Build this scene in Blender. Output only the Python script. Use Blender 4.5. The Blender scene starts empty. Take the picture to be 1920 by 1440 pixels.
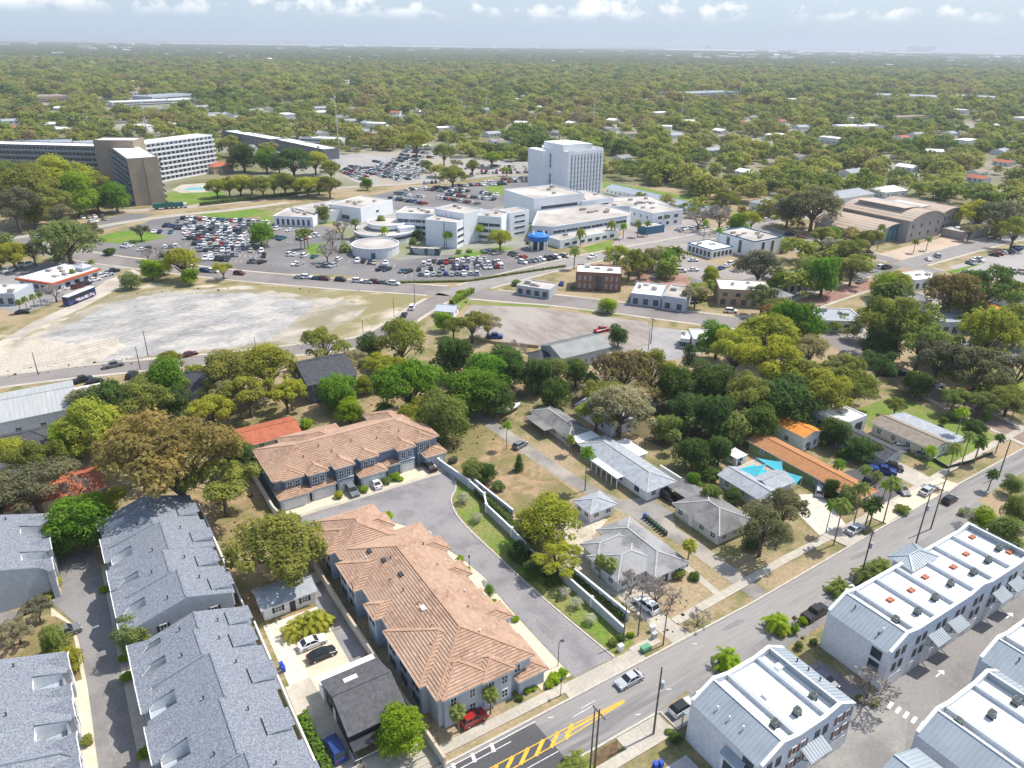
import bpy, math, random
import numpy as np
from mathutils import Vector, Matrix
random.seed(11); RNG = np.random.default_rng(11)
sc = bpy.context.scene; col = sc.collection
R_ = math.radians

# ---------------------------------------------------------------- camera
# world x runs along the street in the foreground, y square to it, z up, metres
CAM_H = 88.0; FPX = 1390.0; HORIZON_V = 78.0; GRID = R_(32.5); ROLL = R_(0.72)
PITCH = math.atan((720 - HORIZON_V) / FPX)
CAMROT = Matrix.Rotation(-GRID, 3, 'Z') @ Matrix.Rotation(math.pi / 2 - PITCH, 3, 'X') @ Matrix.Rotation(ROLL, 3, 'Z')
cam_d = bpy.data.cameras.new('camera'); cam = bpy.data.objects.new('camera', cam_d); col.objects.link(cam)
cam_d.sensor_width = 36.0; cam_d.lens = FPX / 1920 * 36.0; cam_d.clip_start = 0.5; cam_d.clip_end = 60000
cam.matrix_world = Matrix.Translation((0, 0, CAM_H)) @ CAMROT.to_4x4(); sc.camera = cam

# ---------------------------------------------------------------- sun, sky, exposure
SUN_AZ = R_(-3.5); SUN_EL = R_(58)
sd = bpy.data.lights.new('sun', 'SUN'); sd.energy = 3.8; sd.angle = R_(0.53); sd.color = (1.0, 0.945, 0.86)
sun = bpy.data.objects.new('sun', sd); col.objects.link(sun)
SUN_DIR = Vector((math.cos(SUN_EL) * math.cos(SUN_AZ), math.cos(SUN_EL) * math.sin(SUN_AZ), math.sin(SUN_EL)))
sun.rotation_euler = (-SUN_DIR).to_track_quat('-Z', 'Y').to_euler()
sc.view_settings.view_transform = 'Standard'; sc.view_settings.look = 'None'
sc.view_settings.exposure = 0.5; sc.view_settings.gamma = 1.0; sc.view_settings.use_curve_mapping = False

world = bpy.data.worlds.new('World'); sc.world = world; world.use_nodes = True
wn = world.node_tree.nodes; wl = world.node_tree.links; wn.clear()
def wnode(t, **k):
    n = wn.new(t)
    for a, b in k.items(): setattr(n, a, b)
    return n
sky = wnode('ShaderNodeTexSky', sky_type='NISHITA', sun_disc=False, sun_elevation=SUN_EL, sun_rotation=math.pi / 2 - SUN_AZ, altitude=90.0, air_density=1.0, dust_density=1.6, ozone_density=1.2)
tc = wnode('ShaderNodeTexCoord'); sep = wnode('ShaderNodeSeparateXYZ'); wl.new(tc.outputs['Generated'], sep.inputs[0])
# cumulus bank all round the horizon: noise billows over a soft flat base
mp = wnode('ShaderNodeMapping'); mp.inputs['Scale'].default_value = (1, 1, 1.5); wl.new(tc.outputs['Generated'], mp.inputs[0])
n1 = wnode('ShaderNodeTexNoise'); n1.inputs['Scale'].default_value = 30; n1.inputs['Detail'].default_value = 7; n1.inputs['Roughness'].default_value = 0.56
wl.new(mp.outputs[0], n1.inputs['Vector'])
n2 = wnode('ShaderNodeTexNoise'); n2.inputs['Scale'].default_value = 6; n2.inputs['Detail'].default_value = 3; wl.new(mp.outputs[0], n2.inputs['Vector'])
def wmath(op, a, b=None, c=None):
    n = wnode('ShaderNodeMath', operation=op)
    for i, x in enumerate((a, b, c)):
        if x is None: continue
        if isinstance(x, (int, float)): n.inputs[i].default_value = x
        else: wl.new(x, n.inputs[i])
    return n.outputs[0]
def wmap(x, a, b, c, d):
    n = wnode('ShaderNodeMapRange', interpolation_type='SMOOTHSTEP'); wl.new(x, n.inputs[0])
    for i, v in enumerate((a, b, c, d)): n.inputs[i + 1].default_value = v
    return n.outputs[0]
z = sep.outputs['Z']
dens = wmath('ADD', n1.outputs[0], wmath('MULTIPLY', wmath('SUBTRACT', n2.outputs[0], 0.5), 0.75))
up = wmap(z, 0.030, 0.068, 0.44, 0.61)          # harder to be cloud the higher one looks
body = wmath('SUBTRACT', dens, up)
cover = wmap(body, 0.0, 0.07, 0.0, 1.0)
base = wmap(z, 0.020, 0.040, 0.0, 1.0)
cover = wmath('MULTIPLY', cover, base)
veil = wmap(z, 0.0, 0.30, 0.85, 0.10)            # thin milky veil that thickens to the horizon
lit = wmap(body, 0.02, 0.22, 0.0, 1.0)
cc = wnode('ShaderNodeMix', data_type='RGBA'); cc.inputs[6].default_value = (3.9, 4.25, 4.65, 1); cc.inputs[7].default_value = (6.3, 6.35, 6.4, 1); wl.new(lit, cc.inputs[0])
mv = wnode('ShaderNodeMix', data_type='RGBA'); wl.new(veil, mv.inputs[0]); wl.new(sky.outputs[0], mv.inputs[6]); mv.inputs[7].default_value = (2.75, 3.45, 4.3, 1)
mc = wnode('ShaderNodeMix', data_type='RGBA'); wl.new(wmath('MULTIPLY', cover, 0.92), mc.inputs[0]); wl.new(mv.outputs[2], mc.inputs[6]); wl.new(cc.outputs[2], mc.inputs[7])
bg = wnode('ShaderNodeBackground'); bg.inputs[1].default_value = 0.145; wl.new(mc.outputs[2], bg.inputs[0])
wo = wnode('ShaderNodeOutputWorld'); wl.new(bg.outputs[0], wo.inputs[0])

# ---------------------------------------------------------------- helpers
def P(u, v, z=0.0):
    """where the line of sight through photo pixel (u, v) of 1920x1440 meets the height z"""
    d = CAMROT @ Vector(((u - 960) / FPX, -(v - 720) / FPX, -1))
    t = (z - CAM_H) / d.z
    return Vector((t * d.x, t * d.y, z))
def PX(p):
    d = CAMROT.transposed() @ (Vector(p) - Vector((0, 0, CAM_H)))
    return (960 + FPX * d.x / -d.z, 720 - FPX * d.y / -d.z)
MATS = {}
def _n(nt, t, **k):
    n = nt.nodes.new(t)
    for a, b in k.items(): setattr(n, a, b)
    return n
def mat(name, c1, c2=None, scale=1.0, rough=0.8, detail=4, lo=0.35, hi=0.65, c3=None, scale3=0.1, bump=0.0, metal=0.0, spec=0.3, tint=None, tintc=None, objcol=False, stretch=None, grain=0.1, gs=2.2):
    """principled paint; c1/c2 mixed by noise at `scale`, c3 by a larger noise; tint = per-face attribute mixing towards tintc"""
    if name in MATS: return MATS[name]
    m = bpy.data.materials.new(name); m.use_nodes = True; nt = m.node_tree; MATS[name] = m
    b = nt.nodes['Principled BSDF']; b.inputs['Roughness'].default_value = rough; b.inputs['Metallic'].default_value = metal
    b.inputs['Specular IOR Level'].default_value = spec
    c1 = (*c1, 1); out = None
    g = _n(nt, 'ShaderNodeNewGeometry'); vec = g.outputs['Position']
    if stretch:
        mpn = _n(nt, 'ShaderNodeMapping'); mpn.inputs['Scale'].default_value = stretch; nt.links.new(vec, mpn.inputs[0]); vec = mpn.outputs[0]
    def noise(s, d=4):
        n = _n(nt, 'ShaderNodeTexNoise'); n.inputs['Scale'].default_value = s; n.inputs['Detail'].default_value = d; nt.links.new(vec, n.inputs['Vector']); return n.outputs[0]
    def mix(f, a, b_):
        x = _n(nt, 'ShaderNodeMix', data_type='RGBA'); nt.links.new(f, x.inputs[0])
        for i, q in ((6, a), (7, b_)):
            if isinstance(q, tuple): x.inputs[i].default_value = q
            else: nt.links.new(q, x.inputs[i])
        return x.outputs[2]
    def ramp(x, a, b_):
        r = _n(nt, 'ShaderNodeMapRange', interpolation_type='SMOOTHSTEP'); nt.links.new(x, r.inputs[0]); r.inputs[1].default_value = a; r.inputs[2].default_value = b_; return r.outputs[0]
    cur = c1
    if objcol:
        oi = _n(nt, 'ShaderNodeObjectInfo'); cur = oi.outputs['Color']
    if c2 is not None: cur = mix(ramp(noise(scale, detail), lo, hi), cur, (*c2, 1))
    if c3 is not None: cur = mix(ramp(noise(scale3, 3), 0.42, 0.62), cur, (*c3, 1))
    if tint is not None:
        a = _n(nt, 'ShaderNodeAttribute', attribute_name=tint); cur = mix(a.outputs['Fac'], cur, (*tintc, 1))
    if grain and not objcol and rough > 0.5:
        gn = _n(nt, 'ShaderNodeMapRange'); nt.links.new(noise(gs, 3), gn.inputs[0]); gn.inputs[1].default_value = 0.3; gn.inputs[2].default_value = 0.7; gn.inputs[3].default_value = 1 - grain; gn.inputs[4].default_value = 1 + grain
        gm = _n(nt, 'ShaderNodeVectorMath', operation='SCALE'); nt.links.new(gn.outputs[0], gm.inputs[3])
        if isinstance(cur, tuple): gm.inputs[0].default_value = cur[:3]
        else: nt.links.new(cur, gm.inputs[0])
        cur = gm.outputs[0]
    if isinstance(cur, tuple): b.inputs['Base Color'].default_value = cur
    else: nt.links.new(cur, b.inputs['Base Color'])
    if bump:
        bn = _n(nt, 'ShaderNodeBump'); bn.inputs['Strength'].default_value = bump; bn.inputs['Distance'].default_value = 0.1; nt.links.new(noise(scale * 3, 5), bn.inputs['Height']); nt.links.new(bn.outputs[0], b.inputs['Normal'])
    return m

class MB:
    """collects faces; build() links them as one mesh object"""
    def __init__(s): s.v = []; s.f = []; s.m = []; s.t = []
    def face(s, pts, m=0, t=0.0):
        n = len(s.v); s.v.extend([tuple(p) for p in pts]); s.f.append(tuple(range(n, n + len(pts)))); s.m.append(m); s.t.append(t)
    def box(s, x0, y0, z0, x1, y1, z1, m=0, top=None, bottom=True):
        a, b, c, d = (x0, y0), (x1, y0), (x1, y1), (x0, y1)
        s.prism([a, b, c, d], z0, z1, m, top, bottom)
    def prism(s, pts, z0, z1, m=0, top=None, bottom=True):
        n = len(pts)
        for i in range(n):
            p, q = pts[i], pts[(i + 1) % n]
            s.face([(p[0], p[1], z0), (q[0], q[1], z0), (q[0], q[1], z1), (p[0], p[1], z1)], m)
        s.face([(p[0], p[1], z1) for p in pts], m if top is None else top)
        if bottom: s.face([(p[0], p[1], z0) for p in reversed(pts)], m)
    def bar(s, p, q, w, h, m=0, up=Vector((0, 0, 1))):
        p, q = Vector(p), Vector(q); d = q - p
        if d.length < 1e-6: return
        d.normalize(); a = d.cross(up)
        if a.length < 1e-4: a = Vector((1, 0, 0))
        a.normalize(); b = a.cross(d); a *= w / 2; b *= h / 2
        A = [p - a - b, p + a - b, p + a + b, p - a + b]; B = [x + (q - p) for x in A]
        s.face([A[3], A[2], A[1], A[0]], m); s.face(B, m)
        for i in range(4): s.face([A[i], A[(i + 1) % 4], B[(i + 1) % 4], B[i]], m)
    def tube(s, p, q, r0, r1, n=6, m=0, cap=True):
        p, q = Vector(p), Vector(q); d = (q - p).normalized(); a = d.orthogonal().normalized(); b = d.cross(a)
        A = [p + (a * math.cos(2 * math.pi * i / n) + b * math.sin(2 * math.pi * i / n)) * r0 for i in range(n)]
        B = [q + (a * math.cos(2 * math.pi * i / n) + b * math.sin(2 * math.pi * i / n)) * r1 for i in range(n)]
        for i in range(n): s.face([A[i], A[(i + 1) % n], B[(i + 1) % n], B[i]], m)
        if cap: s.face(B, m); s.face(A[::-1], m)
    def mesh(s, name, mats, smooth=False):
        me = bpy.data.meshes.new(name); me.from_pydata(s.v, [], s.f); 
        for x in (mats if isinstance(mats, (list, tuple)) else [mats]): me.materials.append(x)
        me.polygons.foreach_set('material_index', s.m)
        if any(s.t):
            a = me.attributes.new('tint', 'FLOAT', 'FACE'); a.data.foreach_set('value', s.t)
        if smooth: me.polygons.foreach_set('use_smooth', [True] * len(s.f))
        me.update(); return me
    def build(s, name, mats, parent=None, loc=None, rz=0.0, smooth=False):
        return link(name, s.mesh(name, mats, smooth), parent, loc, rz)
def link(name, me, parent=None, loc=None, rz=0.0, scale=None):
    o = bpy.data.objects.new(name, me); col.objects.link(o)
    if parent is not None: o.parent = parent
    if loc is not None: o.location = loc
    if rz: o.rotation_euler = (0, 0, rz)
    if scale is not None: o.scale = scale
    return o
LABELS = []
def tag(o, label, cat, group=None, kind=None, at=None):
    o['label'] = label; o['category'] = cat
    if group: o['group'] = group
    if kind: o['kind'] = kind
    p = at if at is not None else o.location
    LABELS.append((o, label, PX(p)))
    return o
def thing(name, label, cat, loc=(0, 0, 0), rz=0.0, group=None, scale=None):
    o = link(name, None, None, loc, rz, scale); o.empty_display_size = 0.5
    return tag(o, label, cat, group)
def struct(name, o): o.name = name; o['kind'] = 'structure'; return o
def sheet(name, pts, z, m, parent=None, px=True):
    """a flat sheet of ground; pts are photo pixels unless px is False"""
    q = [P(u, v, z) for u, v in pts] if px else [Vector((a, b, z)) for a, b in pts]
    # make it face up
    ar = sum(q[i].x * q[(i + 1) % len(q)].y - q[(i + 1) % len(q)].x * q[i].y for i in range(len(q)))
    if ar < 0: q.reverse()
    mb = MB(); mb.face(q); o = mb.build(name, m, parent)
    if parent is None: o['kind'] = 'structure'
    return o
def offs(pts, d):
    """polyline shifted sideways by d (left positive), mitred"""
    out = []
    for i, p in enumerate(pts):
        a = pts[max(i - 1, 0)]; b = pts[min(i + 1, len(pts) - 1)]
        t = Vector((b[0] - a[0], b[1] - a[1])); t.normalize(); out.append(Vector((p[0] - t.y * d, p[1] + t.x * d)))
    return out
def strip(mb, pts, w, z0, z1=None, m=0, d=0.0):
    """band of width w centred d left of the polyline: flat at z0, or a solid up to z1"""
    L = offs(pts, d + w / 2); Rr = offs(pts, d - w / 2)
    for i in range(len(pts) - 1):
        if z1 is None: mb.face([(*Rr[i], z0), (*Rr[i + 1], z0), (*L[i + 1], z0), (*L[i], z0)], m)
        else:
            mb.face([(*Rr[i], z1), (*Rr[i + 1], z1), (*L[i + 1], z1), (*L[i], z1)], m)
            mb.face([(*L[i], z0), (*L[i], z1), (*L[i + 1], z1), (*L[i + 1], z0)], m); mb.face([(*Rr[i], z0), (*Rr[i + 1], z0), (*Rr[i + 1], z1), (*Rr[i], z1)], m)
            for k in (0, len(pts) - 1):
                if (k == 0 and i == 0) or (k and i == len(pts) - 2): mb.face([(*L[k], z0), (*Rr[k], z0), (*Rr[k], z1), (*L[k], z1)], m)
def smooth_line(pts, n=6):
    """Catmull-Rom through the points"""
    p = [Vector(q) for q in pts]; p = [2 * p[0] - p[1]] + p + [2 * p[-1] - p[-2]]; out = []
    for i in range(1, len(p) - 2):
        for k in range(n):
            t = k / n; a, b, c, d = p[i - 1], p[i], p[i + 1], p[i + 2]
            out.append(0.5 * ((2 * b) + (c - a) * t + (2 * a - 5 * b + 4 * c - d) * t * t + (3 * b - a - 3 * c + d) * t ** 3))
    out.append(p[-2]); return out
def pl(*uv): return [P(u, v).xy for u, v in uv]
# ---------------------------------------------------------------- surface materials
m_ground = mat('dry_lawn', (0.30, 0.235, 0.13), (0.155, 0.155, 0.055), 0.22, 0.95, 10, lo=0.38, hi=0.62, c3=(0.34, 0.26, 0.16), scale3=0.045, bump=0.4, grain=0.22, gs=1.6)
m_under = mat('woodland_floor', (0.13, 0.13, 0.05), (0.22, 0.20, 0.11), 0.02, 0.95, 6, c3=(0.30, 0.28, 0.23), scale3=0.006)
m_lawn = mat('green_lawn', (0.13, 0.21, 0.025), (0.16, 0.20, 0.045), 0.5, 0.95, 9, c3=(0.21, 0.215, 0.07), scale3=0.12, bump=0.4, grain=0.22, gs=1.6)
m_bright = mat('watered_lawn', (0.13, 0.24, 0.02), (0.10, 0.18, 0.02), 0.3, 0.95, 5, c3=(0.17, 0.22, 0.04), scale3=0.08)
m_dirt = mat('bare_soil', (0.36, 0.25, 0.15), (0.22, 0.17, 0.08), 0.4, 0.95, 10, lo=0.4, hi=0.64, c3=(0.19, 0.165, 0.065), scale3=0.09, bump=0.4, grain=0.22, gs=1.6)
m_mulch = mat('mulch', (0.17, 0.105, 0.06), (0.10, 0.075, 0.04), 1.2, 0.95, 6, grain=0.22, gs=1.6)
m_asphalt = mat('street_asphalt', (0.265, 0.25, 0.24), (0.19, 0.182, 0.178), 0.5, 0.9, 8, lo=0.42, hi=0.6, c3=(0.285, 0.27, 0.255), scale3=0.06, stretch=(0.12, 1.6, 1))
m_asphalt_d = mat('dark_asphalt', (0.105, 0.10, 0.10), (0.14, 0.132, 0.13), 0.3, 0.9, 6, c3=(0.085, 0.083, 0.085), scale3=0.08)
m_carpark = mat('car_park_asphalt', (0.175, 0.165, 0.162), (0.145, 0.138, 0.136), 0.2, 0.9, 8, c3=(0.20, 0.188, 0.182), scale3=0.05)
m_court = mat('court_asphalt', (0.25, 0.238, 0.238), (0.195, 0.187, 0.19), 0.25, 0.9, 10, lo=0.42, hi=0.62, c3=(0.275, 0.26, 0.258), scale3=0.09)
m_alley = mat('alley_asphalt', (0.235, 0.225, 0.218), (0.20, 0.19, 0.184), 0.5, 0.9, 6, c3=(0.26, 0.248, 0.238), scale3=0.06)
m_lotbrown = mat('worn_pavers', (0.31, 0.27, 0.24), (0.24, 0.205, 0.18), 0.3, 0.92, 9, c3=(0.35, 0.31, 0.275), scale3=0.06, stretch=(1.4, 0.5, 1))
m_road2 = mat('town_road', (0.215, 0.19, 0.18), (0.185, 0.165, 0.155), 0.2, 0.9, 5, c3=(0.25, 0.225, 0.21), scale3=0.04)
m_conc = mat('concrete', (0.50, 0.455, 0.375), (0.44, 0.40, 0.335), 0.7, 0.9, 6, c3=(0.40, 0.365, 0.305), scale3=0.12)
m_conc_y = mat('cream_concrete', (0.62, 0.545, 0.41), (0.56, 0.49, 0.37), 0.6, 0.9, 5)
m_kerb = mat('kerb_concrete', (0.52, 0.48, 0.41), (0.44, 0.41, 0.36), 1.0, 0.9, 4)
m_gravel = mat('grey_gravel', (0.335, 0.325, 0.31), (0.24, 0.235, 0.228), 0.22, 0.95, 14, lo=0.42, hi=0.6, c3=(0.44, 0.415, 0.375), scale3=0.11, stretch=(0.7, 1.2, 1), bump=0.2, grain=0.2, gs=0.7)
m_sand = mat('pale_sand', (0.55, 0.48, 0.385), (0.33, 0.295, 0.225), 0.13, 0.95, 12, lo=0.42, hi=0.66, c3=(0.46, 0.41, 0.34), scale3=0.04, stretch=(1.2, 0.7, 1), grain=0.22, gs=1.6)
m_sandgrass = mat('sandy_grass', (0.245, 0.21, 0.10), (0.52, 0.46, 0.37), 0.11, 0.95, 12, lo=0.42, hi=0.62, c3=(0.24, 0.21, 0.10), scale3=0.04, stretch=(0.8, 1.3, 1), grain=0.22, gs=1.6)
m_whitegravel = mat('white_gravel', (0.66, 0.60, 0.52), (0.55, 0.49, 0.41), 0.8, 0.95, 6, c3=(0.58, 0.53, 0.45), scale3=0.15, grain=0.22, gs=1.6)
m_lane = mat('old_lane', (0.27, 0.255, 0.235), (0.21, 0.195, 0.175), 0.3, 0.95, 6, c3=(0.36, 0.32, 0.27), scale3=0.1)
m_paint = mat('road_paint_white', (0.78, 0.77, 0.74), (0.6, 0.59, 0.57), 2.5, 0.7)
m_yellow = mat('road_paint_yellow', (0.78, 0.45, 0.03), (0.66, 0.36, 0.05), 1.8, 0.7)
m_brickst = mat('brick_paving', (0.30, 0.165, 0.125), (0.24, 0.135, 0.105), 0.6, 0.9, 5, c3=(0.36, 0.24, 0.19), scale3=0.1)
m_paver = mat('white_tile', (0.70, 0.66, 0.60), (0.60, 0.56, 0.50), 1.0, 0.85, 4)
m_water = mat('bay_water', (0.62, 0.68, 0.74), (0.55, 0.62, 0.70), 0.0006, 0.35, 3, spec=0.5)

def rough(pts, step=14, amp=4):
    """photo-pixel outline broken into short wavering edges"""
    out = []; rr = random.Random(len(pts) * 7 + int(pts[0][0]))
    for i, a in enumerate(pts):
        b = pts[(i + 1) % len(pts)]; n = max(1, int(math.dist(a, b) / step))
        for k in range(n):
            t = k / n; out.append((a[0] + (b[0] - a[0]) * t + rr.uniform(-amp, amp), a[1] + (b[1] - a[1]) * t + rr.uniform(-amp, amp) * 0.35))
    return out

# ---------------------------------------------------------------- ground
g = MB(); S = 24000.0
g.face([(-S, -S, 0), (S, -S, 0), (S, S, 0), (-S, S, 0)]); o = g.build('ground', m_under); o['kind'] = 'structure'
sheet('near_ground', [(-900, 560), (-300, 420), (300, 380), (960, 330), (1500, 370), (2300, 440), (3200, 700), (3200, 2100), (-900, 2100)], 0.012, m_ground)
# bays of water that show as pale bands below the horizon
def far_band(name, u0, u1, d0, d1, m):
    q = []
    for u, d in ((u0, d0), (u1, d0), (u1, d1), (u0, d1)):
        r = CAMROT @ Vector(((u - 960) / FPX, 0.40, -1)); r.z = 0; r.normalize(); q.append((r.x * d, r.y * d))
    return sheet(name, q, 0.3, m, px=False)
far_band('bay_water', 330, 1240, 10800, 15000, m_water)
far_band('bay_water', 900, 2300, 13500, 16500, m_water)

# -- foreground street (runs along x); kerb lines and paving
UP = [(-30, 62.0), (0, 62.3), (40, 62.2), (90, 62.4), (125, 63.8), (150, 64.7), (190, 65.6), (260, 67.0)]
LOW = [(-30, 54.0), (0, 54.0), (60, 54.0), (84, 55.7), (100, 56.1), (120, 56.9), (144, 58.2), (158, 59.6), (190, 60.5), (260, 62.0)]
sheet('main_street', UP + LOW[::-1], 0.05, m_asphalt, px=False)
sheet('street_patch', [(20, 61.9), (43.8, 61.9), (44.2, 54.3), (20, 54.3)], 0.056, m_asphalt_d, px=False)
sheet('parking_lane', [(66.5, 54.6), (84, 55.9), (120, 57.1), (144, 58.4), (156, 59.4), (156, 57.8), (144, 55.5), (120, 53.6), (90, 52.6), (66.5, 52.2)], 0.046, m_alley, px=False)
mk = MB(); strip(mk, UP, 0.35, 0.0, 0.16, d=0.2); struct('kerb', mk.build('kerb', m_kerb))
mk = MB(); strip(mk, [(-30, 53.8), (60.2, 53.8)], 0.35, 0.0, 0.16); strip(mk, [(60.4, 53.8), (60.4, 50.2), (66.4, 50.2)], 0.3, 0.0, 0.15); struct('kerb', mk.build('kerb', m_kerb))
sheet('parking_bay', [(60.6, 53.9), (60.6, 50.4), (66.4, 50.4), (66.4, 53.9)], 0.04, m_asphalt, px=False)
# pavements as slabs laid one by one
def slabs(name, line, w, z, m, step=1.8, d=0.0):
    pts = []
    for i in range(len(line) - 1):
        a, b = Vector(line[i]), Vector(line[i + 1]); n = max(1, round((b - a).length / step))
        pts += [a + (b - a) * k / n for k in range(n)]
    pts.append(Vector(line[-1])); base = MB(); strip(base, pts, w - 0.06, 0.0, z - 0.02, d=d); par = struct(name, base.build(name, m_kerb))
    L = offs(pts, d + w / 2); Rr = offs(pts, d - w / 2)
    for i in range(len(pts) - 1):
        e = (pts[i + 1] - pts[i]).normalized() * 0.025; dz = random.uniform(-0.006, 0.006)
        q = [Rr[i] + e, Rr[i + 1] - e, L[i + 1] - e, L[i] + e]; mb = MB(); mb.prism([tuple(x) for x in q], z - 0.03, z + dz, bottom=False); mb.build('slab', m, par)
    return par
slabs('pavement', [(20, 64.6), (51.5, 64.6)], 1.7, 0.14, m_conc)
slabs('pavement', [(64.5, 64.8), (70, 64.8)], 1.7, 0.14, m_conc)
slabs('pavement', [(75, 66.2), (91, 66.9), (105, 67.6), (132, 67.9), (150, 69.0), (172, 70.2), (200, 71.0)], 1.7, 0.14, m_conc)
slabs('pavement', [(20, 50.6), (60, 50.6)], 1.6, 0.14, m_conc)
slabs('pavement', [(52, 52.4), (59.8, 52.4)], 2.3, 0.13, m_conc, 2.2)
slabs('court_apron', [(50.6, 63.9), (65.6, 63.9)], 2.6, 0.10, m_conc, 2.4)
sheet('verge_soil', [(43, 53.3), (52, 53.3), (51, 51.6), (42, 51.6)], 0.09, m_mulch, px=False)
# painted markings
def marks(name, m, fn, z=0.066):
    mb = MB(); fn(mb, z); return struct(name, mb.build(name, m))
def quad(mb, a, b, w, z): strip(mb, [a, b], w, z)
def _yel(mb, z):
    quad(mb, (20, 59.0), (47, 58.55), 0.16, z); quad(mb, (47, 58.55), (57.2, 58.15), 0.16, z + .002)
    quad(mb, (20, 57.0), (46, 57.2), 0.16, z); quad(mb, (46, 57.2), (57.2, 57.8), 0.16, z + .002); quad(mb, (46.5, 58.0), (57.2, 57.97), 0.3, z + .005)
    for k in range(11): quad(mb, (21 + k * 2.5, 57.1), (23.3 + k * 2.5, 58.7), 0.5, z - .005)
marks('centre_line', m_yellow, _yel)
def _yel2(mb, z):
    for a, b in zip([(62, 58.2), (90, 58.6), (125, 60.2), (150, 61.6)], [(90, 58.6), (125, 60.2), (150, 61.6), (200, 63.3)]): quad(mb, a, b, 0.12, z)
m_yfade = mat('worn_yellow_paint', (0.34, 0.27, 0.14), (0.25, 0.235, 0.22), 0.8, 0.8); marks('worn_centre_line', m_yfade, _yel2, 0.06)
def _wht(mb, z):
    quad(mb, (20, 56.2), (44, 56.1), 0.1, z); quad(mb, (36, 56.2), (36.1, 54.8), 0.1, z + .004)
    for s in (27.5, 30.5, 33.5, 36.5):
        quad(mb, (s, 60.6), (s + 0.3, 62.0), 0.5, z); quad(mb, (s, 60.8), (s + 2.8, 60.8), 0.12, z + .004)
    quad(mb, (22, 61.7), (44, 61.8), 0.14, z + .007)
    for s in (49.0, 50.5): quad(mb, (s, 59.6), (s + 2.0, 59.7), 0.09, z)
    quad(mb, (51, 60.2), (53.6, 60.3), 0.09, z)
    for s, t in ((46, 61.4), (59.5, 61.3), (64, 56.3), (57, 55.2), (74, 61)): quad(mb, (s, t), (s + 0.7, t - 0.35), 0.13, z)
    mb2 = mb
    pass
marks('lane_marking', m_paint, _wht)

# -- the court between the terracotta rows
cl = smooth_line([(65.2, 129.6), (64.6, 124.5), (63.2, 121.0), (60.5, 118.0), (58.9, 113), (58.5, 107), (59.0, 96), (59.6, 85), (60.6, 74), (61.6, 65.4)], 5)
cl2 = [(53.6, 65.4), (53.4, 74), (53.3, 84), (53.7, 93), (52.9, 99), (51.9, 103), (51.1, 107.6), (49.6, 112.0), (47.2, 116.0), (44.2, 119.0), (40, 121.2), (33.5, 122.5), (28, 123), (28, 127.9), (34, 128.1), (64.6, 128.1)]
sheet('court_road', [tuple(p) for p in cl] + cl2, 0.045, m_court, px=False)
mk = MB(); strip(mk, cl, 0.3, 0.0, 0.15, d=-0.17); struct('kerb', mk.build('kerb', m_kerb))
sheet('court_drive', [(48.0, 66), (53.5, 66), (53.3, 74), (53.2, 84), (53.6, 93), (52.8, 99), (51.8, 103), (51.0, 107.5), (49.5, 111.9), (47.1, 115.9), (44.1, 118.9), (41, 120.7), (40, 112), (45, 104)], 0.05, m_conc_y, px=False)
sheet('front_drive', [(29, 128.2), (64.8, 128.2), (64.8, 133), (29, 134)], 0.05, m_conc_y, px=False)
ms = MB()
for k in range(14): ms.box(30 + k * 2.5, 128.25, 0.04, 32.44 + k * 2.5, 129.3, 0.075 + 0.004 * (k % 3))
struct('drive_edge', ms.build('drive_edge', m_conc))
for k in range(12):
    mb = MB(); mb.box(0, 0, 0, 2.1, .03, .012); o = struct('paving_joint', mb.build('paving_joint', m_kerb, None, (51.2, 67 + 2.6 * k, .05)))
sheet('court_lawn', [tuple(Vector(p) + Vector((0.35, 0))) for p in cl[3:]] + [(66.2, 66.0), (66.0, 80), (64.9, 88), (64.8, 92), (66.8, 97), (67.2, 116), (65.8, 124)], 0.03, m_lawn, px=False)
# drain covers
for s, t in ((44.7, 124.2), (57.3, 61.9 + 2.2)):
    mb = MB(); mb.box(s - 0.7, t - 0.35, 0.05, s + 0.7, t + 0.35, 0.065, 1); mb.box(s - 0.5, t - 0.2, 0.065, s + 0.5, t + 0.2, 0.07)
    o = mb.build('drain_grate', [mat('iron', (0.05, 0.05, 0.05), rough=0.6), m_conc]); tag(o, 'square drain grate set in the court asphalt' if t > 100 else 'round drain cover in the concrete court apron', 'drain', at=(s, t, 0))
# -- alley between the grey townhouses
sheet('alley_road', [(-9.5, 60), (-9.4, 86), (-9.3, 102), (-9.8, 118), (-12.6, 125.0), (-22, 127.5), (-40, 131), (-40, 122.5), (-22, 120.5), (-14.6, 119.6), (-12.6, 119.4)][:7] + [(-40, 124), (-20, 123.5), (-13, 126.5), (-11, 128), (-11, 133), (-12.2, 138), (-5.5, 139), (-5.0, 132), (-4.8, 117), (-4.4, 92), (-4.2, 60)], 0.04, m_alley, px=False)
sheet('alley_apron', [(-4.7, 60), (-4.7, 132), (-2.2, 132), (-2.2, 60)], 0.05, m_conc, px=False)
sheet('alley_walk', [(-9.4, 60), (-9.3, 110), (-10.2, 118), (-13.0, 124.4), (-13.0, 60)], 0.035, m_conc_y, px=False)
sheet('garden_soil', [(-30, 104), (-9.9, 104), (-10.3, 117.6), (-12.5, 121.5), (-30, 126)], 0.044, m_dirt, px=False)
sheet('yard_soil', [(13.6, 98), (28, 98), (28, 150), (13.6, 150)], 0.03, m_dirt, px=False)
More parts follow.
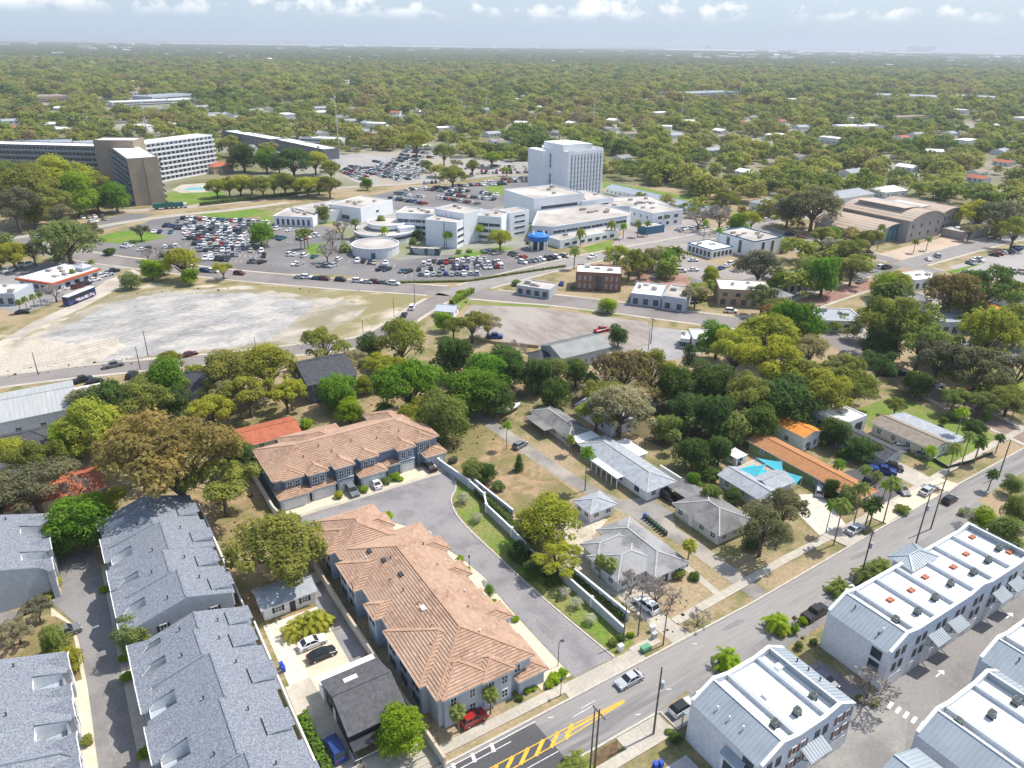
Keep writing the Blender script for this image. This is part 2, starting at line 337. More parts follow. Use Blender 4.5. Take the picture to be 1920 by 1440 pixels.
# -- yards around the black-roofed house
sheet('gravel_yard', [(16.2, 79), (28.3, 79), (28.3, 110), (25.8, 110), (25.8, 101), (16.3, 101)], 0.05, m_whitegravel, px=False)
sheet('side_drive', [(15.2, 60), (20.4, 60), (20.4, 86.5), (15.6, 86.5)], 0.056, m_conc, px=False)
sheet('side_passage', [(24.6, 79), (28.3, 79), (28.3, 107), (25.4, 107), (25.4, 96)], 0.058, m_court, px=False)
sheet('parking_slab', [(19.6, 82.4), (25.6, 82.4), (25.6, 95), (19.0, 91.5)], 0.066, m_conc_y, px=False)
sheet('front_slab', [(20.6, 63), (29.5, 63), (29.5, 69), (20.6, 69)], 0.05, m_conc, px=False)
# -- lane and yards of the bungalows
lane = smooth_line([(84.5, 150), (85.3, 136), (86.0, 122), (87.3, 108), (89.6, 97), (92.0, 88), (92.6, 78), (92.6, 62.6)], 4)
mb = MB(); strip(mb, lane, 3.6, 0.035); struct('bungalow_lane', mb.build('bungalow_lane', m_lane))
sheet('lane_apron', [(88, 100), (97, 97), (97, 90), (94, 86), (89.5, 88)], 0.042, m_lane, px=False)
sheet('sandy_yard', [(67.5, 79), (77, 72.5), (77.5, 92), (84, 95), (80, 104), (70, 100)], 0.026, m_sand, px=False)
sheet('house_walk', [(85.8, 66.8), (87.2, 66.8), (88.4, 88), (86.8, 88)], 0.05, m_conc, px=False)
sheet('back_lawn', [(69, 105), (84.5, 105), (83.5, 140), (67, 140)], 0.022, m_dirt, px=False)
sheet('carport_drive', [(70.5, 80), (73.5, 77), (75.5, 62.5), (71.5, 62.5)], 0.04, m_conc, px=False)
for k in range(7):
    mb = MB(); mb.box(0, 0, 0.03, 0.9, 0.55, 0.075); o = mb.build('stepping_stone', m_conc, None, (75.2 + 0.15 * k, 78.2 - 1.35 * k, 0.0), 0.2)
    tag(o, 'pale stepping stone in the path beside the parked white car', 'stone', 'stepping stones')
sheet('white_gravel_drive', [(116.5, 68.8), (123, 66.2), (129.5, 78.5), (125, 81), (120, 79)], 0.05, m_whitegravel, px=False)
sheet('drive_apron', [(117, 68.9), (123, 68.9), (124, 63.9), (118, 63.7)], 0.17, m_conc, px=False)
sheet('paved_forecourt', [(138, 68.6), (147, 68.9), (152, 80), (139.5, 82)], 0.05, m_asphalt_d, px=False)
sheet('brick_drive', [(132, 69), (138, 69), (139, 80), (134, 80)], 0.05, m_brickst, px=False)
for a, b in ((130.5, 138), (140, 150), (153, 158)): sheet('drive_apron', [(a, 68.6), (b, 68.9), (b + 1, 64.9), (a + 1, 64.4)], 0.165, m_conc_y, px=False)
sheet('concrete_drive', [(150, 69.5), (156.5, 69.6), (157, 82), (151, 82)], 0.05, m_conc, px=False)
sheet('house_lawn', [(161, 71), (190, 72), (190, 100), (172, 100), (163, 86)], 0.03, m_lawn, px=False)
# -- court of the white townhouses
sheet('townhouse_court', [(44, 36.5), (60, 38.5), (79, 36.8), (79.5, 48), (88.5, 48), (90, 39.5), (135, 40.5), (140, 28), (110, 30), (86, 30), (74, 20), (44, 20)], 0.04, m_alley, px=False)
sheet('court_concrete', [(44, 38), (61, 38), (79, 37.5), (89, 39.3), (93, 35.5), (84, 30.8), (74, 20), (44, 20)], 0.046, mat('pale_court', (0.30, 0.29, 0.272), (0.25, 0.24, 0.226), 0.35, 0.9, 6, c3=(0.21, 0.20, 0.19), scale3=0.12), px=False)
def _cross(mb, z):
    a = P(1670, 1323); b = P(1745, 1370)
    for k in range(6):
        c = a + (b - a) * (k / 5); quad(mb, (c.x - 0.75, c.y - 0.1), (c.x + 0.75, c.y + 0.2), 0.5, z)
    for u, v in ((1762, 1264), (1892, 1155)):
        c = P(u, v); quad(mb, (c.x - 1.1, c.y), (c.x + 0.4, c.y + 0.05), 0.22, z); mb.face([(c.x + 0.3, c.y - 0.55, z), (c.x + 1.3, c.y + 0.05, z), (c.x + 0.3, c.y + 0.6, z)])
marks('court_marking', m_paint, _cross, 0.056)
sheet('house_patio', [(44, 46.5), (58.5, 46.5), (58.5, 36), (44, 36)], 0.07, mat('patio', (0.45, 0.44, 0.43), (0.4, 0.39, 0.385), 0.6), px=False)

# -- the sand lot and the streets round it
sheet('lot_grass', rough([(-80, 745), (-80, 655), (60, 606), (150, 575), (215, 543), (270, 532), (480, 536), (640, 543), (802, 553), (770, 582), (715, 640), (640, 648), (560, 644), (420, 660), (230, 683)], 20, 3), 0.02, m_sandgrass)
sheet('lot_mixed', rough([(-80, 725), (0, 655), (110, 606), (205, 558), (290, 545), (470, 541), (625, 560), (690, 575), (660, 600), (600, 628), (540, 648), (420, 656), (300, 668), (180, 683), (-80, 735)], 14, 5), 0.025, mat('sandy_gravel', (0.33, 0.30, 0.25), (0.45, 0.40, 0.33), 0.16, 0.95, 12, lo=0.4, hi=0.6, c3=(0.25, 0.22, 0.14), scale3=0.06, stretch=(0.8, 1.2, 1)))
sheet('lot_gravel', rough([(-80, 712), (0, 668), (120, 615), (215, 567), (290, 552), (470, 549), (590, 566), (575, 588), (548, 604), (528, 622), (505, 640), (420, 652), (300, 664), (180, 680), (-80, 728)], 12, 5), 0.03, m_gravel)
sheet('lot_sand', rough([(-80, 735), (-80, 680), (0, 640), (70, 632), (140, 645), (215, 632), (235, 650), (190, 675), (60, 705)], 7, 6), 0.038, m_sand)
sheet('gravel_road', rough([(-80, 690), (-80, 655), (0, 640), (60, 605), (120, 578), (160, 552), (200, 525), (250, 505), (265, 512), (222, 542), (150, 580), (75, 612), (0, 660)], 30, 1), 0.032, mat('dusty_road', (0.44, 0.38, 0.33), (0.36, 0.31, 0.265), 0.2, 0.95, 6, c3=(0.50, 0.45, 0.38), scale3=0.07))
ROADS = []
def road(name, uv, w, z, m, walk=0.0):
    ln = smooth_line(pl(*uv), 5); mb = MB(); strip(mb, ln, w, z); o = struct(name, mb.build(name, m))
    ROADS.append((ln, w, walk))
    return ln
road('lot_street', [(-120, 742), (0, 716), (200, 692), (420, 672), (560, 656), (680, 640), (742, 610), (790, 580), (838, 552)], 7.5, 0.05, m_road2, 0.1)
road('hospital_road', [(-60, 430), (60, 462), (180, 484), (280, 497), (420, 514), (600, 530), (760, 541), (870, 549), (960, 557), (1040, 563), (1150, 576), (1280, 593), (1400, 606), (1520, 598)], 11, 0.05, m_road2, 0.3)
road('avenue', [(838, 553), (900, 535), (960, 519), (1075, 491), (1180, 470), (1290, 450), (1350, 436), (1440, 415), (1560, 398)], 10, 0.056, mat('avenue_paving', (0.30, 0.275, 0.255), (0.26, 0.24, 0.22), 0.2, 0.9, 5), 0.3)
road('side_road', [(1400, 418), (1480, 443), (1627, 477), (1700, 496), (1760, 512)], 8, 0.052, m_road2, 0.2)
road('library_road', [(1690, 500), (1740, 485), (1865, 452), (1960, 432)], 10, 0.06, mat('library_road_paving', (0.27, 0.25, 0.24), (0.235, 0.22, 0.21), 0.2, 0.9, 5), 0.3)
road('brick_street', [(1500, 575), (1540, 560), (1627, 533), (1727, 508)], 9, 0.058, m_brickst, 0.2)
road('park_street', [(1600, 668), (1660, 695), (1720, 722), (1800, 763), (1880, 800), (1990, 850)], 6.5, 0.05, mat('park_brick', (0.27, 0.2, 0.165), (0.22, 0.16, 0.135), 0.5, 0.9, 5), 0.3)
road('cross_street', [(1520, 598), (1560, 635), (1620, 672), (1660, 700)], 7, 0.048, m_road2)
road('north_road', [(180, 398), (300, 392), (440, 380), (560, 366), (640, 352), (760, 345), (900, 330), (1010, 315)], 6, 0.05, mat('pale_road', (0.40, 0.36, 0.31), (0.35, 0.315, 0.275), 0.1, 0.9, 4))
road('approach_road', [(-40, 452), (100, 438), (170, 428), (240, 416), (330, 404), (440, 393), (540, 380)], 6, 0.053, mat('pale_road2', (0.42, 0.385, 0.33), (0.36, 0.33, 0.29), 0.1, 0.9, 4))
# pavements beside the town roads, broken where another road crosses
for k, (ln, w, walk) in enumerate(ROADS):
    if not walk: continue
    for sg in (-1, 1):
        side = offs(ln, sg * (w / 2 + .8 + walk)); run = []
        def flush():
            if len(run) > 2: mb = MB(); strip(mb, run, 1.5, 0.0, 0.10 + .004 * k + .002 * sg); struct('pavement', mb.build('pavement', m_conc))
        for p in side:
            if any((p - q).length < w2 / 2 + 2.2 for j, (l2, w2, _) in enumerate(ROADS) if j != k for q in l2): flush(); run = []
            else: run.append(p)
        flush()
# car parks
for k, (a, b, c_) in enumerate((((230, 600), (330, 585), (450, 588)), ((200, 622), (300, 606), (420, 610)), ((120, 660), (260, 628), (380, 622)), ((60, 668), (150, 640), (240, 600)), ((330, 630), (430, 622), (520, 600)), ((560, 560), (640, 580), (690, 600)), ((40, 690), (140, 672), (200, 655)))):
    ln = smooth_line(pl(a, b, c_), 6); mb = MB(); strip(mb, ln, .35, .043, d=.9); strip(mb, ln, .35, .043, d=-.9); struct('tyre_track', mb.build('tyre_track', mat('track_sand' if k % 2 else 'track_grey', (.42, .38, .31) if k % 2 else (.20, .19, .18), (.32, .29, .25) if k % 2 else (.27, .26, .245), .3, .95, 6)))
for k, (s_, t_, w_, h_) in enumerate(((70, 58.2, 7, .9), (83, 60.6, 5, 1.1), (99, 59, 9, .8), (118, 61, 6, 1.0), (54, 60.6, 4, .7), (53, 90, 1.6, 5), (56, 101, 3, 2.2), (50, 118, 4, 3), (40, 125.6, 5, 1.6), (55.5, 76, 1.4, 6), (-7.2, 90, 1.0, 7), (-6.9, 108, 1.6, 5))):
    n_ = 14; pts = [(s_ + w_ * .5 * math.cos(i * 6.283 / n_) * random.uniform(.75, 1.15), t_ + h_ * .5 * math.sin(i * 6.283 / n_) * random.uniform(.7, 1.15)) for i in range(n_)]
    sheet('asphalt_stain', pts, .0605, mat('stain_a' if k % 2 else 'stain_b', (.205, .197, .193) if k % 2 else (.275, .262, .25), (.225, .215, .21) if k % 2 else (.25, .24, .23), .8, .9, 6), px=False)
sheet('car_park', [(150, 470), (210, 440), (265, 420), (300, 405), (470, 408), (620, 425), (650, 452), (640, 515), (520, 512), (400, 500), (280, 485)], 0.03, m_carpark)
sheet('car_park', [(600, 470), (700, 480), (745, 488), (830, 478), (960, 470), (1000, 456), (1055, 478), (1060, 498), (960, 512), (880, 528), (740, 528), (640, 515)], 0.034, m_carpark)
sheet('car_park', [(612, 292), (700, 286), (790, 284), (880, 296), (960, 300), (1005, 306), (1005, 320), (860, 338), (740, 348), (690, 350), (640, 330)], 0.03, mat('pale_car_park', (0.36, 0.345, 0.33), (0.30, 0.29, 0.28), 0.06, 0.9, 5, c3=(0.33, 0.29, 0.22), scale3=0.02))
sheet('car_park', [(700, 366), (760, 354), (860, 346), (960, 332), (1010, 325), (1010, 352), (955, 380), (900, 400), (800, 398), (715, 390)], 0.036, m_carpark)
sheet('car_park', [(60, 432), (150, 420), (240, 400), (290, 402), (230, 422), (150, 440), (120, 452), (30, 452)], 0.028, m_carpark)
sheet('car_park', [(1180, 425), (1300, 410), (1340, 425), (1290, 452), (1290, 480), (1370, 505), (1420, 480), (1450, 470), (1460, 510), (1340, 535), (1240, 500), (1170, 480), (1130, 478)], 0.03, mat('tan_car_park', (0.33, 0.29, 0.27), (0.28, 0.25, 0.235), 0.1, 0.9, 5))
sheet('car_park', [(1780, 500), (1860, 478), (1960, 455), (2000, 530), (1900, 530), (1800, 515)], 0.03, mat('tan_car_park2', (0.36, 0.335, 0.315), (0.31, 0.29, 0.275), 0.1, 0.9, 5))
sheet('car_park', [(-60, 560), (-60, 500), (30, 498), (120, 490), (240, 498), (200, 528), (120, 560), (40, 590)], 0.026, mat('shop_car_park', (0.29, 0.275, 0.265), (0.24, 0.23, 0.22), 0.1, 0.9, 5))
sheet('car_park', [(1580, 505), (1640, 490), (1690, 500), (1640, 525), (1590, 522)], 0.03, m_carpark)
sheet('paver_lot', [(888, 566), (1000, 576), (1215, 604), (1222, 640), (1190, 662), (1110, 655), (940, 640), (880, 625), (868, 590)], 0.034, m_lotbrown)
sheet('side_lot', [(1218, 612), (1300, 622), (1300, 640), (1330, 660), (1240, 680), (1190, 700), (1210, 640)], 0.03, mat('grey_lot', (0.34, 0.325, 0.31), (0.29, 0.28, 0.27), 0.2, 0.9, 5))
sheet('library_plaza', [(1640, 478), (1700, 462), (1790, 440), (1830, 445), (1740, 486), (1700, 494)], 0.04, mat('plaza', (0.50, 0.385, 0.29), (0.42, 0.33, 0.25), 0.12, 0.9, 5))
sheet('hospital_paving', [(500, 412), (640, 398), (740, 372), (960, 352), (1130, 358), (1290, 385), (1290, 412), (1180, 430), (1050, 462), (1000, 456), (960, 470), (830, 478), (745, 488), (650, 480), (640, 420)], 0.024, mat('campus_paving', (0.33, 0.315, 0.295), (0.26, 0.25, 0.235), 0.1, 0.9, 8, c3=(0.20, 0.215, 0.11), scale3=0.03))
for pts, m_ in (([(1088, 498), (1190, 492), (1290, 515), (1292, 545), (1190, 528), (1172, 512)], m_brickst), ([(1292, 508), (1460, 500), (1470, 535), (1446, 545), (1350, 538), (1300, 552)], m_carpark), ([(1445, 545), (1540, 530), (1560, 560), (1500, 578), (1440, 575)], m_lane), ([(1620, 560), (1760, 545), (1860, 600), (1760, 640), (1640, 640)], m_lane), ([(1400, 425), (1470, 440), (1560, 462), (1530, 480), (1470, 470)], m_lotbrown), ([(1540, 610), (1640, 620), (1660, 660), (1600, 655)], m_lane), ([(1740, 640), (1930, 640), (1930, 670), (1850, 660)], m_carpark)):
    sheet('town_lot', rough(pts, 25, 2), 0.022, m_)
# lawns
for nm, pts in (('lawn', [(0, 440), (15, 438), (18, 456), (0, 460)]), ('lawn', [(185, 442), (260, 428), (315, 445), (250, 458), (190, 454)]), ('lawn', [(355, 400), (480, 392), (520, 402), (420, 410)]),
                ('lawn', [(495, 405), (600, 405), (640, 418), (560, 424), (480, 415)]), ('lawn', [(305, 385), (310, 362), (400, 350), (430, 368), (330, 390)]), ('lawn', [(575, 460), (610, 455), (608, 478), (575, 478)]),
                ('lawn', [(840, 482), (940, 462), (960, 466), (880, 482)]), ('lawn', [(905, 352), (945, 345), (946, 366), (930, 366)]), ('lawn', [(1090, 465), (1145, 450), (1150, 466), (1110, 478)]),
                ('lawn', [(1130, 340), (1320, 372), (1320, 384), (1200, 366), (1130, 352)]), ('lawn', [(1810, 500), (1850, 492), (1790, 512), (1770, 510)])):
    sheet(nm, pts, 0.044, m_bright)
for pts in ([(830, 617), (805, 620), (868, 553), (885, 552), (870, 575)], [(870, 565), (1030, 573), (1030, 577), (875, 571)], [(1085, 578), (1230, 592), (1236, 597), (1085, 584)], [(1288, 599), (1322, 602), (1320, 606), (1286, 604)], [(740, 536), (800, 541), (798, 545), (740, 541)],
            [(1640, 760), (1720, 770), (1830, 830), (1800, 850), (1700, 800)], [(1760, 650), (1860, 680), (1930, 720), (1900, 760), (1800, 715), (1745, 680)]):
    sheet('lawn', pts, 0.047, m_lawn)
sheet('shell_path', rough([(640, 790), (760, 690), (860, 680), (1000, 650), (1040, 670), (1000, 720), (960, 800), (850, 830), (800, 850), (690, 800)], 20, 5), 0.016, m_dirt)
sheet('canopy_floor', [(1050, 760), (1150, 680), (1350, 700), (1600, 720), (1540, 770), (1400, 800), (1330, 880), (1200, 820)], 0.018, mat('dark_soil', (0.11, 0.095, 0.05), (0.16, 0.13, 0.075), 0.2, 0.95, 6))  # darker brown ground colour under the grove trees
# ---------------------------------------------------------------- vegetation prototypes (unit crowns, scaled per tree)
def leaf_mat(name, ramp=None):
    m = bpy.data.materials.new(name); m.use_nodes = True; nt = m.node_tree; nt.nodes.clear(); L = nt.links
    oi = _n(nt, 'ShaderNodeObjectInfo'); at = _n(nt, 'ShaderNodeAttribute', attribute_name='tint')
    base = oi.outputs['Color']
    if ramp:
        cr = _n(nt, 'ShaderNodeValToRGB'); e = cr.color_ramp.elements; cr.color_ramp.interpolation = 'CONSTANT'
        for i, c in enumerate(ramp):
            x = e[i] if i < 2 else e.new(i / len(ramp))
            x.position = i / len(ramp); x.color = (*c, 1)
        nz = _n(nt, 'ShaderNodeTexNoise'); nz.inputs['Scale'].default_value = .006; nz.inputs['Detail'].default_value = 3; L.new(oi.outputs['Location'], nz.inputs['Vector'])
        ma = _n(nt, 'ShaderNodeMath', operation='MULTIPLY_ADD'); ma.inputs[1].default_value = .42; L.new(oi.outputs['Random'], ma.inputs[0]); mr = _n(nt, 'ShaderNodeMapRange'); L.new(nz.outputs[0], mr.inputs[0]); mr.inputs[1].default_value = .3; mr.inputs[2].default_value = .7; mr.inputs[3].default_value = -.06; mr.inputs[4].default_value = .66; L.new(mr.outputs[0], ma.inputs[2]); L.new(ma.outputs[0], cr.inputs[0]); base = cr.outputs[0]
    mx = _n(nt, 'ShaderNodeMix', data_type='RGBA', blend_type='MULTIPLY'); mx.inputs[0].default_value = 1; L.new(base, mx.inputs[6])
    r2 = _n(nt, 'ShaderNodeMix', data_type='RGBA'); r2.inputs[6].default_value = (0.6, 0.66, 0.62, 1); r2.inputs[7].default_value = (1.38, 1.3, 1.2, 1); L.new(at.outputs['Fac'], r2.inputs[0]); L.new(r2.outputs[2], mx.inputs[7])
    d = _n(nt, 'ShaderNodeBsdfDiffuse'); t = _n(nt, 'ShaderNodeBsdfTranslucent'); L.new(mx.outputs[2], d.inputs[0]); L.new(mx.outputs[2], t.inputs[0])
    ms = _n(nt, 'ShaderNodeMixShader'); ms.inputs[0].default_value = 0.5; L.new(d.outputs[0], ms.inputs[1]); L.new(t.outputs[0], ms.inputs[2])
    o = _n(nt, 'ShaderNodeOutputMaterial'); L.new(ms.outputs[0], o.inputs[0]); return m
m_leaf = leaf_mat('leaves')
m_bark = mat('bark', (0.16, 0.125, 0.095), (0.10, 0.08, 0.06), 2.5, 0.95, 4)
m_twig = mat('pale_twigs', (0.44, 0.385, 0.34), (0.33, 0.285, 0.25), 2.0, 0.95, 3)
m_palmtrunk = mat('palm_trunk', (0.26, 0.22, 0.17), (0.19, 0.155, 0.12), 3.0, 0.95, 3)

def quads_mesh(name, C, N, size, tint, m, asp=1.5):
    """one square-ish leaf spray at each centre C, facing N"""
    n = len(C); N = N / np.linalg.norm(N, axis=1, keepdims=True)
    r = RNG.normal(size=(n, 3)); A = np.cross(N, r); A /= np.linalg.norm(A, axis=1, keepdims=True); B = np.cross(N, A)
    s = (size * RNG.uniform(0.6, 1.35, n))[:, None]; A = A * s * asp * 0.5; B = B * s * 0.5; D = N * s * 0.16
    V = np.stack([C - A, C - B * 1.0 + D, C + A, C + B * 1.0 + D], 1).reshape(-1, 3)
    me = bpy.data.meshes.new(name); me.vertices.add(4 * n); me.vertices.foreach_set('co', V.astype(np.float32).ravel())
    me.loops.add(4 * n); me.loops.foreach_set('vertex_index', np.arange(4 * n, dtype=np.int32)); me.polygons.add(n)
    me.polygons.foreach_set('loop_start', np.arange(0, 4 * n, 4, dtype=np.int32)); me.materials.append(m); me.update(calc_edges=True)
    a = me.attributes.new('tint', 'FLOAT', 'FACE'); a.data.foreach_set('value', np.clip(tint, 0, 1).astype(np.float32)); return me
def sph(n):
    v = RNG.normal(size=(n, 3)); return v / np.linalg.norm(v, axis=1, keepdims=True)
def make_tree(kind, leaves, seed, far=False, leafmat=None):
    """returns (crown mesh, trunk mesh); crown radius about 1"""
    global RNG
    RNG = np.random.default_rng(seed); rr = random.Random(seed)
    lm = leafmat or m_leaf
    lob = []
    if kind == 'oak':           # broad, loose, gaps between the masses
        for i in range(15):
            a = i * 2.4 + rr.uniform(-.4, .4); q = math.sqrt((i + 0.6) / 15); lob.append((0.74 * q * math.cos(a), 0.74 * q * math.sin(a), 1.0 + 0.42 * (1 - q * q) + rr.uniform(-.16, .16), rr.uniform(0.24, 0.38)))
        for i in range(12): a = rr.uniform(0, 6.28); q = rr.uniform(.72, .98); lob.append((q * math.cos(a), q * math.sin(a), rr.uniform(.72, 1.2), rr.uniform(.11, .2)))
        size, hc = 0.046, 1.0
    elif kind == 'loose':       # thin crown, limbs show through
        for i in range(20):
            a = i * 2.4 + rr.uniform(-.5, .5); q = math.sqrt((i + 0.6) / 20); lob.append((0.8 * q * math.cos(a), 0.8 * q * math.sin(a), 1.05 + 0.35 * (1 - q * q) + rr.uniform(-.25, .2), rr.uniform(0.15, 0.27)))
        size, hc = 0.042, 1.0
    elif kind == 'dense':       # round, full, leafy to low down
        for i in range(17):
            a = i * 2.4; q = rr.uniform(0.2, 0.66); zz = 0.45 + 1.0 * (i + .5) / 17; k = math.sqrt(max(0.15, 1 - ((zz - 0.9) / 0.75) ** 2)); lob.append((q * k * math.cos(a), q * k * math.sin(a), zz + rr.uniform(-.1, .1), rr.uniform(0.30, 0.42)))
        size, hc = 0.05, 0.9
    elif kind == 'upright':
        for i in range(16):
            a = i * 2.4; zz = 0.5 + 2.0 * (i + .5) / 16; k = 0.5 * math.sin(math.pi * (0.15 + 0.8 * (i + .5) / 16)); lob.append((k * math.cos(a), k * math.sin(a), zz, rr.uniform(0.32, 0.46)))
        size, hc = 0.075, 1.4
    elif kind == 'shrub':
        for i in range(8):
            a = i * 2.4; lob.append((0.45 * math.cos(a) * rr.uniform(.5, 1), 0.45 * math.sin(a) * rr.uniform(.5, 1), 0.5 + rr.uniform(-.15, .25), rr.uniform(0.35, 0.5)))
        size, hc = 0.13, 0.5
    elif kind == 'ball':
        lob.append((0, 0, 1.0, 0.95)); size, hc = 0.09, 1.0
    elif kind == 'cone':
        for i in range(14):
            zz = 0.25 + 2.6 * i / 13; k = 0.75 * (1 - i / 14.5)
            for j in range(3): lob.append((k * 0.5 * math.cos(j * 2.1 + i), k * 0.5 * math.sin(j * 2.1 + i), zz, 0.22 + k * 0.45))
        size, hc = 0.10, 1.2
    w = np.array([q[3] ** 2 for q in lob]); w = w / w.sum(); C = []; N = []; T = []
    for (x, y, zz, r), k in zip(lob, w):
        n = max(6, int(leaves * k)); d = sph(n); d[:, 2] = np.abs(d[:, 2]) * np.where(RNG.random(n) < 0.78, 1, -1)
        rad = r * RNG.uniform(0.72, 1.08, n) * (1 + 0.18 * np.sin(7 * d[:, 0] + 5 * d[:, 1] + x * 9))
        c = d * rad[:, None]; c[:, 2] *= 0.8; c += np.array([x, y, zz]); C.append(c)
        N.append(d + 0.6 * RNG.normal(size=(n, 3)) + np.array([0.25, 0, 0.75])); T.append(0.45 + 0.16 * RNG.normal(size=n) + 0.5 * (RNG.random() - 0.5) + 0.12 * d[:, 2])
    C = np.concatenate(C); N = np.concatenate(N); T = np.concatenate(T)
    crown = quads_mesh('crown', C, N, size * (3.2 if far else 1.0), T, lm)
    if far: return crown, None
    tb = MB(); top = Vector((0, 0, 0.55))
    if kind in ('oak', 'loose', 'dense'):
        tr = 0.06 if kind != 'loose' else 0.055; tb.tube((0, 0, -0.02), top, tr * 1.3, tr * 0.85, 7)
        for (x, y, zz, r) in lob:
            q = Vector((x, y, zz)); mid = top.lerp(q, 0.5) + Vector((0, 0, 0.10 if kind != 'dense' else 0)); st_ = top.lerp(Vector((0, 0, 0.15)), rr.uniform(0, .5))
            tb.tube(st_, mid, tr * 0.42, tr * 0.26, 4, cap=False); tb.tube(mid, q, tr * 0.26, tr * 0.1, 4, cap=False)
            if kind == 'loose':
                for _ in range(3):
                    e = q + Vector((rr.uniform(-1, 1), rr.uniform(-1, 1), rr.uniform(-.3, .8))) * r; tb.tube(q, e, tr * 0.1, tr * 0.03, 3, cap=False)
    elif kind in ('upright', 'cone'): tb.tube((0, 0, -0.02), (0, 0, 1.9), 0.05, 0.015, 6)
    elif kind == 'ball': tb.tube((0, 0, -0.02), (0, 0, 0.6), 0.06, 0.05, 6)
    else:
        for j in range(4): tb.tube((0, 0, -0.02), (0.3 * math.cos(j * 1.6), 0.3 * math.sin(j * 1.6), 0.5), 0.05, 0.02, 4)
    return crown, tb.mesh('trunk', m_bark)
def make_bare(seed):
    rr = random.Random(seed); tw = MB(); tr = MB()
    def grow(mb, p, d, L, r, dep):
        q = p + d * L; mb.tube(p, q, r, r * 0.66, 3 if dep < 3 else 5, cap=False)
        if dep == 0: return
        for k in range(3 if dep > 1 else 4):
            nd = (d + Vector((rr.gauss(0, .55), rr.gauss(0, .55), rr.gauss(.12, .35)))).normalized()
            grow(tw if dep <= 4 else tr, q, nd, L * rr.uniform(.6, .8), max(r * 0.62, 0.009), dep - 1)
    tr.tube((0, 0, -0.02), (0, 0, 0.35), 0.055, 0.045, 6)
    for k in range(4): grow(tr, Vector((0, 0, 0.33)), Vector((math.cos(k * 1.6 + .3) * 0.7, math.sin(k * 1.6 + .3) * .7, 0.8)).normalized(), 0.32, 0.03, 5)
    return tw.mesh('crown', m_twig), tr.mesh('trunk', m_bark)
def make_palm(kind, seed):
    """height 1 to the bud; fronds to scale"""
    rr = random.Random(seed); cr = MB(); tr = MB()
    nf, fl, droop, wid = {'sabal': (34, 0.30, 0.20, 0.085), 'tall': (28, 0.19, 0.12, 0.05), 'queen': (22, 0.36, 0.30, 0.10), 'clump': (26, 0.62, 0.42, 0.14)}[kind]
    roots = [(0.0, 0.0, 1.0)] if kind != 'clump' else [(0.22 * math.cos(k * 1.3), 0.22 * math.sin(k * 1.3), 0.45 + 0.14 * (k % 3)) for k in range(5)]
    for (bx, by, bz) in roots:
        th = {'sabal': 0.026, 'tall': 0.012, 'queen': 0.02, 'clump': 0.022}[kind]; ox = rr.uniform(-.03, .03)
        tr.tube((bx * 0.3, by * 0.3, -0.01), (bx * 0.7 + ox, by * 0.7, bz * 0.5), th * 1.2, th, 7, cap=False); tr.tube((bx * 0.7 + ox, by * 0.7, bz * 0.5), (bx, by, bz), th, th * 0.8, 7)
        n = nf if kind != 'clump' else 10
        for i in range(n):
            a = i * 2.399; el = math.asin(max(-0.6, min(0.97, 1 - 1.65 * (i + .5) / n))) + rr.uniform(-.1, .1); L = fl * rr.uniform(.8, 1.1); ch = Vector((math.cos(a), math.sin(a), 0)); p = Vector((bx, by, bz)); sd_ = Vector((-math.sin(a), math.cos(a), 0))
            pts = []
            for k in range(6):
                t = k / 5; pts.append(p + ch * L * t * math.cos(el) + Vector((0, 0, L * t * math.sin(el) - droop * t * t * (0.6 if kind == 'sabal' else 1))))
            for k in range(5):
                w0 = wid * (0.25 + 1.5 * (k / 5) * (1.05 - k / 5) * 1.6); w1 = wid * (0.25 + 1.5 * ((k + 1) / 5) * (1.05 - (k + 1) / 5) * 1.6)
                if kind == 'sabal' : w0 *= 1.2; w1 *= 1.2
                tn = rr.uniform(.2, .8); dz = Vector((0, 0, -0.45))
                for sg in (-1, 1):
                    # leaflets: ragged V of thin blades either side of the rib
                    m0 = pts[k].lerp(pts[k + 1], 0.5); wm = (w0 + w1) / 2 * rr.uniform(.8, 1.15)
                    cr.face([pts[k], m0, m0 + (sd_ * sg + dz) * wm + ch * L * 0.07, pts[k] + (sd_ * sg + dz) * w0 * .8 + ch * L * 0.05], t=tn)
                    cr.face([m0, pts[k + 1], pts[k + 1] + (sd_ * sg + dz) * w1 + ch * L * 0.06, m0 + (sd_ * sg + dz) * wm * .7 + ch * L * 0.09], t=min(1, tn + .15))
    return cr.mesh('crown', m_leaf), tr.mesh('trunk', m_palmtrunk)
PROTO = {}
for kind, n, leaves in (('oak', 6, 9800), ('loose', 6, 7000), ('dense', 5, 10200), ('upright', 2, 3800), ('shrub', 2, 1200), ('ball', 1, 1500), ('cone', 1, 2400)):
    PROTO[kind] = [make_tree(kind, leaves, 100 + 17 * k + len(kind)) for k in range(n)]
PROTO['bare'] = [make_bare(5 + k) for k in range(3)]
for kind in ('sabal', 'tall', 'queen', 'clump'): PROTO[kind] = [make_palm(kind, 40 + k) for k in range(2)]
HC = {'oak': 1.05, 'loose': 1.05, 'dense': 0.9, 'upright': 1.4, 'shrub': 0.5, 'ball': 1.0, 'cone': 1.3, 'bare': 0.9}
TINT = {'Y': (0.39, 0.415, 0.06), 'O': (0.295, 0.32, 0.075), 'B': (0.31, 0.265, 0.11), 'G': (0.165, 0.31, 0.035), 'D': (0.115, 0.185, 0.05), 'L': (0.29, 0.42, 0.035), 'R': (0.40, 0.24, 0.08), 'S': (0.23, 0.235, 0.14), 'P': (0.38, 0.37, 0.22), 'K': (0.24, 0.305, 0.09), 'W': (0.50, 0.49, 0.40)}
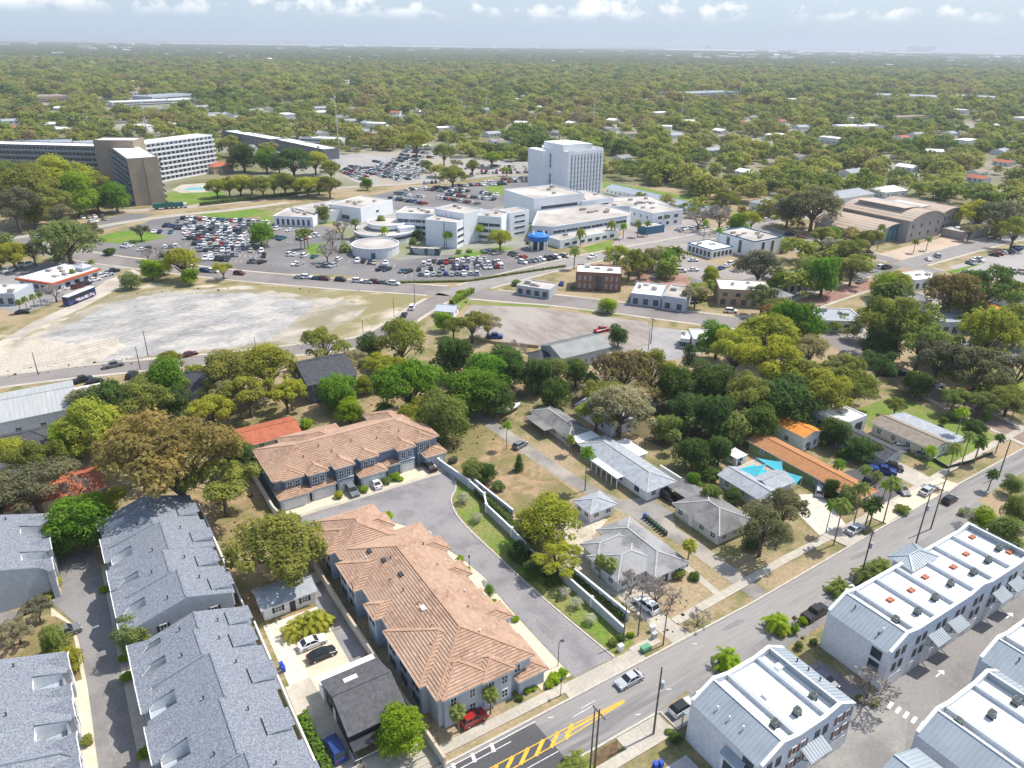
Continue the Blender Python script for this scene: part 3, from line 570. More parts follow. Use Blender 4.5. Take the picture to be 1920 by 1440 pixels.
TWORD = {'Y': 'yellow-green', 'O': 'olive green', 'B': 'brownish olive', 'G': 'fresh green', 'D': 'dark green', 'L': 'lime green', 'R': 'rusty orange', 'S': 'grey-green', 'P': 'pale dusty green', 'K': 'green', 'W': 'pale grey'}
KWORD = {'oak': 'spreading tree', 'loose': 'thin-crowned tree', 'dense': 'dense round tree', 'upright': 'tall upright tree', 'shrub': 'bush', 'ball': 'clipped ball shrub', 'cone': 'conical evergreen', 'bare': 'leafless tree', 'sabal': 'cabbage palm', 'tall': 'tall slender palm', 'queen': 'feathery palm', 'clump': 'clump palm'}
KNAME = {'oak': 'oak_tree', 'loose': 'oak_tree', 'dense': 'broadleaf_tree', 'upright': 'upright_tree', 'shrub': 'bush', 'ball': 'topiary_bush', 'cone': 'conifer_tree', 'bare': 'bare_tree', 'sabal': 'palm_tree', 'tall': 'palm_tree', 'queen': 'palm_tree', 'clump': 'palm_tree'}
KCAT = {'shrub': 'bush', 'ball': 'bush', 'sabal': 'palm', 'tall': 'palm', 'queen': 'palm', 'clump': 'palm'}
NPL = [0]; PALMS = ('sabal', 'tall', 'queen', 'clump')
def plant(kind, x, y, size, tint, label, group=None, k=None, zs=1.0):
    i = NPL[0]; NPL[0] += 1; rr = random.Random(i * 31 + 5)
    cm, tm = PROTO[kind][(i if k is None else k) % len(PROTO[kind])]
    root = thing(KNAME[kind], label, KCAT.get(kind, 'tree'), (x, y, 0.0), rr.uniform(0, 6.28), group, (size * rr.uniform(.86, 1.14), size * rr.uniform(.86, 1.14), size * zs * rr.uniform(.88, 1.12)) if kind not in PALMS else (size,) * 3)
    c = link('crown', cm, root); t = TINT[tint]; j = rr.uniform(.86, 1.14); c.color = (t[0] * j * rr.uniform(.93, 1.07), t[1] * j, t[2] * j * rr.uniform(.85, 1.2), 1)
    link('stem' if kind in ('shrub', 'ball') else 'trunk', tm, root); return root
def tree_px(kind, u, v, rpx, tint, where, zs=1.0, group=None):
    """tree whose crown centre shows at photo pixel (u, v) with half width rpx"""
    z = 5.0
    for _ in range(4):
        p = P(u, v, z); dist = (p - Vector((0, 0, CAM_H))).length; r = rpx * dist / FPX; z = HC[kind] * r * zs
    lab = f'{TWORD[tint]} {KWORD[kind]} {where}' if kind != 'bare' else f'{KWORD[kind]} with pale grey twigs {where}'
    return plant(kind, p.x, p.y, r, tint, lab, group, zs=zs)
def palm_px(kind, u, v, h, tint, where, group=None):
    """palm whose foot is at photo pixel (u, v), h metres to the bud"""
    p = P(u, v); return plant(kind, p.x, p.y, h, tint, f'{TWORD[tint]} {KWORD[kind]} {where}', group)
# ---------------------------------------------------------------- building kit
m_tile = mat('terracotta', (0.345, 0.21, 0.14), (0.27, 0.165, 0.112), 0.35, 0.85, 6, c3=(0.385, 0.26, 0.18), scale3=0.15, tint='tint', tintc=(0.485, 0.33, 0.235))
m_ridge = mat('ridge_tile', (0.45, 0.28, 0.19), (0.37, 0.225, 0.15), 1.2, 0.85)
m_shingle = mat('grey_shingle', (0.145, 0.162, 0.195), (0.262, 0.28, 0.312), 5.0, 0.9, 3, lo=0.40, hi=0.60, bump=0.1)
m_shingle_c = mat('charcoal_shingle', (0.085, 0.085, 0.09), (0.115, 0.115, 0.12), 1.5, 0.9, 6)
m_shingle_k = mat('dark_shingle', (0.055, 0.057, 0.065), (0.08, 0.082, 0.09), 1.2, 0.9, 5)
m_shingle_g = mat('weathered_shingle', (0.25, 0.25, 0.245), (0.19, 0.19, 0.19), 0.9, 0.9, 7, c3=(0.30, 0.30, 0.30), scale3=0.2)
m_shingle_w = mat('pale_shingle', (0.36, 0.385, 0.41), (0.29, 0.31, 0.335), 1.0, 0.9, 7)
m_shingle_dk = mat('stained_shingle', (0.17, 0.168, 0.165), (0.125, 0.122, 0.12), 0.7, 0.9, 7, c3=(0.215, 0.21, 0.205), scale3=0.25)
m_shingle_b = mat('tan_shingle', (0.30, 0.25, 0.205), (0.25, 0.205, 0.165), 1.0, 0.9, 6)
m_orange = mat('orange_shingle', (0.42, 0.20, 0.085), (0.36, 0.17, 0.075), 0.9, 0.85, 5)
m_orange_b = mat('orange_roof', (0.72, 0.27, 0.05), (0.62, 0.22, 0.045), 0.8, 0.8, 4)
m_redroof = mat('red_roof', (0.43, 0.135, 0.07), (0.35, 0.11, 0.06), 0.7, 0.85, 5)
m_metal = mat('grey_metal_roof', (0.33, 0.375, 0.41), (0.29, 0.335, 0.37), 0.5, 0.45, 3, metal=0.0, spec=0.5)
m_metal_l = mat('pale_metal_roof', (0.44, 0.455, 0.45), (0.36, 0.375, 0.37), 0.4, 0.5, 4, c3=(0.40, 0.41, 0.40), scale3=0.1, spec=0.5, stretch=(3, 0.3, 1))
m_wroof = mat('white_membrane', (0.80, 0.80, 0.775), (0.70, 0.695, 0.665), 0.3, 0.8, 9, lo=0.5, hi=0.72, c3=(0.74, 0.735, 0.71), scale3=0.15)
m_groof = mat('weathered_flat_roof', (0.45, 0.41, 0.365), (0.34, 0.31, 0.28), 0.12, 0.9, 7, c3=(0.52, 0.485, 0.44), scale3=0.05)
m_wall_b = mat('blue_grey_wall', (0.205, 0.26, 0.335), (0.185, 0.24, 0.315), 0.6, 0.85, 3)
m_wall_bs = mat('pale_blue_wall', (0.47, 0.51, 0.56), (0.44, 0.48, 0.535), 0.5, 0.85, 3)
m_wall_w = mat('white_wall', (0.76, 0.77, 0.77), (0.70, 0.715, 0.725), 0.4, 0.85, 4)
m_wall_g = mat('grey_siding', (0.45, 0.475, 0.495), (0.42, 0.44, 0.465), 0.7, 0.85, 3)
m_wall_c = mat('cream_wall', (0.62, 0.58, 0.49), (0.57, 0.53, 0.45), 0.5, 0.85, 3)
m_wall_t = mat('tan_wall', (0.44, 0.345, 0.25), (0.39, 0.30, 0.215), 0.4, 0.85, 4)
m_wall_d = mat('dark_grey_wall', (0.16, 0.17, 0.185), (0.14, 0.15, 0.165), 0.6, 0.85, 3)
m_brick = mat('brown_brick', (0.27, 0.155, 0.115), (0.21, 0.12, 0.09), 1.5, 0.9, 5)
m_green = mat('green_wall', (0.22, 0.30, 0.13), (0.19, 0.265, 0.115), 0.6, 0.85, 3)
m_trim = mat('white_trim', (0.80, 0.80, 0.78), rough=0.7)
m_dtrim = mat('charcoal_trim', (0.045, 0.048, 0.055), rough=0.6)
m_glass = mat('window_glass', (0.035, 0.05, 0.065), (0.06, 0.08, 0.10), 0.8, 0.12, 2, spec=0.6)
m_garage = mat('garage_door', (0.66, 0.66, 0.65), (0.62, 0.62, 0.615), 0.8, 0.7)
m_ac = mat('ac_unit', (0.20, 0.235, 0.215), (0.12, 0.15, 0.14), 6.0, 0.6)
m_redwood = mat('red_brown_shutter', (0.24, 0.11, 0.08), rough=0.7)
m_tealm = mat('blue_trim', (0.05, 0.16, 0.26), rough=0.6)

def clip(poly, a, b, c):
    """keep a*x + b*y <= c"""
    out = []
    for i in range(len(poly)):
        p, q = poly[i], poly[(i + 1) % len(poly)]; dp = a * p[0] + b * p[1] - c; dq = a * q[0] + b * q[1] - c
        if dp <= 0: out.append(p)
        if (dp < 0 < dq) or (dq < 0 < dp):
            t = dp / (dp - dq); out.append((p[0] + (q[0] - p[0]) * t, p[1] + (q[1] - p[1]) * t))
    return out
def plane_axes(poly):
    p0 = Vector(poly[0]); a = (Vector(poly[1]) - p0).normalized(); n = a.cross(Vector(poly[-1]) - p0).normalized()
    if n.z < 0: n = -n
    b = n.cross(a).normalized()
    if b.z < 0: b = -b
    return p0, a, b, n
def lay_tiles(mb, poly, course=0.48, length=0.8, lift=0.12, m=0):
    """overlapping courses of tiles on a sloping plane whose first edge is the eave"""
    p0, a, b, n = plane_axes(poly); L = [((Vector(p) - p0).dot(a), (Vector(p) - p0).dot(b)) for p in poly]
    ymax = max(q[1] for q in L); k = 0; W = lambda x, y, h: p0 + a * x + b * y + n * (0.02 + h)
    while k * course < ymax:
        y0, y1 = k * course, (k + 1) * course; band = clip(clip(L, 0, -1, -y0), 0, 1, y1)
        if len(band) >= 3:
            x0 = min(q[0] for q in band); x1 = max(q[0] for q in band); x = x0 - random.uniform(0, length)
            while x < x1:
                pc = clip(clip(band, -1, 0, -x), 1, 0, x + length)
                if len(pc) >= 3:
                    t = min(1, max(0.01, random.gauss(0.45, 0.2)))
                    mb.face([W(px, py, lift * (1 - (py - y0) / course)) for px, py in pc], m, t)
                    lo = [q for q in pc if q[1] < y0 + 1e-5]
                    if len(lo) >= 2:
                        lo.sort(); mb.face([W(lo[0][0], y0, -0.02), W(lo[-1][0], y0, -0.02), W(lo[-1][0], y0, lift), W(lo[0][0], y0, lift)], m, t * 0.5)  # riser tinted darker: the gap shadow under each tile is painted in
                x += length
        k += 1
def lay_seams(mb, poly, gap=0.55, m=0, h=0.06, w=0.05):
    p0, a, b, n = plane_axes(poly); L = [((Vector(p) - p0).dot(a), (Vector(p) - p0).dot(b)) for p in poly]
    x = min(q[0] for q in L) + gap / 2; x1 = max(q[0] for q in L)
    while x < x1:
        s = clip(clip(L, -1, 0, -(x - 1e-4)), 1, 0, x + 1e-4)
        if len(s) >= 3:
            ys = [q[1] for q in s]; mb.bar(p0 + a * x + b * min(ys) + n * h / 2, p0 + a * x + b * max(ys) + n * h / 2, w, h, m, up=n)
        x += gap
def hip_polys(x0, y0, x1, y1, z, pitch):
    if x1 - x0 >= y1 - y0:
        h = (y1 - y0) / 2; r = pitch * h; ym = (y0 + y1) / 2; a, b = (x0 + h, ym, z + r), (x1 - h, ym, z + r)
        pol = [[(x0, y0, z), (x1, y0, z), b, a], [(x1, y1, z), (x0, y1, z), a, b], [(x0, y1, z), (x0, y0, z), a], [(x1, y0, z), (x1, y1, z), b]]
        ridges = [(a, b), ((x0, y0, z), a), ((x0, y1, z), a), ((x1, y0, z), b), ((x1, y1, z), b)]
    else:
        h = (x1 - x0) / 2; r = pitch * h; xm = (x0 + x1) / 2; a, b = (xm, y0 + h, z + r), (xm, y1 - h, z + r)
        pol = [[(x1, y0, z), (x1, y1, z), b, a], [(x0, y1, z), (x0, y0, z), a, b], [(x0, y0, z), (x1, y0, z), a], [(x1, y1, z), (x0, y1, z), b]]
        ridges = [(a, b), ((x0, y0, z), a), ((x1, y0, z), a), ((x0, y1, z), b), ((x1, y1, z), b)]
    pol = [[q for i, q in enumerate(p) if (Vector(q) - Vector(p[i - 1])).length > 1e-6] for p in pol]
    return pol, [q for q in ridges if (Vector(q[0]) - Vector(q[1])).length > 1e-3], []
def gable_polys(x0, y0, x1, y1, z, pitch, axis='x'):
    if axis == 'x':
        ym = (y0 + y1) / 2; r = z + pitch * (y1 - y0) / 2
        return [[(x0, y0, z), (x1, y0, z), (x1, ym, r), (x0, ym, r)], [(x1, y1, z), (x0, y1, z), (x0, ym, r), (x1, ym, r)]], [((x0, ym, r), (x1, ym, r))], [[(x0, y1, z), (x0, y0, z), (x0, ym, r)], [(x1, y0, z), (x1, y1, z), (x1, ym, r)]]
    xm = (x0 + x1) / 2; r = z + pitch * (x1 - x0) / 2
    return [[(x1, y0, z), (x1, y1, z), (xm, y1, r), (xm, y0, r)], [(x0, y1, z), (x0, y0, z), (xm, y0, r), (xm, y1, r)]], [((xm, y0, r), (xm, y1, r))], [[(x0, y0, z), (x1, y0, z), (xm, y0, r)], [(x1, y1, z), (x0, y1, z), (xm, y1, r)]]
def roof(parent, rect, z, pitch, kind='hip', style='shingle', m=None, axis='x', wallm=None, trim=None, ridge=None, seam=0.55, over=0.0, name='roof'):
    """rect is the eave line; style tile / shingle / metal; gable ends are filled under the rake"""
    x0, y0, x1, y1 = rect; pol, rid, gab = hip_polys(x0, y0, x1, y1, z, pitch) if kind == 'hip' else gable_polys(x0, y0, x1, y1, z, pitch, axis)
    mb = MB(); th = 0.16
    for p in pol:
        mb.face(p, 0)
        a, b = Vector(p[0]), Vector(p[1]); mb.face([a - Vector((0, 0, th)), b - Vector((0, 0, th)), b, a], 1)
    if kind == 'hip': mb.face([(x0, y0, z - th), (x0, y1, z - th), (x1, y1, z - th), (x1, y0, z - th)], 1)
    else:
        for p in pol: mb.face([tuple(Vector(q) - Vector((0, 0, th))) for q in reversed(p)], 1)
        for t in gab:
            a, b, c = (Vector(q) for q in t); dn = Vector((0, 0, th)); mb.face([a - dn, a, c, c - dn], 1); mb.face([c - dn, c, b, b - dn], 1)
    for a, b in rid:
        a, b = Vector(a) + Vector((0, 0, 0.05)), Vector(b) + Vector((0, 0, 0.05))
        if style == 'tile': mb.bar(a + Vector((0, 0, .04)), b + Vector((0, 0, .04)), 0.27, 0.14, 2)
        elif style == 'shingle': mb.bar(a, b, 0.26, 0.06, 2)
        else: mb.bar(a, b, 0.3, 0.1, 0)
    m = m or {'tile': m_tile, 'shingle': m_shingle, 'metal': m_metal}[style]
    o = mb.build(name, [m, trim or m_trim, ridge or (m_ridge if style == 'tile' else m)], parent)
    if style == 'tile':
        tb = MB()
        for p in pol: lay_tiles(tb, p)
        t = tb.build('roof_tiles', m, o); t['kind'] = 'stuff'
    if style == 'metal' and seam:
        tb = MB()
        for p in pol: lay_seams(tb, p, seam)
        t = tb.build('seams', m, o); t['kind'] = 'stuff'
    if gab and wallm:
        for t in gab:
            gb = MB(); c = (Vector(t[0]) + Vector(t[1])) / 2; cen = Vector(((x0 + x1) / 2, (y0 + y1) / 2, c.z)); inn = (cen - c).normalized() * over
            sh = [Vector(q) + inn for q in t]; sh[0] = sh[0].lerp(c + inn, 2 * over / max((Vector(t[0]) - Vector(t[1])).length, .1)); sh[1] = sh[1].lerp(c + inn, 2 * over / max((Vector(t[0]) - Vector(t[1])).length, .1)); sh[2] = sh[2] - Vector((0, 0, th))
            gb.face(sh); gb.build('gable', wallm, parent)
    return o
WINS = {}
def win_mesh(w, h, style):
    key = (round(w, 2), round(h, 2), style)
    if key in WINS: return WINS[key]
    mb = MB(); fr = 0.09 if style not in ('band', 'dark') else 0.05; fm = 1
    mb.box(-w / 2, -0.03, 0, w / 2, 0.06, h, 0)                                # pane, set into the frame
    for x0, x1, z0, z1 in ((-w / 2 - fr, w / 2 + fr, -fr, 0.0), (-w / 2 - fr, w / 2 + fr, h, h + fr), (-w / 2 - fr, -w / 2, 0, h), (w / 2, w / 2 + fr, 0, h)): mb.box(x0, -0.07, z0, x1, 0.05, z1, fm)
    if style in ('white', 'shutter', 'black'):
        mb.box(-0.03, -0.06, 0, 0.03, 0, h, fm); mb.box(-w / 2, -0.055, h * 0.5 - 0.03, w / 2, 0, h * 0.5 + 0.03, fm)
    if style == 'shutter':
        for s in (-1, 1): mb.box(s * (w / 2 + 0.32) - 0.2, -0.06, -0.05, s * (w / 2 + 0.32) + 0.2, 0, h + 0.05, 2)
    if style == 'rshutter':
        for s in (-1, 1): mb.box(s * (w / 2 + 0.36) - 0.24, -0.06, -0.05, s * (w / 2 + 0.36) + 0.24, 0, h + 0.05, 3)
    if style == 'band':
        k = max(1, int(w / 2.4))
        for i in range(1, k): mb.box(-w / 2 + w * i / k - 0.04, -0.06, 0, -w / 2 + w * i / k + 0.04, 0, h, fm)
    WINS[key] = mb.mesh('window', [m_glass, m_dtrim if style in ('black', 'dark') else m_trim, m_dtrim, m_redwood]); return WINS[key]
SIDE = {'S': 0.0, 'N': math.pi, 'E': math.pi / 2, 'W': -math.pi / 2}
def on_side(rect, side, along, z, out=0.0):
    x0, y0, x1, y1 = rect
    return {'S': (x0 + along, y0 - out, z), 'N': (x1 - along, y1 + out, z), 'E': (x1 + out, y0 + along, z), 'W': (x0 - out, y1 - along, z)}[side]
def side_len(rect, side): return rect[2] - rect[0] if side in 'SN' else rect[3] - rect[1]
def windows(root, rect, side, n, z, w=1.1, h=1.3, style='white', at=None, name='window'):
    L = side_len(rect, side)
    for k in range(n if at is None else len(at)):
        al = L * (k + 0.5) / n if at is None else at[k]
        link(name, win_mesh(w, h, style), root, on_side(rect, side, al, z, 0.01), SIDE[side])
def panel(root, name, rect, side, along, z, w, h, m, t=0.06, ribs=0):
    mb = MB(); mb.box(-w / 2, -t, 0, w / 2, 0.02, h)
    for k in range(1, ribs + 1): mb.box(-w / 2, -t - 0.02, h * k / (ribs + 1) - 0.02, w / 2, -t, h * k / (ribs + 1) + 0.02)
    return mb.build(name, m, root, on_side(rect, side, along, z, 0.012), SIDE[side])
def hp(a, b, depth, z):
    """front edge of a building from two photo pixels at height z -> centre, angle, width"""
    p, q = P(*a, z), P(*b, z); d = (q - p).xy; L = d.length; d.normalize(); nrm = Vector((-d.y, d.x)); c = (p.xy + q.xy) / 2 + nrm * depth / 2
    return c.x, c.y, math.atan2(d.y, d.x), L
def house(name, label, cx, cy, ang, w, d, h, kind='hip', pitch=0.36, over=0.5, wall=None, rm=None, style='shingle', axis=None, wins=(3, 3, 2, 2), door='S', group=None, storeys=1, cat='house', ws='white', dormer=0, trim=None, chimney=False, ridge=None, seam=0.55):
    wall = wall or m_wall_w; root = thing(name, label, cat, (cx, cy, 0), ang, group); r = (-w / 2, -d / 2, w / 2, d / 2)
    mb = MB(); mb.box(*r[:2], -0.05, *r[2:], h); mb.build('wall', wall, root)
    ro = (r[0] - over, r[1] - over, r[2] + over, r[3] + over)
    roof(root, ro, h - over * pitch + 0.02, pitch, kind, style, rm, axis or ('x' if w >= d else 'y'), wall, trim, ridge, seam, over)
    for st_ in range(storeys):
        for sd_, n in zip('SNEW', wins):
            if n: windows(root, r, sd_, n, h * st_ / storeys + 1.0, 1.15, min(1.25, h / storeys - 1.3), ws)
    if door: panel(root, 'door', r, door, side_len(r, door) * 0.37, 0, 1.0, 2.05, m_dtrim if wall is m_wall_w else m_trim)
    if chimney:
        mb = MB(); mb.box(-0.5, -0.4, 0, 0.5, 0.4, 1.6); mb.box(-0.58, -0.48, 1.6, 0.58, 0.48, 1.72); mb.build('chimney', m_brick, root, (w * 0.2, 0.4, h + pitch * min(w, d) / 2 - 0.8))
    return root, r
def roof_unit(root, x, y, z, w=1.6, d=1.2, h=0.9, m=None):
    mb = MB(); mb.box(-w / 2, -d / 2, 0, w / 2, d / 2, h); mb.box(-w / 2 - 0.06, -d / 2 - 0.06, h, w / 2 + 0.06, d / 2 + 0.06, h + 0.07); mb.tube((0, 0, h + .07), (0, 0, h + 0.16), min(w, d) * 0.33, min(w, d) * 0.33, 8)
    return mb.build('rooftop_unit', m or m_groof, root, (x, y, z))
def flat(name, label, cx, cy, ang, w, d, h, wall=None, rm=None, cat='building', par=0.5, bands=(), units=0, group=None, cop=None, shape=None, win=('band', 1.3), seed=1):
    """flat-roofed block; bands = (side, z, height, inset-from-each-end) rows of glazing"""
    wall = wall or m_wall_w; rm = rm or m_groof; root = thing(name, label, cat, (cx, cy, 0), ang, group); r = (-w / 2, -d / 2, w / 2, d / 2)
    mb = MB(); mb.box(*r[:2], -0.05, *r[2:], h); mb.build('wall', wall, root)
    t = 0.3; mb = MB()
    for q in ((r[0], r[1], r[2], r[1] + t), (r[0], r[3] - t, r[2], r[3]), (r[0], r[1] + t, r[0] + t, r[3] - t), (r[2] - t, r[1] + t, r[2], r[3] - t)): mb.box(q[0], q[1], h, q[2], q[3], h + par)
    mb.build('parapet', cop or wall, root)
    mb = MB(); mb.box(r[0] + t, r[1] + t, h, r[2] - t, r[3] - t, h + 0.06); mb.build('roof', rm, root)
    for b in bands:
        L = side_len(r, b[0]) - 2 * b[3]; n = max(1, round(L / 9)) if len(b) < 5 else b[4]
        for k in range(n): link('window', win_mesh(L / n - (0.3 if len(b) < 5 else b[5]), b[2], win[0]), root, on_side(r, b[0], b[3] + L * (k + .5) / n, b[1], 0.01), SIDE[b[0]])
    rr = random.Random(seed)
    for k in range(units): roof_unit(root, rr.uniform(-w * .36, w * .36), rr.uniform(-d * .33, d * .33), h + 0.06, rr.uniform(1.2, 2.6), rr.uniform(1.0, 1.8), rr.uniform(.6, 1.3))
    return root, r
def vents(root, pts, m=None):
    for x, y, z in pts:
        mb = MB(); mb.tube((0, 0, -0.3), (0, 0, 0.4), 0.09, 0.09, 6); mb.tube((0, 0, .4), (0, 0, .5), 0.16, 0.13, 6); mb.build('roof_vent', m or m_dtrim, root, (x, y, z))

# ---------------------------------------------------------------- terracotta townhouses
PT = 0.36
def tile_block(name, label, loc, walls, roofs, m):
    root = thing(name, label, 'townhouses', loc)
    mb = MB()
    for (x0, y0, x1, y1, h) in walls: mb.box(x0 - loc[0], y0 - loc[1], -0.05, x1 - loc[0], y1 - loc[1], h)
    mb.build('wall', m, root)
    for (x0, y0, x1, y1, z) in roofs: roof(root, (x0 - loc[0], y0 - loc[1], x1 - loc[0], y1 - loc[1]), z, PT, 'hip', 'tile')
    return root
LS = (39.5, 88, 0)
S_roofs = [(31.4, 67.6, 47.7, 106.5, 5.8), (31.0, 103.5, 42.6, 116.8, 5.8), (29.7, 105.9, 40.5, 113.8, 5.86), (29.9, 94.4, 40.8, 102.9, 5.86), (30.1, 86.4, 38.6, 90.8, 5.9), (30.4, 70.8, 43.2, 83.7, 5.84), (32.1, 67.0, 40.8, 75.2, 5.9),
           (38.3, 66.75, 43.9, 72.6, 5.94), (36.0, 107.9, 43.3, 112.7, 5.92), (39.6, 101.7, 46.9, 106.2, 5.96), (41.0, 96.3, 48.9, 100.8, 5.9), (41.0, 88.3, 48.8, 92.6, 5.93), (42.0, 76.0, 49.3, 80.2, 5.9),
           (44.2, 66.6, 49.6, 75.0, 2.95), (46.2, 81.4, 49.9, 87.4, 2.95), (45.8, 93.0, 49.7, 96.0, 2.9), (37.0, 112.2, 41.8, 119.0, 2.95)]
S_walls = [(31.9, 68.1, 47.2, 106.0, 5.7), (31.5, 104, 42.1, 116.3, 5.7), (30.2, 106.4, 36, 113.3, 5.75), (30.4, 94.9, 36, 102.4, 5.75), (30.6, 86.9, 36, 90.3, 5.78), (30.9, 71.3, 36, 83.2, 5.72), (32.6, 67.5, 40, 72, 5.78), (38.8, 67.25, 43.4, 72, 5.8),
           (37, 108.4, 42.8, 112.2, 5.8), (40, 102.2, 46.4, 105.7, 5.82), (42, 96.8, 48.4, 100.3, 5.79), (42, 88.8, 48.3, 92.1, 5.8), (43, 76.5, 48.8, 79.7, 5.79), (44.7, 67.1, 49.1, 74.5, 2.85), (46.7, 81.9, 49.4, 86.9, 2.85), (46.3, 93.5, 49.2, 95.5, 2.8), (37.5, 112.7, 41.3, 118.5, 2.85)]
TB = tile_block('townhouse_block', 'long terracotta-roofed townhouse block standing between the court and the stucco wall', LS, S_walls, S_roofs, m_wall_bs)
loc_ = lambda r: (r[0] - LS[0], r[1] - LS[1], r[2] - LS[0], r[3] - LS[1])
for wr, ats in (((30.2, 106.4, 36, 113.3), [1.2, 2.4, 4.6, 5.8]), ((30.4, 94.9, 36, 102.4), [1.2, 2.4, 5.0, 6.2]), ((30.9, 71.3, 36, 83.2), [1.2, 2.4, 5.2, 6.4, 9.4, 10.6])):
    for zz in (0.9, 3.6): windows(TB, loc_(wr), 'W', 0, zz, 0.7, 1.3, 'dark', at=ats)
windows(TB, loc_((30.6, 86.9, 36, 90.3)), 'W', 0, 3.7, 0.7, 1.1, 'dark', at=[1.1, 2.3])
for zz in (0.9, 3.6): windows(TB, loc_((32.6, 67.5, 40, 72)), 'S', 0, zz, 0.9, 1.5, 'white', at=[1.4, 4.4]); windows(TB, loc_((38.8, 67.25, 43.4, 72)), 'S', 0, zz, 0.95, 1.4, 'white', at=[1.2, 3.4])
windows(TB, loc_((31.9, 68.1, 47.2, 106)), 'S', 0, 3.6, 0.95, 1.3, 'white', at=[13.0])
for y in (78, 84, 90.5, 98.6, 104): windows(TB, loc_((31.9, 68.1, 48.6, 106)), 'E', 0, 3.5, 0.9, 1.2, 'white', at=[y - 68.1])
panel(TB, 'garage_door', loc_((44.7, 67.1, 49.1, 74.5)), 'E', 3.4, 0, 4.6, 2.3, m_garage, ribs=3)
panel(TB, 'garage_door', loc_((46.7, 81.9, 49.4, 86.9)), 'E', 2.5, 0, 4.2, 2.3, m_garage, ribs=3)
rv = random.Random(3)
vents(TB, [(rv.uniform(-6, 6), rv.uniform(-16, 14), 0) for _ in range(0)])
for x, y in ((34.5, 100), (35.6, 92.4), (36.2, 88.6), (37, 84.5), (36.5, 79), (34.8, 76), (37.6, 96.6), (44, 92), (45, 84), (43.4, 80), (44.6, 98.5), (42, 74)):
    zt = 5.8 + PT * min(x - 31.4, 47.7 - x); vents(TB, [(x - LS[0], y - LS[1], zt + 0.1)], random.choice([m_dtrim, m_trim, m_ridge]))
for x, y in ((36.6, 97.2), (37.4, 92.0), (35.6, 101.2), (37.0, 83.0)):
    zt = 5.8 + PT * (x - 31.4); mb = MB(); mb.box(-0.35, -0.55, -0.2, 0.35, 0.55, 0.3); mb.build('roof_cowl', random.choice([m_dtrim, m_trim]), TB, (x - LS[0], y - LS[1], zt))
# back row facing the court
LN = (47, 141, 0); NX = [P(u, v, 4.3).x for u, v in ((548, 904), (597, 898), (645, 884), (685, 862), (758, 848), (789, 830))]
N_roofs = [(28.0, 134.6, 66.2, 150.0, 5.8), (28.4, 134.3, 35.0, 142, 5.84), (34, 141, 48, 152.5, 5.86), (55, 140, 64, 153, 5.9)]
N_walls = [(28.5, 135.1, 65.7, 149.5, 5.7), (28.9, 134.8, 34, 140, 5.72)]
for k, x in enumerate(NX):
    y = (133.6, 132.9, 132.5, 133.2, 132.7, 134.0)[k]; N_roofs.append((x - 2.3, y, x + 2.3, 141, 5.9 + 0.02 * k)); N_walls.append((x - 1.85, y + 0.45, x + 1.85, 139, 5.8))
N_roofs += [(28.2, 131.6, 35.0, 136.2, 2.9), (NX[3] - 3.2, 131.3, NX[3] + 3.4, 135.6, 2.92), (NX[5] - 1.2, 131.6, 66.6, 136.4, 2.9), (35, 132.2, NX[2] - 2.2, 136, 2.8), (NX[4] - 5.0, 132.6, NX[4] - 1.9, 136, 2.95)]
N_walls += [(28.6, 132, 34.6, 136, 2.8), (NX[3] - 2.8, 131.7, NX[3] + 3.0, 135.4, 2.82), (NX[5] - 0.8, 132, 66.1, 136, 2.8), (35.2, 132.5, NX[2] - 2.4, 136, 2.7), (NX[4] - 4.8, 133, NX[4] - 2.1, 136, 2.85)]
TN = tile_block('townhouse_block', 'terracotta-roofed blue townhouse row with six window bays facing the court', LN, N_walls, N_roofs, m_wall_b)
locn = lambda r: (r[0] - LN[0], r[1] - LN[1], r[2] - LN[0], r[3] - LN[1])
for k, x in enumerate(NX):
    y = (133.6, 132.9, 132.5, 133.2, 132.7, 134.0)[k] + 0.45; windows(TN, locn((x - 1.85, y, x + 1.85, y + 4)), 'S', 0, 3.65, 0.95, 1.45, 'white', at=[1.05, 2.65])
    mb = MB(); mb.box(-1.9, -0.16, 0, 1.9, 0.0, 0.14); mb.build('sill_band', m_trim, TN, (x - LN[0], y - LN[1], 3.0))
for x0, x1, y in ((28.6, 34.6, 132), (35.2, NX[2] - 2.4, 132.5), (NX[3] - 2.8, NX[3] + 3.0, 131.7), (NX[5] - 0.8, 66.1, 132), (NX[2] - 1.8, NX[2] + 1.8, 132.95), (NX[4] - 1.8, NX[4] + 1.8, 133.15)):
    w = x1 - x0; mb = MB(); mb.box(x0 - LN[0], y - LN[1] - 0.03, 0, x1 - LN[0], y - LN[1] - 0.01, 2.6); mb.build('garage_front', m_wall_g, TN)
    panel(TN, 'garage_door', locn((x0, y - 0.03, x1, y + 3)), 'S', w / 2, 0, min(4.8, w - 0.8), 2.2, m_garage, ribs=3)
windows(TN, locn((28.5, 135.1, 65.7, 149.5)), 'W', 4, 3.6, 0.8, 1.2, 'dark')
for x, y in ((36, 138.5), (42, 138), (47, 139.5), (52.5, 138.3), (58, 138.6), (40, 140.4)): vents(TN, [(x - LN[0], y - LN[1], 5.8 + PT * (y - 134.6) + 0.1)], m_dtrim)

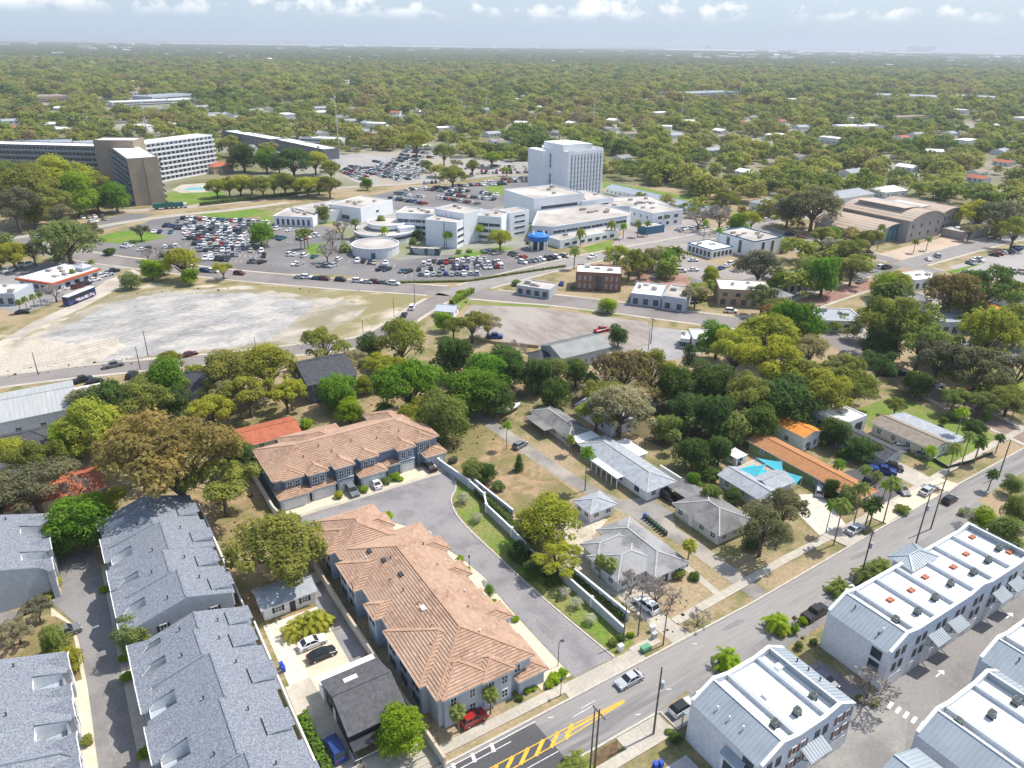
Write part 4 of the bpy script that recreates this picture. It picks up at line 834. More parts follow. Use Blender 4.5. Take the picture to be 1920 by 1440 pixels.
# ---------------------------------------------------------------- grey shingled townhouses on the alley
def grey_block(label, t0, t1, s0, s1, units, flip=1, loc=None):
    """units: (start, end, ridge offset); west slope carries cross gables and a balcony recess"""
    loc = loc or ((s0 + s1) / 2, (t0 + t1) / 2, 0); root = thing('townhouse_block', label, 'townhouses', loc); X = lambda s: s - loc[0]; Y = lambda t: t - loc[1]
    E0, SL = 5.9, 0.315; body = MB()
    for k, (a, b, rx) in enumerate(units):
        E0 = 5.75 + .45 * (k % 2); rz = E0 + SL * (rx - s0); je = 0.6 * (k % 2); E = s1 - je; ez = rz - SL * (E - rx)
        body.face([(X(s0 + .5), Y(a), 0), (X(E - .5), Y(a), 0), (X(E - .5), Y(a), ez), (X(rx), Y(a), rz - .2), (X(s0 + .5), Y(a), E0)]); body.face([(X(E - .5), Y(b), 0), (X(s0 + .5), Y(b), 0), (X(s0 + .5), Y(b), E0), (X(rx), Y(b), rz - .2), (X(E - .5), Y(b), ez)])
        body.face([(X(s0 + .5), Y(b), 0), (X(s0 + .5), Y(a), 0), (X(s0 + .5), Y(a), E0), (X(s0 + .5), Y(b), E0)]); body.face([(X(E - .5), Y(a), 0), (X(E - .5), Y(b), 0), (X(E - .5), Y(b), ez), (X(E - .5), Y(a), ez)])
        rb = MB(); th = Vector((0, 0, 0.2)); c0, c1 = a + (b - a) * 0.46, a + (b - a) * 0.74      # balcony recess
        def slab(p):
            p = [Vector(q) for q in p]; rb.face(p, 0); n = len(p)
            for i in range(n): rb.face([p[i] - th, p[(i + 1) % n] - th, p[(i + 1) % n], p[i]], 1)
        in_ = s0 + 4.0; iz = E0 + SL * 4.0
        slab([(X(s0), Y(c0), E0), (X(s0), Y(a), E0), (X(rx), Y(a), rz), (X(rx), Y(c0), rz)]); slab([(X(in_), Y(c1), iz), (X(in_), Y(c0), iz), (X(rx), Y(c0), rz), (X(rx), Y(c1), rz)]); slab([(X(s0), Y(b), E0), (X(s0), Y(c1), E0), (X(rx), Y(c1), rz), (X(rx), Y(b), rz)])
        slab([(X(E), Y(a), ez), (X(E), Y(b), ez), (X(rx), Y(b), rz), (X(rx), Y(a), rz)]); rb.bar((X(rx), Y(a), rz + 0.04), (X(rx), Y(b), rz + 0.04), 0.3, 0.07, 0)
        rf = rb.build('roof', [m_shingle, m_trim], root)
        bl = MB(); bl.box(X(s0 + .6), Y(c0 + .05), 3.2, X(in_), Y(c1 - .05), 4.6, 1); bl.box(X(s0 + .62), Y(c0 + .08), 4.6, X(in_ - .1), Y(c1 - .08), 4.65, 2); bl.face([(X(in_), Y(c1), 4.6), (X(in_), Y(c0), 4.6), (X(in_), Y(c0), iz), (X(in_), Y(c1), iz)], 1)
        for yy in (c0, c1): bl.face([(X(s0 + .5), Y(yy), 4.6), (X(in_), Y(yy), 4.6), (X(in_), Y(yy), iz), (X(s0 + .5), Y(yy), E0)], 1)
        bl.box(X(s0 + .5), Y(c0), 4.65, X(s0 + .6), Y(c1), 5.6, 1)
        bl.build('balcony', [m_wall_w, m_wall_w, mat('balcony_floor', (0.35, 0.40, 0.45), rough=0.8)], root)
        link('window', win_mesh(1.8, 1.7, 'white'), root, (X(in_) - 0.02, Y((c0 + c1) / 2), 4.7), SIDE['W'])
        for gy in (a + (b - a) * 0.2, a + (b - a) * 0.88):       # cross gables over the garages
            wg = 2.0; gz = E0 - 0.25; xr = s0 - 0.5; top = gz + 0.62 * wg; xi = s0 + (top - E0) / SL
            gb = MB()
            for sg in (-1, 1):
                p = [(X(xr), Y(gy + sg * wg), gz), (X(s0 + .3), Y(gy + sg * wg), gz), (X(xi), Y(gy), top), (X(xr), Y(gy), top)]
                if sg > 0: p.reverse()
                gb.face(p, 0); gb.face([tuple(Vector(q) - Vector((0, 0, .15))) for q in reversed(p)], 1)
            gb.bar((X(xr), Y(gy - wg), gz - .08), (X(xr), Y(gy), top - .08), 0.12, 0.22, 1); gb.bar((X(xr), Y(gy), top - .08), (X(xr), Y(gy + wg), gz - .08), 0.12, 0.22, 1)
            gb.face([(X(xr + .25), Y(gy + wg - .2), 0), (X(xr + .25), Y(gy - wg + .2), 0), (X(xr + .25), Y(gy - wg + .2), gz), (X(xr + .25), Y(gy), top - .15), (X(xr + .25), Y(gy + wg - .2), gz)], 2)
            for sg in (-1, 1): gb.face([(X(xr + .25), Y(gy + sg * (wg - .2)), 0), (X(s0 + .6), Y(gy + sg * (wg - .2)), 0), (X(s0 + .6), Y(gy + sg * (wg - .2)), gz), (X(xr + .25), Y(gy + sg * (wg - .2)), gz)], 2)
            gb.build('front_gable', [m_shingle, m_trim, m_wall_g], root)
            link('window', win_mesh(1.2, 1.4, 'shutter'), root, (X(xr + .25) - 0.01, Y(gy), 3.6), SIDE['W']); mb = MB(); mb.box(-1.3, -.05, 0, 1.3, 0, 2.2); mb.build('garage_door', m_garage, root, (X(xr + .25) - 0.01, Y(gy), 0), SIDE['W'])
        # dormer / porch pieces on the far slope
        pc = a + (b - a) * 0.35; pb = MB(); zx = E - 2.6; zz = rz - SL * (zx - rx)
        pb.box(X(zx), Y(pc - 1.4), 3, X(E - .1), Y(pc + 1.4), zz + 0.1, 1); pb.face([(X(E + .3), Y(pc - 1.6), zz + 0.15), (X(E + .3), Y(pc + 1.6), zz + 0.15), (X(zx - .6), Y(pc + 1.6), zz + 0.5), (X(zx - .6), Y(pc - 1.6), zz + 0.5)], 0)
        pb.face([(X(E + .3), Y(pc - 1.6), zz + 0.0), (X(E + .3), Y(pc + 1.6), zz + 0.0), (X(E + .3), Y(pc + 1.6), zz + 0.15), (X(E + .3), Y(pc - 1.6), zz + 0.15)], 1); pb.face([(X(E + .3), Y(pc - 1.6), zz + .15), (X(zx - .6), Y(pc - 1.6), zz + 0.5), (X(zx - .6), Y(pc - 1.6), zz + 0.2), (X(E + .3), Y(pc - 1.6), zz)], 1)
        pb.build('dormer', [m_shingle, m_trim], root); windows(root, (X(s0), Y(a), X(E - .5), Y(b)), 'E', 3, 3.6, 1.0, 1.3, 'shutter')
        vents(root, [(X(rx - 2.5), Y(a + 2), rz - SL * 2.5 + .1), (X(rx + 2.8), Y(b - 3), rz - SL * 2.8 + .1)], m_dtrim)
    body.build('wall', m_wall_g, root)
    a = units[0][0]; r = (X(s0 + .5), Y(a), X(s1 - .5), Y(units[-1][1])); windows(root, r, 'S', 0, 3.7, 0.9, 1.3, 'shutter', at=[5.0, 12.6]); windows(root, r, 'S', 0, 0.9, 0.9, 1.3, 'shutter', at=[5.0, 12.6])
    mb = MB(); mb.box(X(s0 + .5), Y(a) - 0.06, 3.0, X(s1 - .5), Y(a), 3.2); mb.build('band_course', m_trim, root)
    return root
grey_block('grey shingled townhouse block with balconies, shaded by the brown oak at its far end', 103, 140, -3.2, 13.4, [(103.8, 111.5, 6.3), (111.5, 118.0, 5.2), (118.0, 127.4, 6.2), (127.4, 137.6, 5.0)])
grey_block('grey shingled townhouse block beside the hedge, cut by the bottom edge', 60, 101, -2.6, 13.9, [(61.0, 70.6, 7.0), (70.6, 80.4, 6.2), (80.4, 89.8, 6.9), (89.8, 95.6, 5.9), (95.6, 99.8, 6.6)])
# the blocks across the alley face the other way: turn a copy of the same kit half round
def turned(fn, cx, cy):
    root = fn(); root.location = (cx, cy, 0); root.rotation_euler = (0, 0, math.pi); return root
turned(lambda: grey_block('grey shingled townhouse block left of the alley, cut by the corner of the picture', 60, 106, -4, 12, [(60, 70, 4.4), (70, 80, 5.2), (80, 90, 4.3), (90, 98, 5.2), (98, 106, 4.5)]), -19.0, 81.5)
turned(lambda: grey_block('grey shingled townhouse with glazed balcony by the turning circle at the left edge', 0, 19, -4, 12, [(0, 9.5, 4.4), (9.5, 19, 5.3)]), -19.6, 136.5)
# ---------------------------------------------------------------- white townhouses with metal roof edges
m_wall_ww = mat('townhouse_white', (0.68, 0.70, 0.73), (0.64, 0.665, 0.70), 0.3, 0.85, 4)
m_skybox = mat('orange_hatch', (0.46, 0.19, 0.11), (0.38, 0.15, 0.09), 3, 0.7)
m_cop = mat('grey_coping', (0.40, 0.43, 0.45), rough=0.5)
def white_block(label, x0, x1, y0, y1, div, awn=(), acs=(), hatches=(), gab=(), ztop=9.6, sl=3.6, both=(1, 1)):
    loc = ((x0 + x1) / 2, (y0 + y1) / 2, 0); root = thing('white_townhouses', label, 'townhouses', loc); X = lambda s: s - loc[0]; Y = lambda t: t - loc[1]
    ze, zf, zp = 7.6, 8.35, 8.95; xa, xb = x0 + sl * both[0], x1 - sl * both[1]
    mb = MB(); mb.box(X(x0), Y(y0), -0.05, X(x1), Y(y1), ze); mb.box(X(xa), Y(y0) + .01, ze, X(xb), Y(y1) - .01, zf - .03); mb.build('wall', m_wall_ww, root)
    # end facades rise as gables over the outer bays
    prof = ([(x0, ze), (xa, ztop), (xa + 3.0, zp)] if both[0] else [(x0, zp)]) 
    for gx in gab: prof += [(gx - 3.0, zp), (gx - 0.4, ztop), (gx + 0.4, ztop), (gx + 3.0, zp)]
    prof += ([(xb - 3.0, zp), (xb, ztop), (x1, ze)] if both[1] else [(x1, zp)])
    for yy, nm in ((y0, 'S'), (y1, 'N')):
        fb = MB(); ya, yb = (yy - 0.02, yy + 0.36) if nm == 'S' else (yy - 0.36, yy + 0.02)
        pr = prof if nm == 'S' or not gab else [q for q in prof if not any(abs(q[0] - gx) < 3.5 for gx in gab)]
        p = [(pr[0][0], ze - .01)] + pr + [(pr[-1][0], ze - .01)]
        fb.face([(X(a), Y(ya), b) for a, b in p], 0); fb.face([(X(a), Y(yb), b) for a, b in reversed(p)], 0)
        for (a, b), (c, d) in zip(pr[:-1], pr[1:]): fb.bar((X(a), Y((ya + yb) / 2), b + .06), (X(c), Y((ya + yb) / 2), d + .06), 0.5, 0.16, 1)
        fb.build('gable_front', [m_wall_ww, m_trim], root)
    for s, ok in ((0, both[0]), (1, both[1])):
        if not ok: continue
        e, i = (x0 - .35, xa) if s == 0 else (x1 + .35, xb)
        poly = [(X(e), Y(y1 - .37), ze - .18), (X(e), Y(y0 + .37), ze - .18), (X(i), Y(y0 + .37), ztop - .12), (X(i), Y(y1 - .37), ztop - .12)]
        if s: poly = [poly[1], poly[0], poly[3], poly[2]]
        rb = MB(); rb.face(poly, 0); rb.face([(X(i), Y(y0 + .37), zf), (X(i), Y(y1 - .37), zf), (X(i), Y(y1 - .37), ztop - .12), (X(i), Y(y0 + .37), ztop - .12)], 0); rb.bar((X(i), Y(y0 + .37), ztop - .08), (X(i), Y(y1 - .37), ztop - .08), 0.22, 0.12, 1)
        for yy in (y0 + .37, y1 - .37): rb.face([(X(e), Y(yy), ze - .18), (X(i), Y(yy), ztop - .12), (X(i), Y(yy), ze - .3), (X(e), Y(yy), ze - .3)], 1)
        r = rb.build('metal_slope', [m_metal, m_trim], root); sb = MB(); lay_seams(sb, poly, 0.62, h=0.07, w=0.06); q = sb.build('seams', m_metal, r); q['kind'] = 'stuff'
        rr = random.Random(int(x0))
        for k in range(3):
            t = rr.uniform(.3, .7); vents(root, [(X(e + (i - e) * t), Y(y0 + (y1 - y0) * rr.uniform(.15, .85)), ze + (ztop - ze) * t)], random.choice([m_dtrim, m_trim]))
    edges = [xa] + list(div) + [xb]
    for a, b in zip(edges[:-1], edges[1:]):
        fb = MB(); fb.box(X(a) + .02, Y(y0 + .37), zf - .02, X(b) - .02, Y(y1 - .37), zf + 0.05); fb.build('flat_roof', m_wroof, root)
    for dx in div:
        db = MB(); db.box(X(dx - .22), Y(y0 + .4), zf, X(dx + .22), Y(y1 - .4), zp - .05, 0); db.box(X(dx - .3), Y(y0 + .38), zp - .05, X(dx + .3), Y(y1 - .38), zp + .06, 1); db.build('party_wall', [m_wall_ww, m_cop], root)
    for ax, ay in acs:
        ab = MB(); ab.box(-.42, -.42, .35, .42, .42, 1.15, 0); ab.tube((0, 0, 1.15), (0, 0, 1.2), .36, .36, 10, 1)
        for sx in (-.38, .38): ab.box(sx - .03, -.5, 0, sx + .03, .5, .35, 1)
        ab.build('air_conditioner', [m_ac, m_dtrim], root, (X(ax), Y(ay), zf + .05))
    for hx, hy in hatches:
        hb = MB(); hb.box(-.6, -.45, 0, .6, .45, .22, 1); hb.box(-.55, -.4, .22, .55, .4, .34, 0); hb.box(-.03, -.45, .34, .03, .45, .37, 1); hb.build('roof_hatch', [m_skybox, mat('hatch_frame', (0.42, 0.12, 0.06))], root, (X(hx), Y(hy), zf + .05))
    r = (X(x0), Y(y0), X(x1), Y(y1)); L = x1 - x0; nb = max(2, round(L / 5.2)); rr = random.Random(int(x0) + 9)
    for k in range(nb):
        c = L * (k + .5) / nb
        panel(root, 'garage_door', r, 'S', c, 0, 3.2, 2.2, m_garage, ribs=3); panel(root, 'garage_door', r, 'N', c, 0, 1.2, 2.1, m_dtrim)
        for sd_ in 'SN':
            for zz in (3.3, 5.9): windows(root, r, sd_, 0, zz, 0.75, 1.35, 'rshutter' if (k % 2 and sd_ == 'S' and x0 < 80) else 'black', at=[c - 0.85, c + 0.85])
    for sd_ in ('W', 'E'):
        D = side_len(r, sd_)
        for zz in (3.4, 5.7): windows(root, r, sd_, 0, zz - .6, 1.5, 1.5, 'black', at=[D - 2.0 if sd_ == 'W' else 2.0])
    for ax, aw in awn:
        wb = MB(); d = 1.9; poly = [(X(ax - aw / 2), Y(y0) - d, 5.15), (X(ax + aw / 2), Y(y0) - d, 5.15), (X(ax + aw / 2), Y(y0), 6.0), (X(ax - aw / 2), Y(y0), 6.0)]
        wb.face(poly); wb.face([tuple(Vector(q) - Vector((0, 0, .12))) for q in reversed(poly)]); lay_seams(wb, poly, 0.5, h=0.05)
        for sx in (ax - aw / 2 + .2, ax + aw / 2 - .2): wb.bar((X(sx), Y(y0), 4.0), (X(sx), Y(y0) - d * .8, 5.1), .12, .12)
        wb.face([poly[0], poly[1], tuple(Vector(poly[1]) - Vector((0, 0, .12))), tuple(Vector(poly[0]) - Vector((0, 0, .12)))]); wb.build('awning', m_metal, root)
    return root, X, Y
W1, X, Y = white_block('white townhouse row with metal edges and three roof bays, nearest the street crossing', 60.2, 78.6, 36.3, 48.4, (66.7, 72.6), ((69.8, 4.2),), ((65.6, 39.2), (69.6, 38.9), (75.0 - 1.6, 39.4)), (), ())
# bay window and low metal canopies on its long wall and street front
bw = MB(); bw.box(-.9, -1.5, 2.2, 0, 1.5, 5.0, 0); bw.face([(-1.1, 1.7, 5.0), (-1.1, -1.7, 5.0), (0, -1.7, 5.8), (0, 1.7, 5.8)], 1); bw.box(-.93, -1.0, 2.8, -.9, 1.0, 4.4, 2); o = bw.build('bay_window', [m_wall_ww, m_metal, m_glass], W1, (X(60.2), Y(40.2), 0))
panel(W1, 'door', (X(60.2), Y(36.3), X(78.6), Y(48.4)), 'W', 6.6, 0, 1.0, 2.2, m_dtrim)
for cx, cw in ((63.2, 4.4), (69.6, 6.2), (75.4, 4.4)):
    mb = MB(); mb.face([(X(cx - cw / 2), Y(50.4), 2.9), (X(cx - cw / 2), Y(48.4), 3.5), (X(cx + cw / 2), Y(48.4), 3.5), (X(cx + cw / 2), Y(50.4), 2.9)]); mb.box(X(cx - cw / 2), Y(50.3), 2.75, X(cx + cw / 2), Y(50.4), 2.9); lay_seams(mb, [(X(cx + cw / 2), Y(50.4), 2.9), (X(cx - cw / 2), Y(50.4), 2.9), (X(cx - cw / 2), Y(48.4), 3.5), (X(cx + cw / 2), Y(48.4), 3.5)], .45, h=.05)
    for sx in (-1, 1): mb.box(X(cx + sx * (cw / 2 - .2)) - .08, Y(50.15), 0, X(cx + sx * (cw / 2 - .2)) + .08, Y(50.28), 2.75)
    mb.build('porch_canopy', m_metal, W1)
rb_ = MB(); rb_.box(-.9, -.5, 0, .9, .5, .45); rb_.build('rooftop_unit', m_trim, W1, (X(74.4), Y(45.5), 8.4)); rb_.build('rooftop_unit', m_trim, W1, (X(69.0), Y(43.0), 8.4))
W2, X, Y = white_block('long white townhouse row with square metal-roofed turret on the street side', 91.2, 134.0, 39.2, 49.9, (97.4, 102.8, 108.2, 114.2, 119.6, 125.2), ((103.0, 3.6), (108.4, 3.6), (121.5, 3.6), (126.5, 3.6)), ((96.5, 42.3), (101.2, 41.6), (106.6, 42.0), (112.2, 42.6), (118.2, 42.2), (123.6, 42.6), (128.6, 43.4)), ((94.9, 45.4), (100.5, 45.6), (105.5, 45.2), (110.6, 45.9), (117.2, 44.9), (122.6, 45.7), (128.4, 47.8), (129.6, 42.0)), (115.2,))
tb = MB(); tb.box(X(110.5), Y(48.2), -0.05, X(116.4), Y(51.5), 8.9); tb.build('turret_wall', m_wall_ww, W2); roof(W2, (X(109.7), Y(47.5), X(117.2), Y(52.2)), 8.95, 0.34, 'hip', 'metal', m_metal, name='turret_roof'); windows(W2, (X(110.5), Y(48.2), X(116.4), Y(51.5)), 'W', 2, 5.6, 0.8, 1.3, 'black'); windows(W2, (X(110.5), Y(48.2), X(116.4), Y(51.5)), 'N', 2, 5.6, 0.8, 1.3, 'black')
W3, X, Y = white_block('white townhouse row with rust-stained roof bays at the lower right corner', 81.4, 101.0, 12.0, 29.4, (87.2, 94.2), (), ((86.0, 26.9), (91.0, 25.2), (96.0, 24.6)), ((92.0, 19.5),), ())
W4, X, Y = white_block('white townhouse with blue lean-to canopy on its gable wall, right edge', 101.6, 128.0, 13.0, 32.0, (107.5, 113.0, 119.0), (), ((106, 28), (111, 28)), ((110, 24),), ())
mb = MB(); mb.face([(-1.6, 3.2, 4.6), (-1.6, -3.2, 4.6), (0, -3.2, 5.7), (0, 3.2, 5.7)]); mb.box(-1.6, -3.2, 4.45, -1.5, 3.2, 4.6); mb.build('canopy', m_tealm, W4, (X(101.6), Y(27.5), 0))
windows(W4, (X(101.6), Y(13), X(128), Y(32)), 'W', 0, 2.6, 1.1, 1.5, 'black', at=[3.2, 5.4])
rt, r = house('metal_roof_house', 'house with ribbed grey metal gable roof cut by the bottom edge', 74.2, 20.3, 0, 10.5, 15, 7.0, 'gable', 0.42, 0.4, m_wall_ww, m_metal, 'metal', 'y', (2, 2, 3, 3), 'N', storeys=2)

# ---------------------------------------------------------------- near houses
def hr(x0, y0, x1, y1): return (x0 + x1) / 2, (y0 + y1) / 2, 0.0, x1 - x0, y1 - y0
RG = mat('pale_ridge', (0.42, 0.42, 0.42), rough=0.9)
# black-roofed house and shuttered cottage
rt, r = house('black_roof_house', 'dark house with charcoal gable roof beside the gravel yard', *hr(20.0, 70.6, 27.8, 80.8), 4.0, 'gable', 0.40, 0.45, m_dtrim, m_shingle_c, 'shingle', 'x', (2, 2, 2, 3), 'W', trim=mat('grey_fascia', (0.33, 0.33, 0.33)), ws='dark')
mb = MB(); mb.box(-1.0, -.55, 0, 1.0, .55, .14); mb.build('skylight', m_trim, rt, (-0.8, 2.4, 5.05)); mb = MB(); mb.box(-4.4, 5.1, 2.9, 4.4, 7.4, 3.05); mb.build('flat_annexe_roof', m_wroof, rt); mb = MB(); mb.box(-4.2, 5.1, 0, 4.2, 7.2, 2.9); mb.build('annexe_wall', m_wall_w, rt)
mb = MB(); mb.box(-4.3, -7.2, 2.5, 3.9, -5.1, 2.6)
for sx in (-4.2, 0, 3.8): mb.box(sx - .08, -7.2, 0, sx + .08, -7.05, 2.5)
mb.build('porch', [m_dtrim], rt)
mb = MB()
for sx in (-4.3, 3.9): mb.bar((sx, -7.2, .9), (sx, -5.2, .9), .06, .06)
mb.bar((-4.3, -7.2, .9), (3.9, -7.2, .9), .06, .08); mb.bar((-.4, -7.2, .9), (.1, -9.0, .3), .06, .06); mb.bar((-.9, -7.2, .9), (-.4, -9.0, .3), .06, .06); mb.build('railing', m_trim, rt)
rt, r = house('cottage', 'white cottage with black shutters and pale grey gable roof at the gravel yard', *hr(16.9, 102.1, 25.6, 107.3), 2.8, 'gable', 0.34, 0.45, m_wall_w, m_shingle_w, 'shingle', 'x', (0, 2, 1, 1), None, ws='shutter')
windows(rt, r, 'S', 0, 1.0, 0.9, 1.0, 'shutter', at=[2.4, 6.9]); panel(rt, 'door', r, 'S', 4.8, 0, .95, 2.05, m_dtrim)
# bungalows
rt, r = house('bungalow', 'grey hip-roofed bungalow with three wings beside the sandy yard', *hr(78.0, 74.6, 85.3, 90.2), 2.9, 'hip', 0.34, 0.6, m_wall_w, m_shingle_g, wins=(2, 2, 4, 3), door='S', ridge=RG)
ox, oy = 81.65, 82.4
for (x0, y0, x1, y1, dz) in ((71.6, 77.0, 80, 84.6, 0.0), (72.6, 84.0, 80, 88.2, 0.02)):
    mb = MB(); mb.box(x0 - ox, y0 - oy, 0, x1 - ox, y1 - oy, 2.8); mb.build('wing_wall', m_wall_w, rt); roof(rt, (x0 - ox - .6, y0 - oy - .6, x1 - ox + 2, y1 - oy + .6), 2.72 + dz, .34, 'hip', 'shingle', m_shingle_g, ridge=RG)
windows(rt, (71.6 - ox, 77 - oy, 80 - ox, 84.6 - oy), 'S', 3, 1, 1.2, 1.2); windows(rt, (71.6 - ox, 77 - oy, 80 - ox, 84.6 - oy), 'W', 2, 1, 1.2, 1.2)
house('garden_house', 'small pale hip-roofed outbuilding between the yellow oak and the lane', *hr(80.2, 96.0, 86.3, 100.9), 2.7, 'hip', 0.36, 0.5, m_wall_w, m_shingle_w, wins=(2, 1, 1, 2), door='E', ridge=RG)
rt, r = house('bungalow', 'pale-roofed bungalow with white flat carport and screened porch beside the lane', *hr(95.2, 96.0, 102.6, 119.2), 2.9, 'hip', 0.33, 0.6, m_wall_w, m_shingle_w, wins=(2, 2, 5, 0), door=None, ridge=RG)
ox, oy = 98.9, 107.6
mb = MB(); mb.box(92.8 - ox, 103 - oy, 2.55, 95.4 - ox, 112.2 - oy, 2.7)
for k in range(6): mb.box(92.9 - ox, 103.1 - oy + k * 1.78, 0, 93.05 - ox, 103.25 - oy + k * 1.78, 2.55)
mb.build('porch_roof', m_trim, rt); mb = MB(); mb.box(95 - ox, 118.4 - oy, 2.5, 101.5 - ox, 123.6 - oy, 2.66)
for sx, sy in ((95.2, 123.3), (101.2, 123.3), (95.2, 119)): mb.box(sx - ox - .07, sy - oy - .07, 0, sx - ox + .07, sy - oy + .07, 2.5)
mb.build('carport_roof', m_trim, rt); mb = MB(); mb.box(102.8 - ox, 108 - oy, 2.5, 106.2 - ox, 116 - oy, 2.64); mb.box(103.2 - ox, 108.4 - oy, 0, 105.8 - ox, 115.6 - oy, 2.5); mb.build('rear_porch', m_trim, rt)
windows(rt, r, 'W', 5, 0.9, 1.3, 1.4, 'dark', at=[8, 10, 12, 14.5, 20])
rt, r = house('bungalow', 'dark grey hip-roofed bungalow with flat carport and pale ridge lines', *hr(96.9, 77.4, 105.8, 89.2), 2.9, 'hip', 0.34, 0.6, m_wall_c, m_shingle_dk, wins=(3, 2, 3, 4), door='W', ridge=RG)
mb = MB(); mb.box(-1.2, 5.9, 2.5, 4.2, 12.4, 2.66)
for sx, sy in ((-1, 12.2), (4, 12.2), (-1, 6.4)): mb.box(sx - .08, sy - .08, 0, sx + .08, sy + .08, 2.5)
mb.build('carport_roof', m_shingle_dk, rt)
rt, r = house('bungalow', 'low dark bungalow with pale ridges next to the parked boat', *hr(95.0, 123.4, 101.0, 139.5), 2.7, 'hip', 0.33, 0.6, m_wall_c, m_shingle_dk, wins=(2, 2, 3, 4), door='W', ridge=RG)
mb = MB(); mb.box(-6.2, -2.2, 2.35, -2.9, 6.6, 2.5); mb.box(-6.0, -2.0, 0, -5.9, -1.9, 2.35); mb.box(-6.0, 6.3, 0, -5.9, 6.4, 2.35); mb.build('carport_roof', m_shingle_dk, rt)
# right-hand houses
rt, r = house('gable_house', 'low pale grey gable house beside the pool with turquoise sails', *hr(113.0, 79.6, 118.6, 92.4), 2.9, 'gable', 0.34, 0.5, m_wall_g, m_shingle_w, 'shingle', 'y', (2, 2, 3, 3), 'S')
mb = MB(); mb.box(2.4, -3.4, 0, 8.6, 1.6, 2.8); mb.build('wing_wall', m_wall_g, rt); roof(rt, (1.8, -3.9, 9.2, 2.1), 2.75, .34, 'gable', 'shingle', m_shingle_w, 'x', m_wall_g, over=.4)
rt, r = house('green_house', 'long green house under an orange-brown gable roof beside the pool', *hr(130.6, 74.0, 136.6, 99.8), 2.9, 'gable', 0.30, 0.55, m_green, m_orange, 'shingle', 'y', (2, 0, 6, 0), 'W')
windows(rt, r, 'W', 0, 1.0, 0.9, 1.2, 'white', at=[4, 9, 19, 20.6, 24]); mb = MB(); mb.box(-4.2, -14.8, 0, 3.4, -12.6, 2.5); mb.build('front_wall', m_green, rt); roof(rt, (-3.9, -16.2, 3.9, -11.4), 2.5, .28, 'hip', 'shingle', m_orange)
mb = MB(); mb.box(-3.9, -8, .3, -3.0, -7, 1.4); mb.build('pool_heater', m_trim, rt)
rt, r = house('orange_roof_house', 'tall white house with bright orange gable roof behind the green house', *hr(141.0, 92.6, 146.8, 102.0), 4.3, 'gable', 0.30, 0.45, m_wall_w, m_orange_b, 'shingle', 'y', (2, 1, 2, 1), 'S')
rt, r = flat('modern_white_house', 'white flat-roofed modern house behind the orange-roofed one', *hr(153.4, 91.5, 163.4, 106.0), 4.2, m_wall_w, m_wroof, 'house', 0.35, (('S', 1.0, 2.2, .8, 2, 1.5), ('W', 1.2, 1.8, 1.0, 4, 1.5)), 5, win=('dark', 1))
rt, r = house('tan_roof_house', 'cream house with tan gable roof and pale metal lean-to beside the lawn', *hr(163.6, 74.4, 170.4, 89.6), 3.2, 'gable', 0.34, 0.5, m_wall_c, m_shingle_b, 'shingle', 'y', (2, 2, 0, 4), 'S')
mb = MB(); mb.face([(3.6, -8.6, 3.1), (10.2, -8.6, 2.5), (10.2, 8.2, 2.5), (3.6, 8.2, 3.1)]); mb.face([(3.6, -8.6, 3.0), (3.6, 8.2, 3.0), (10.2, 8.2, 2.4), (10.2, -8.6, 2.4)]); mb.face([(3.6, -8.6, 3.0), (10.2, -8.6, 2.4), (10.2, -8.6, 2.5), (3.6, -8.6, 3.1)]); mb.box(3.42, -8, 0, 9.6, 8, 2.4, 1); mb.build('lean_to', [m_shingle_w, m_wall_c], rt)
rt, r = house('grey_house', 'low charcoal-roofed house half hidden behind the dark hedge trees', *hr(150.5, 77.6, 157.2, 91.0), 3.0, 'gable', 0.28, 0.5, m_wall_g, m_shingle_k, 'shingle', 'y', (2, 1, 2, 2), 'S')
rt, r = house('grey_house', 'white-walled house with pale roof under the trees behind the bungalows', *hr(106.8, 122.0, 114.0, 136.0), 3.0, 'gable', 0.33, 0.5, m_wall_w, m_shingle_w, 'shingle', 'y', (2, 1, 2, 2), 'S')
rt, r = house('grey_house', 'flat grey-roofed house with white frames lost in the dark trees', *hr(118.0, 127.0, 126.0, 137.0), 3.0, 'hip', 0.22, 0.5, m_wall_w, m_shingle_dk, wins=(2, 1, 2, 2))
house('pool_hut', 'small white garden hut by the pool', *hr(122.4, 96.2, 125.4, 99.4), 2.3, 'hip', 0.25, 0.3, m_wall_w, m_trim, wins=(1, 0, 0, 1))
# behind and left
rt, r = house('dark_gable_house', 'two-storey dark grey house with charcoal gable roof behind the terracotta row', *hr(49.6, 177.2, 62.6, 193.4), 6.0, 'gable', 0.36, 0.5, m_wall_d, m_shingle_k, 'shingle', 'x', (4, 3, 3, 4), 'S', storeys=2)
mb = MB(); mb.box(-2.2, -11.0, 0, 3, -8.1, 3.2); mb.build('porch_wall', m_wall_d, rt); mb = MB(); mb.face([(-2.6, -11.5, 3.1), (3.4, -11.5, 3.1), (3.4, -8.1, 4.2), (-2.6, -8.1, 4.2)]); mb.build('porch_roof', m_shingle_k, rt)
house('red_roof_bungalow', 'low bungalow with red roof behind the terracotta row', *hr(23.0, 158.8, 41.0, 167.6), 2.7, 'gable', 0.26, 0.6, m_wall_c, m_redroof, 'shingle', 'x', (5, 3, 1, 1), 'S')
house('red_roof_bungalow', 'long red-roofed bungalow half covered by the olive tree at the left edge', *hr(-22.0, 156.6, -1.6, 166.4), 2.7, 'gable', 0.26, 0.6, m_wall_c, m_redroof, 'shingle', 'x', (6, 3, 1, 1), 'S')
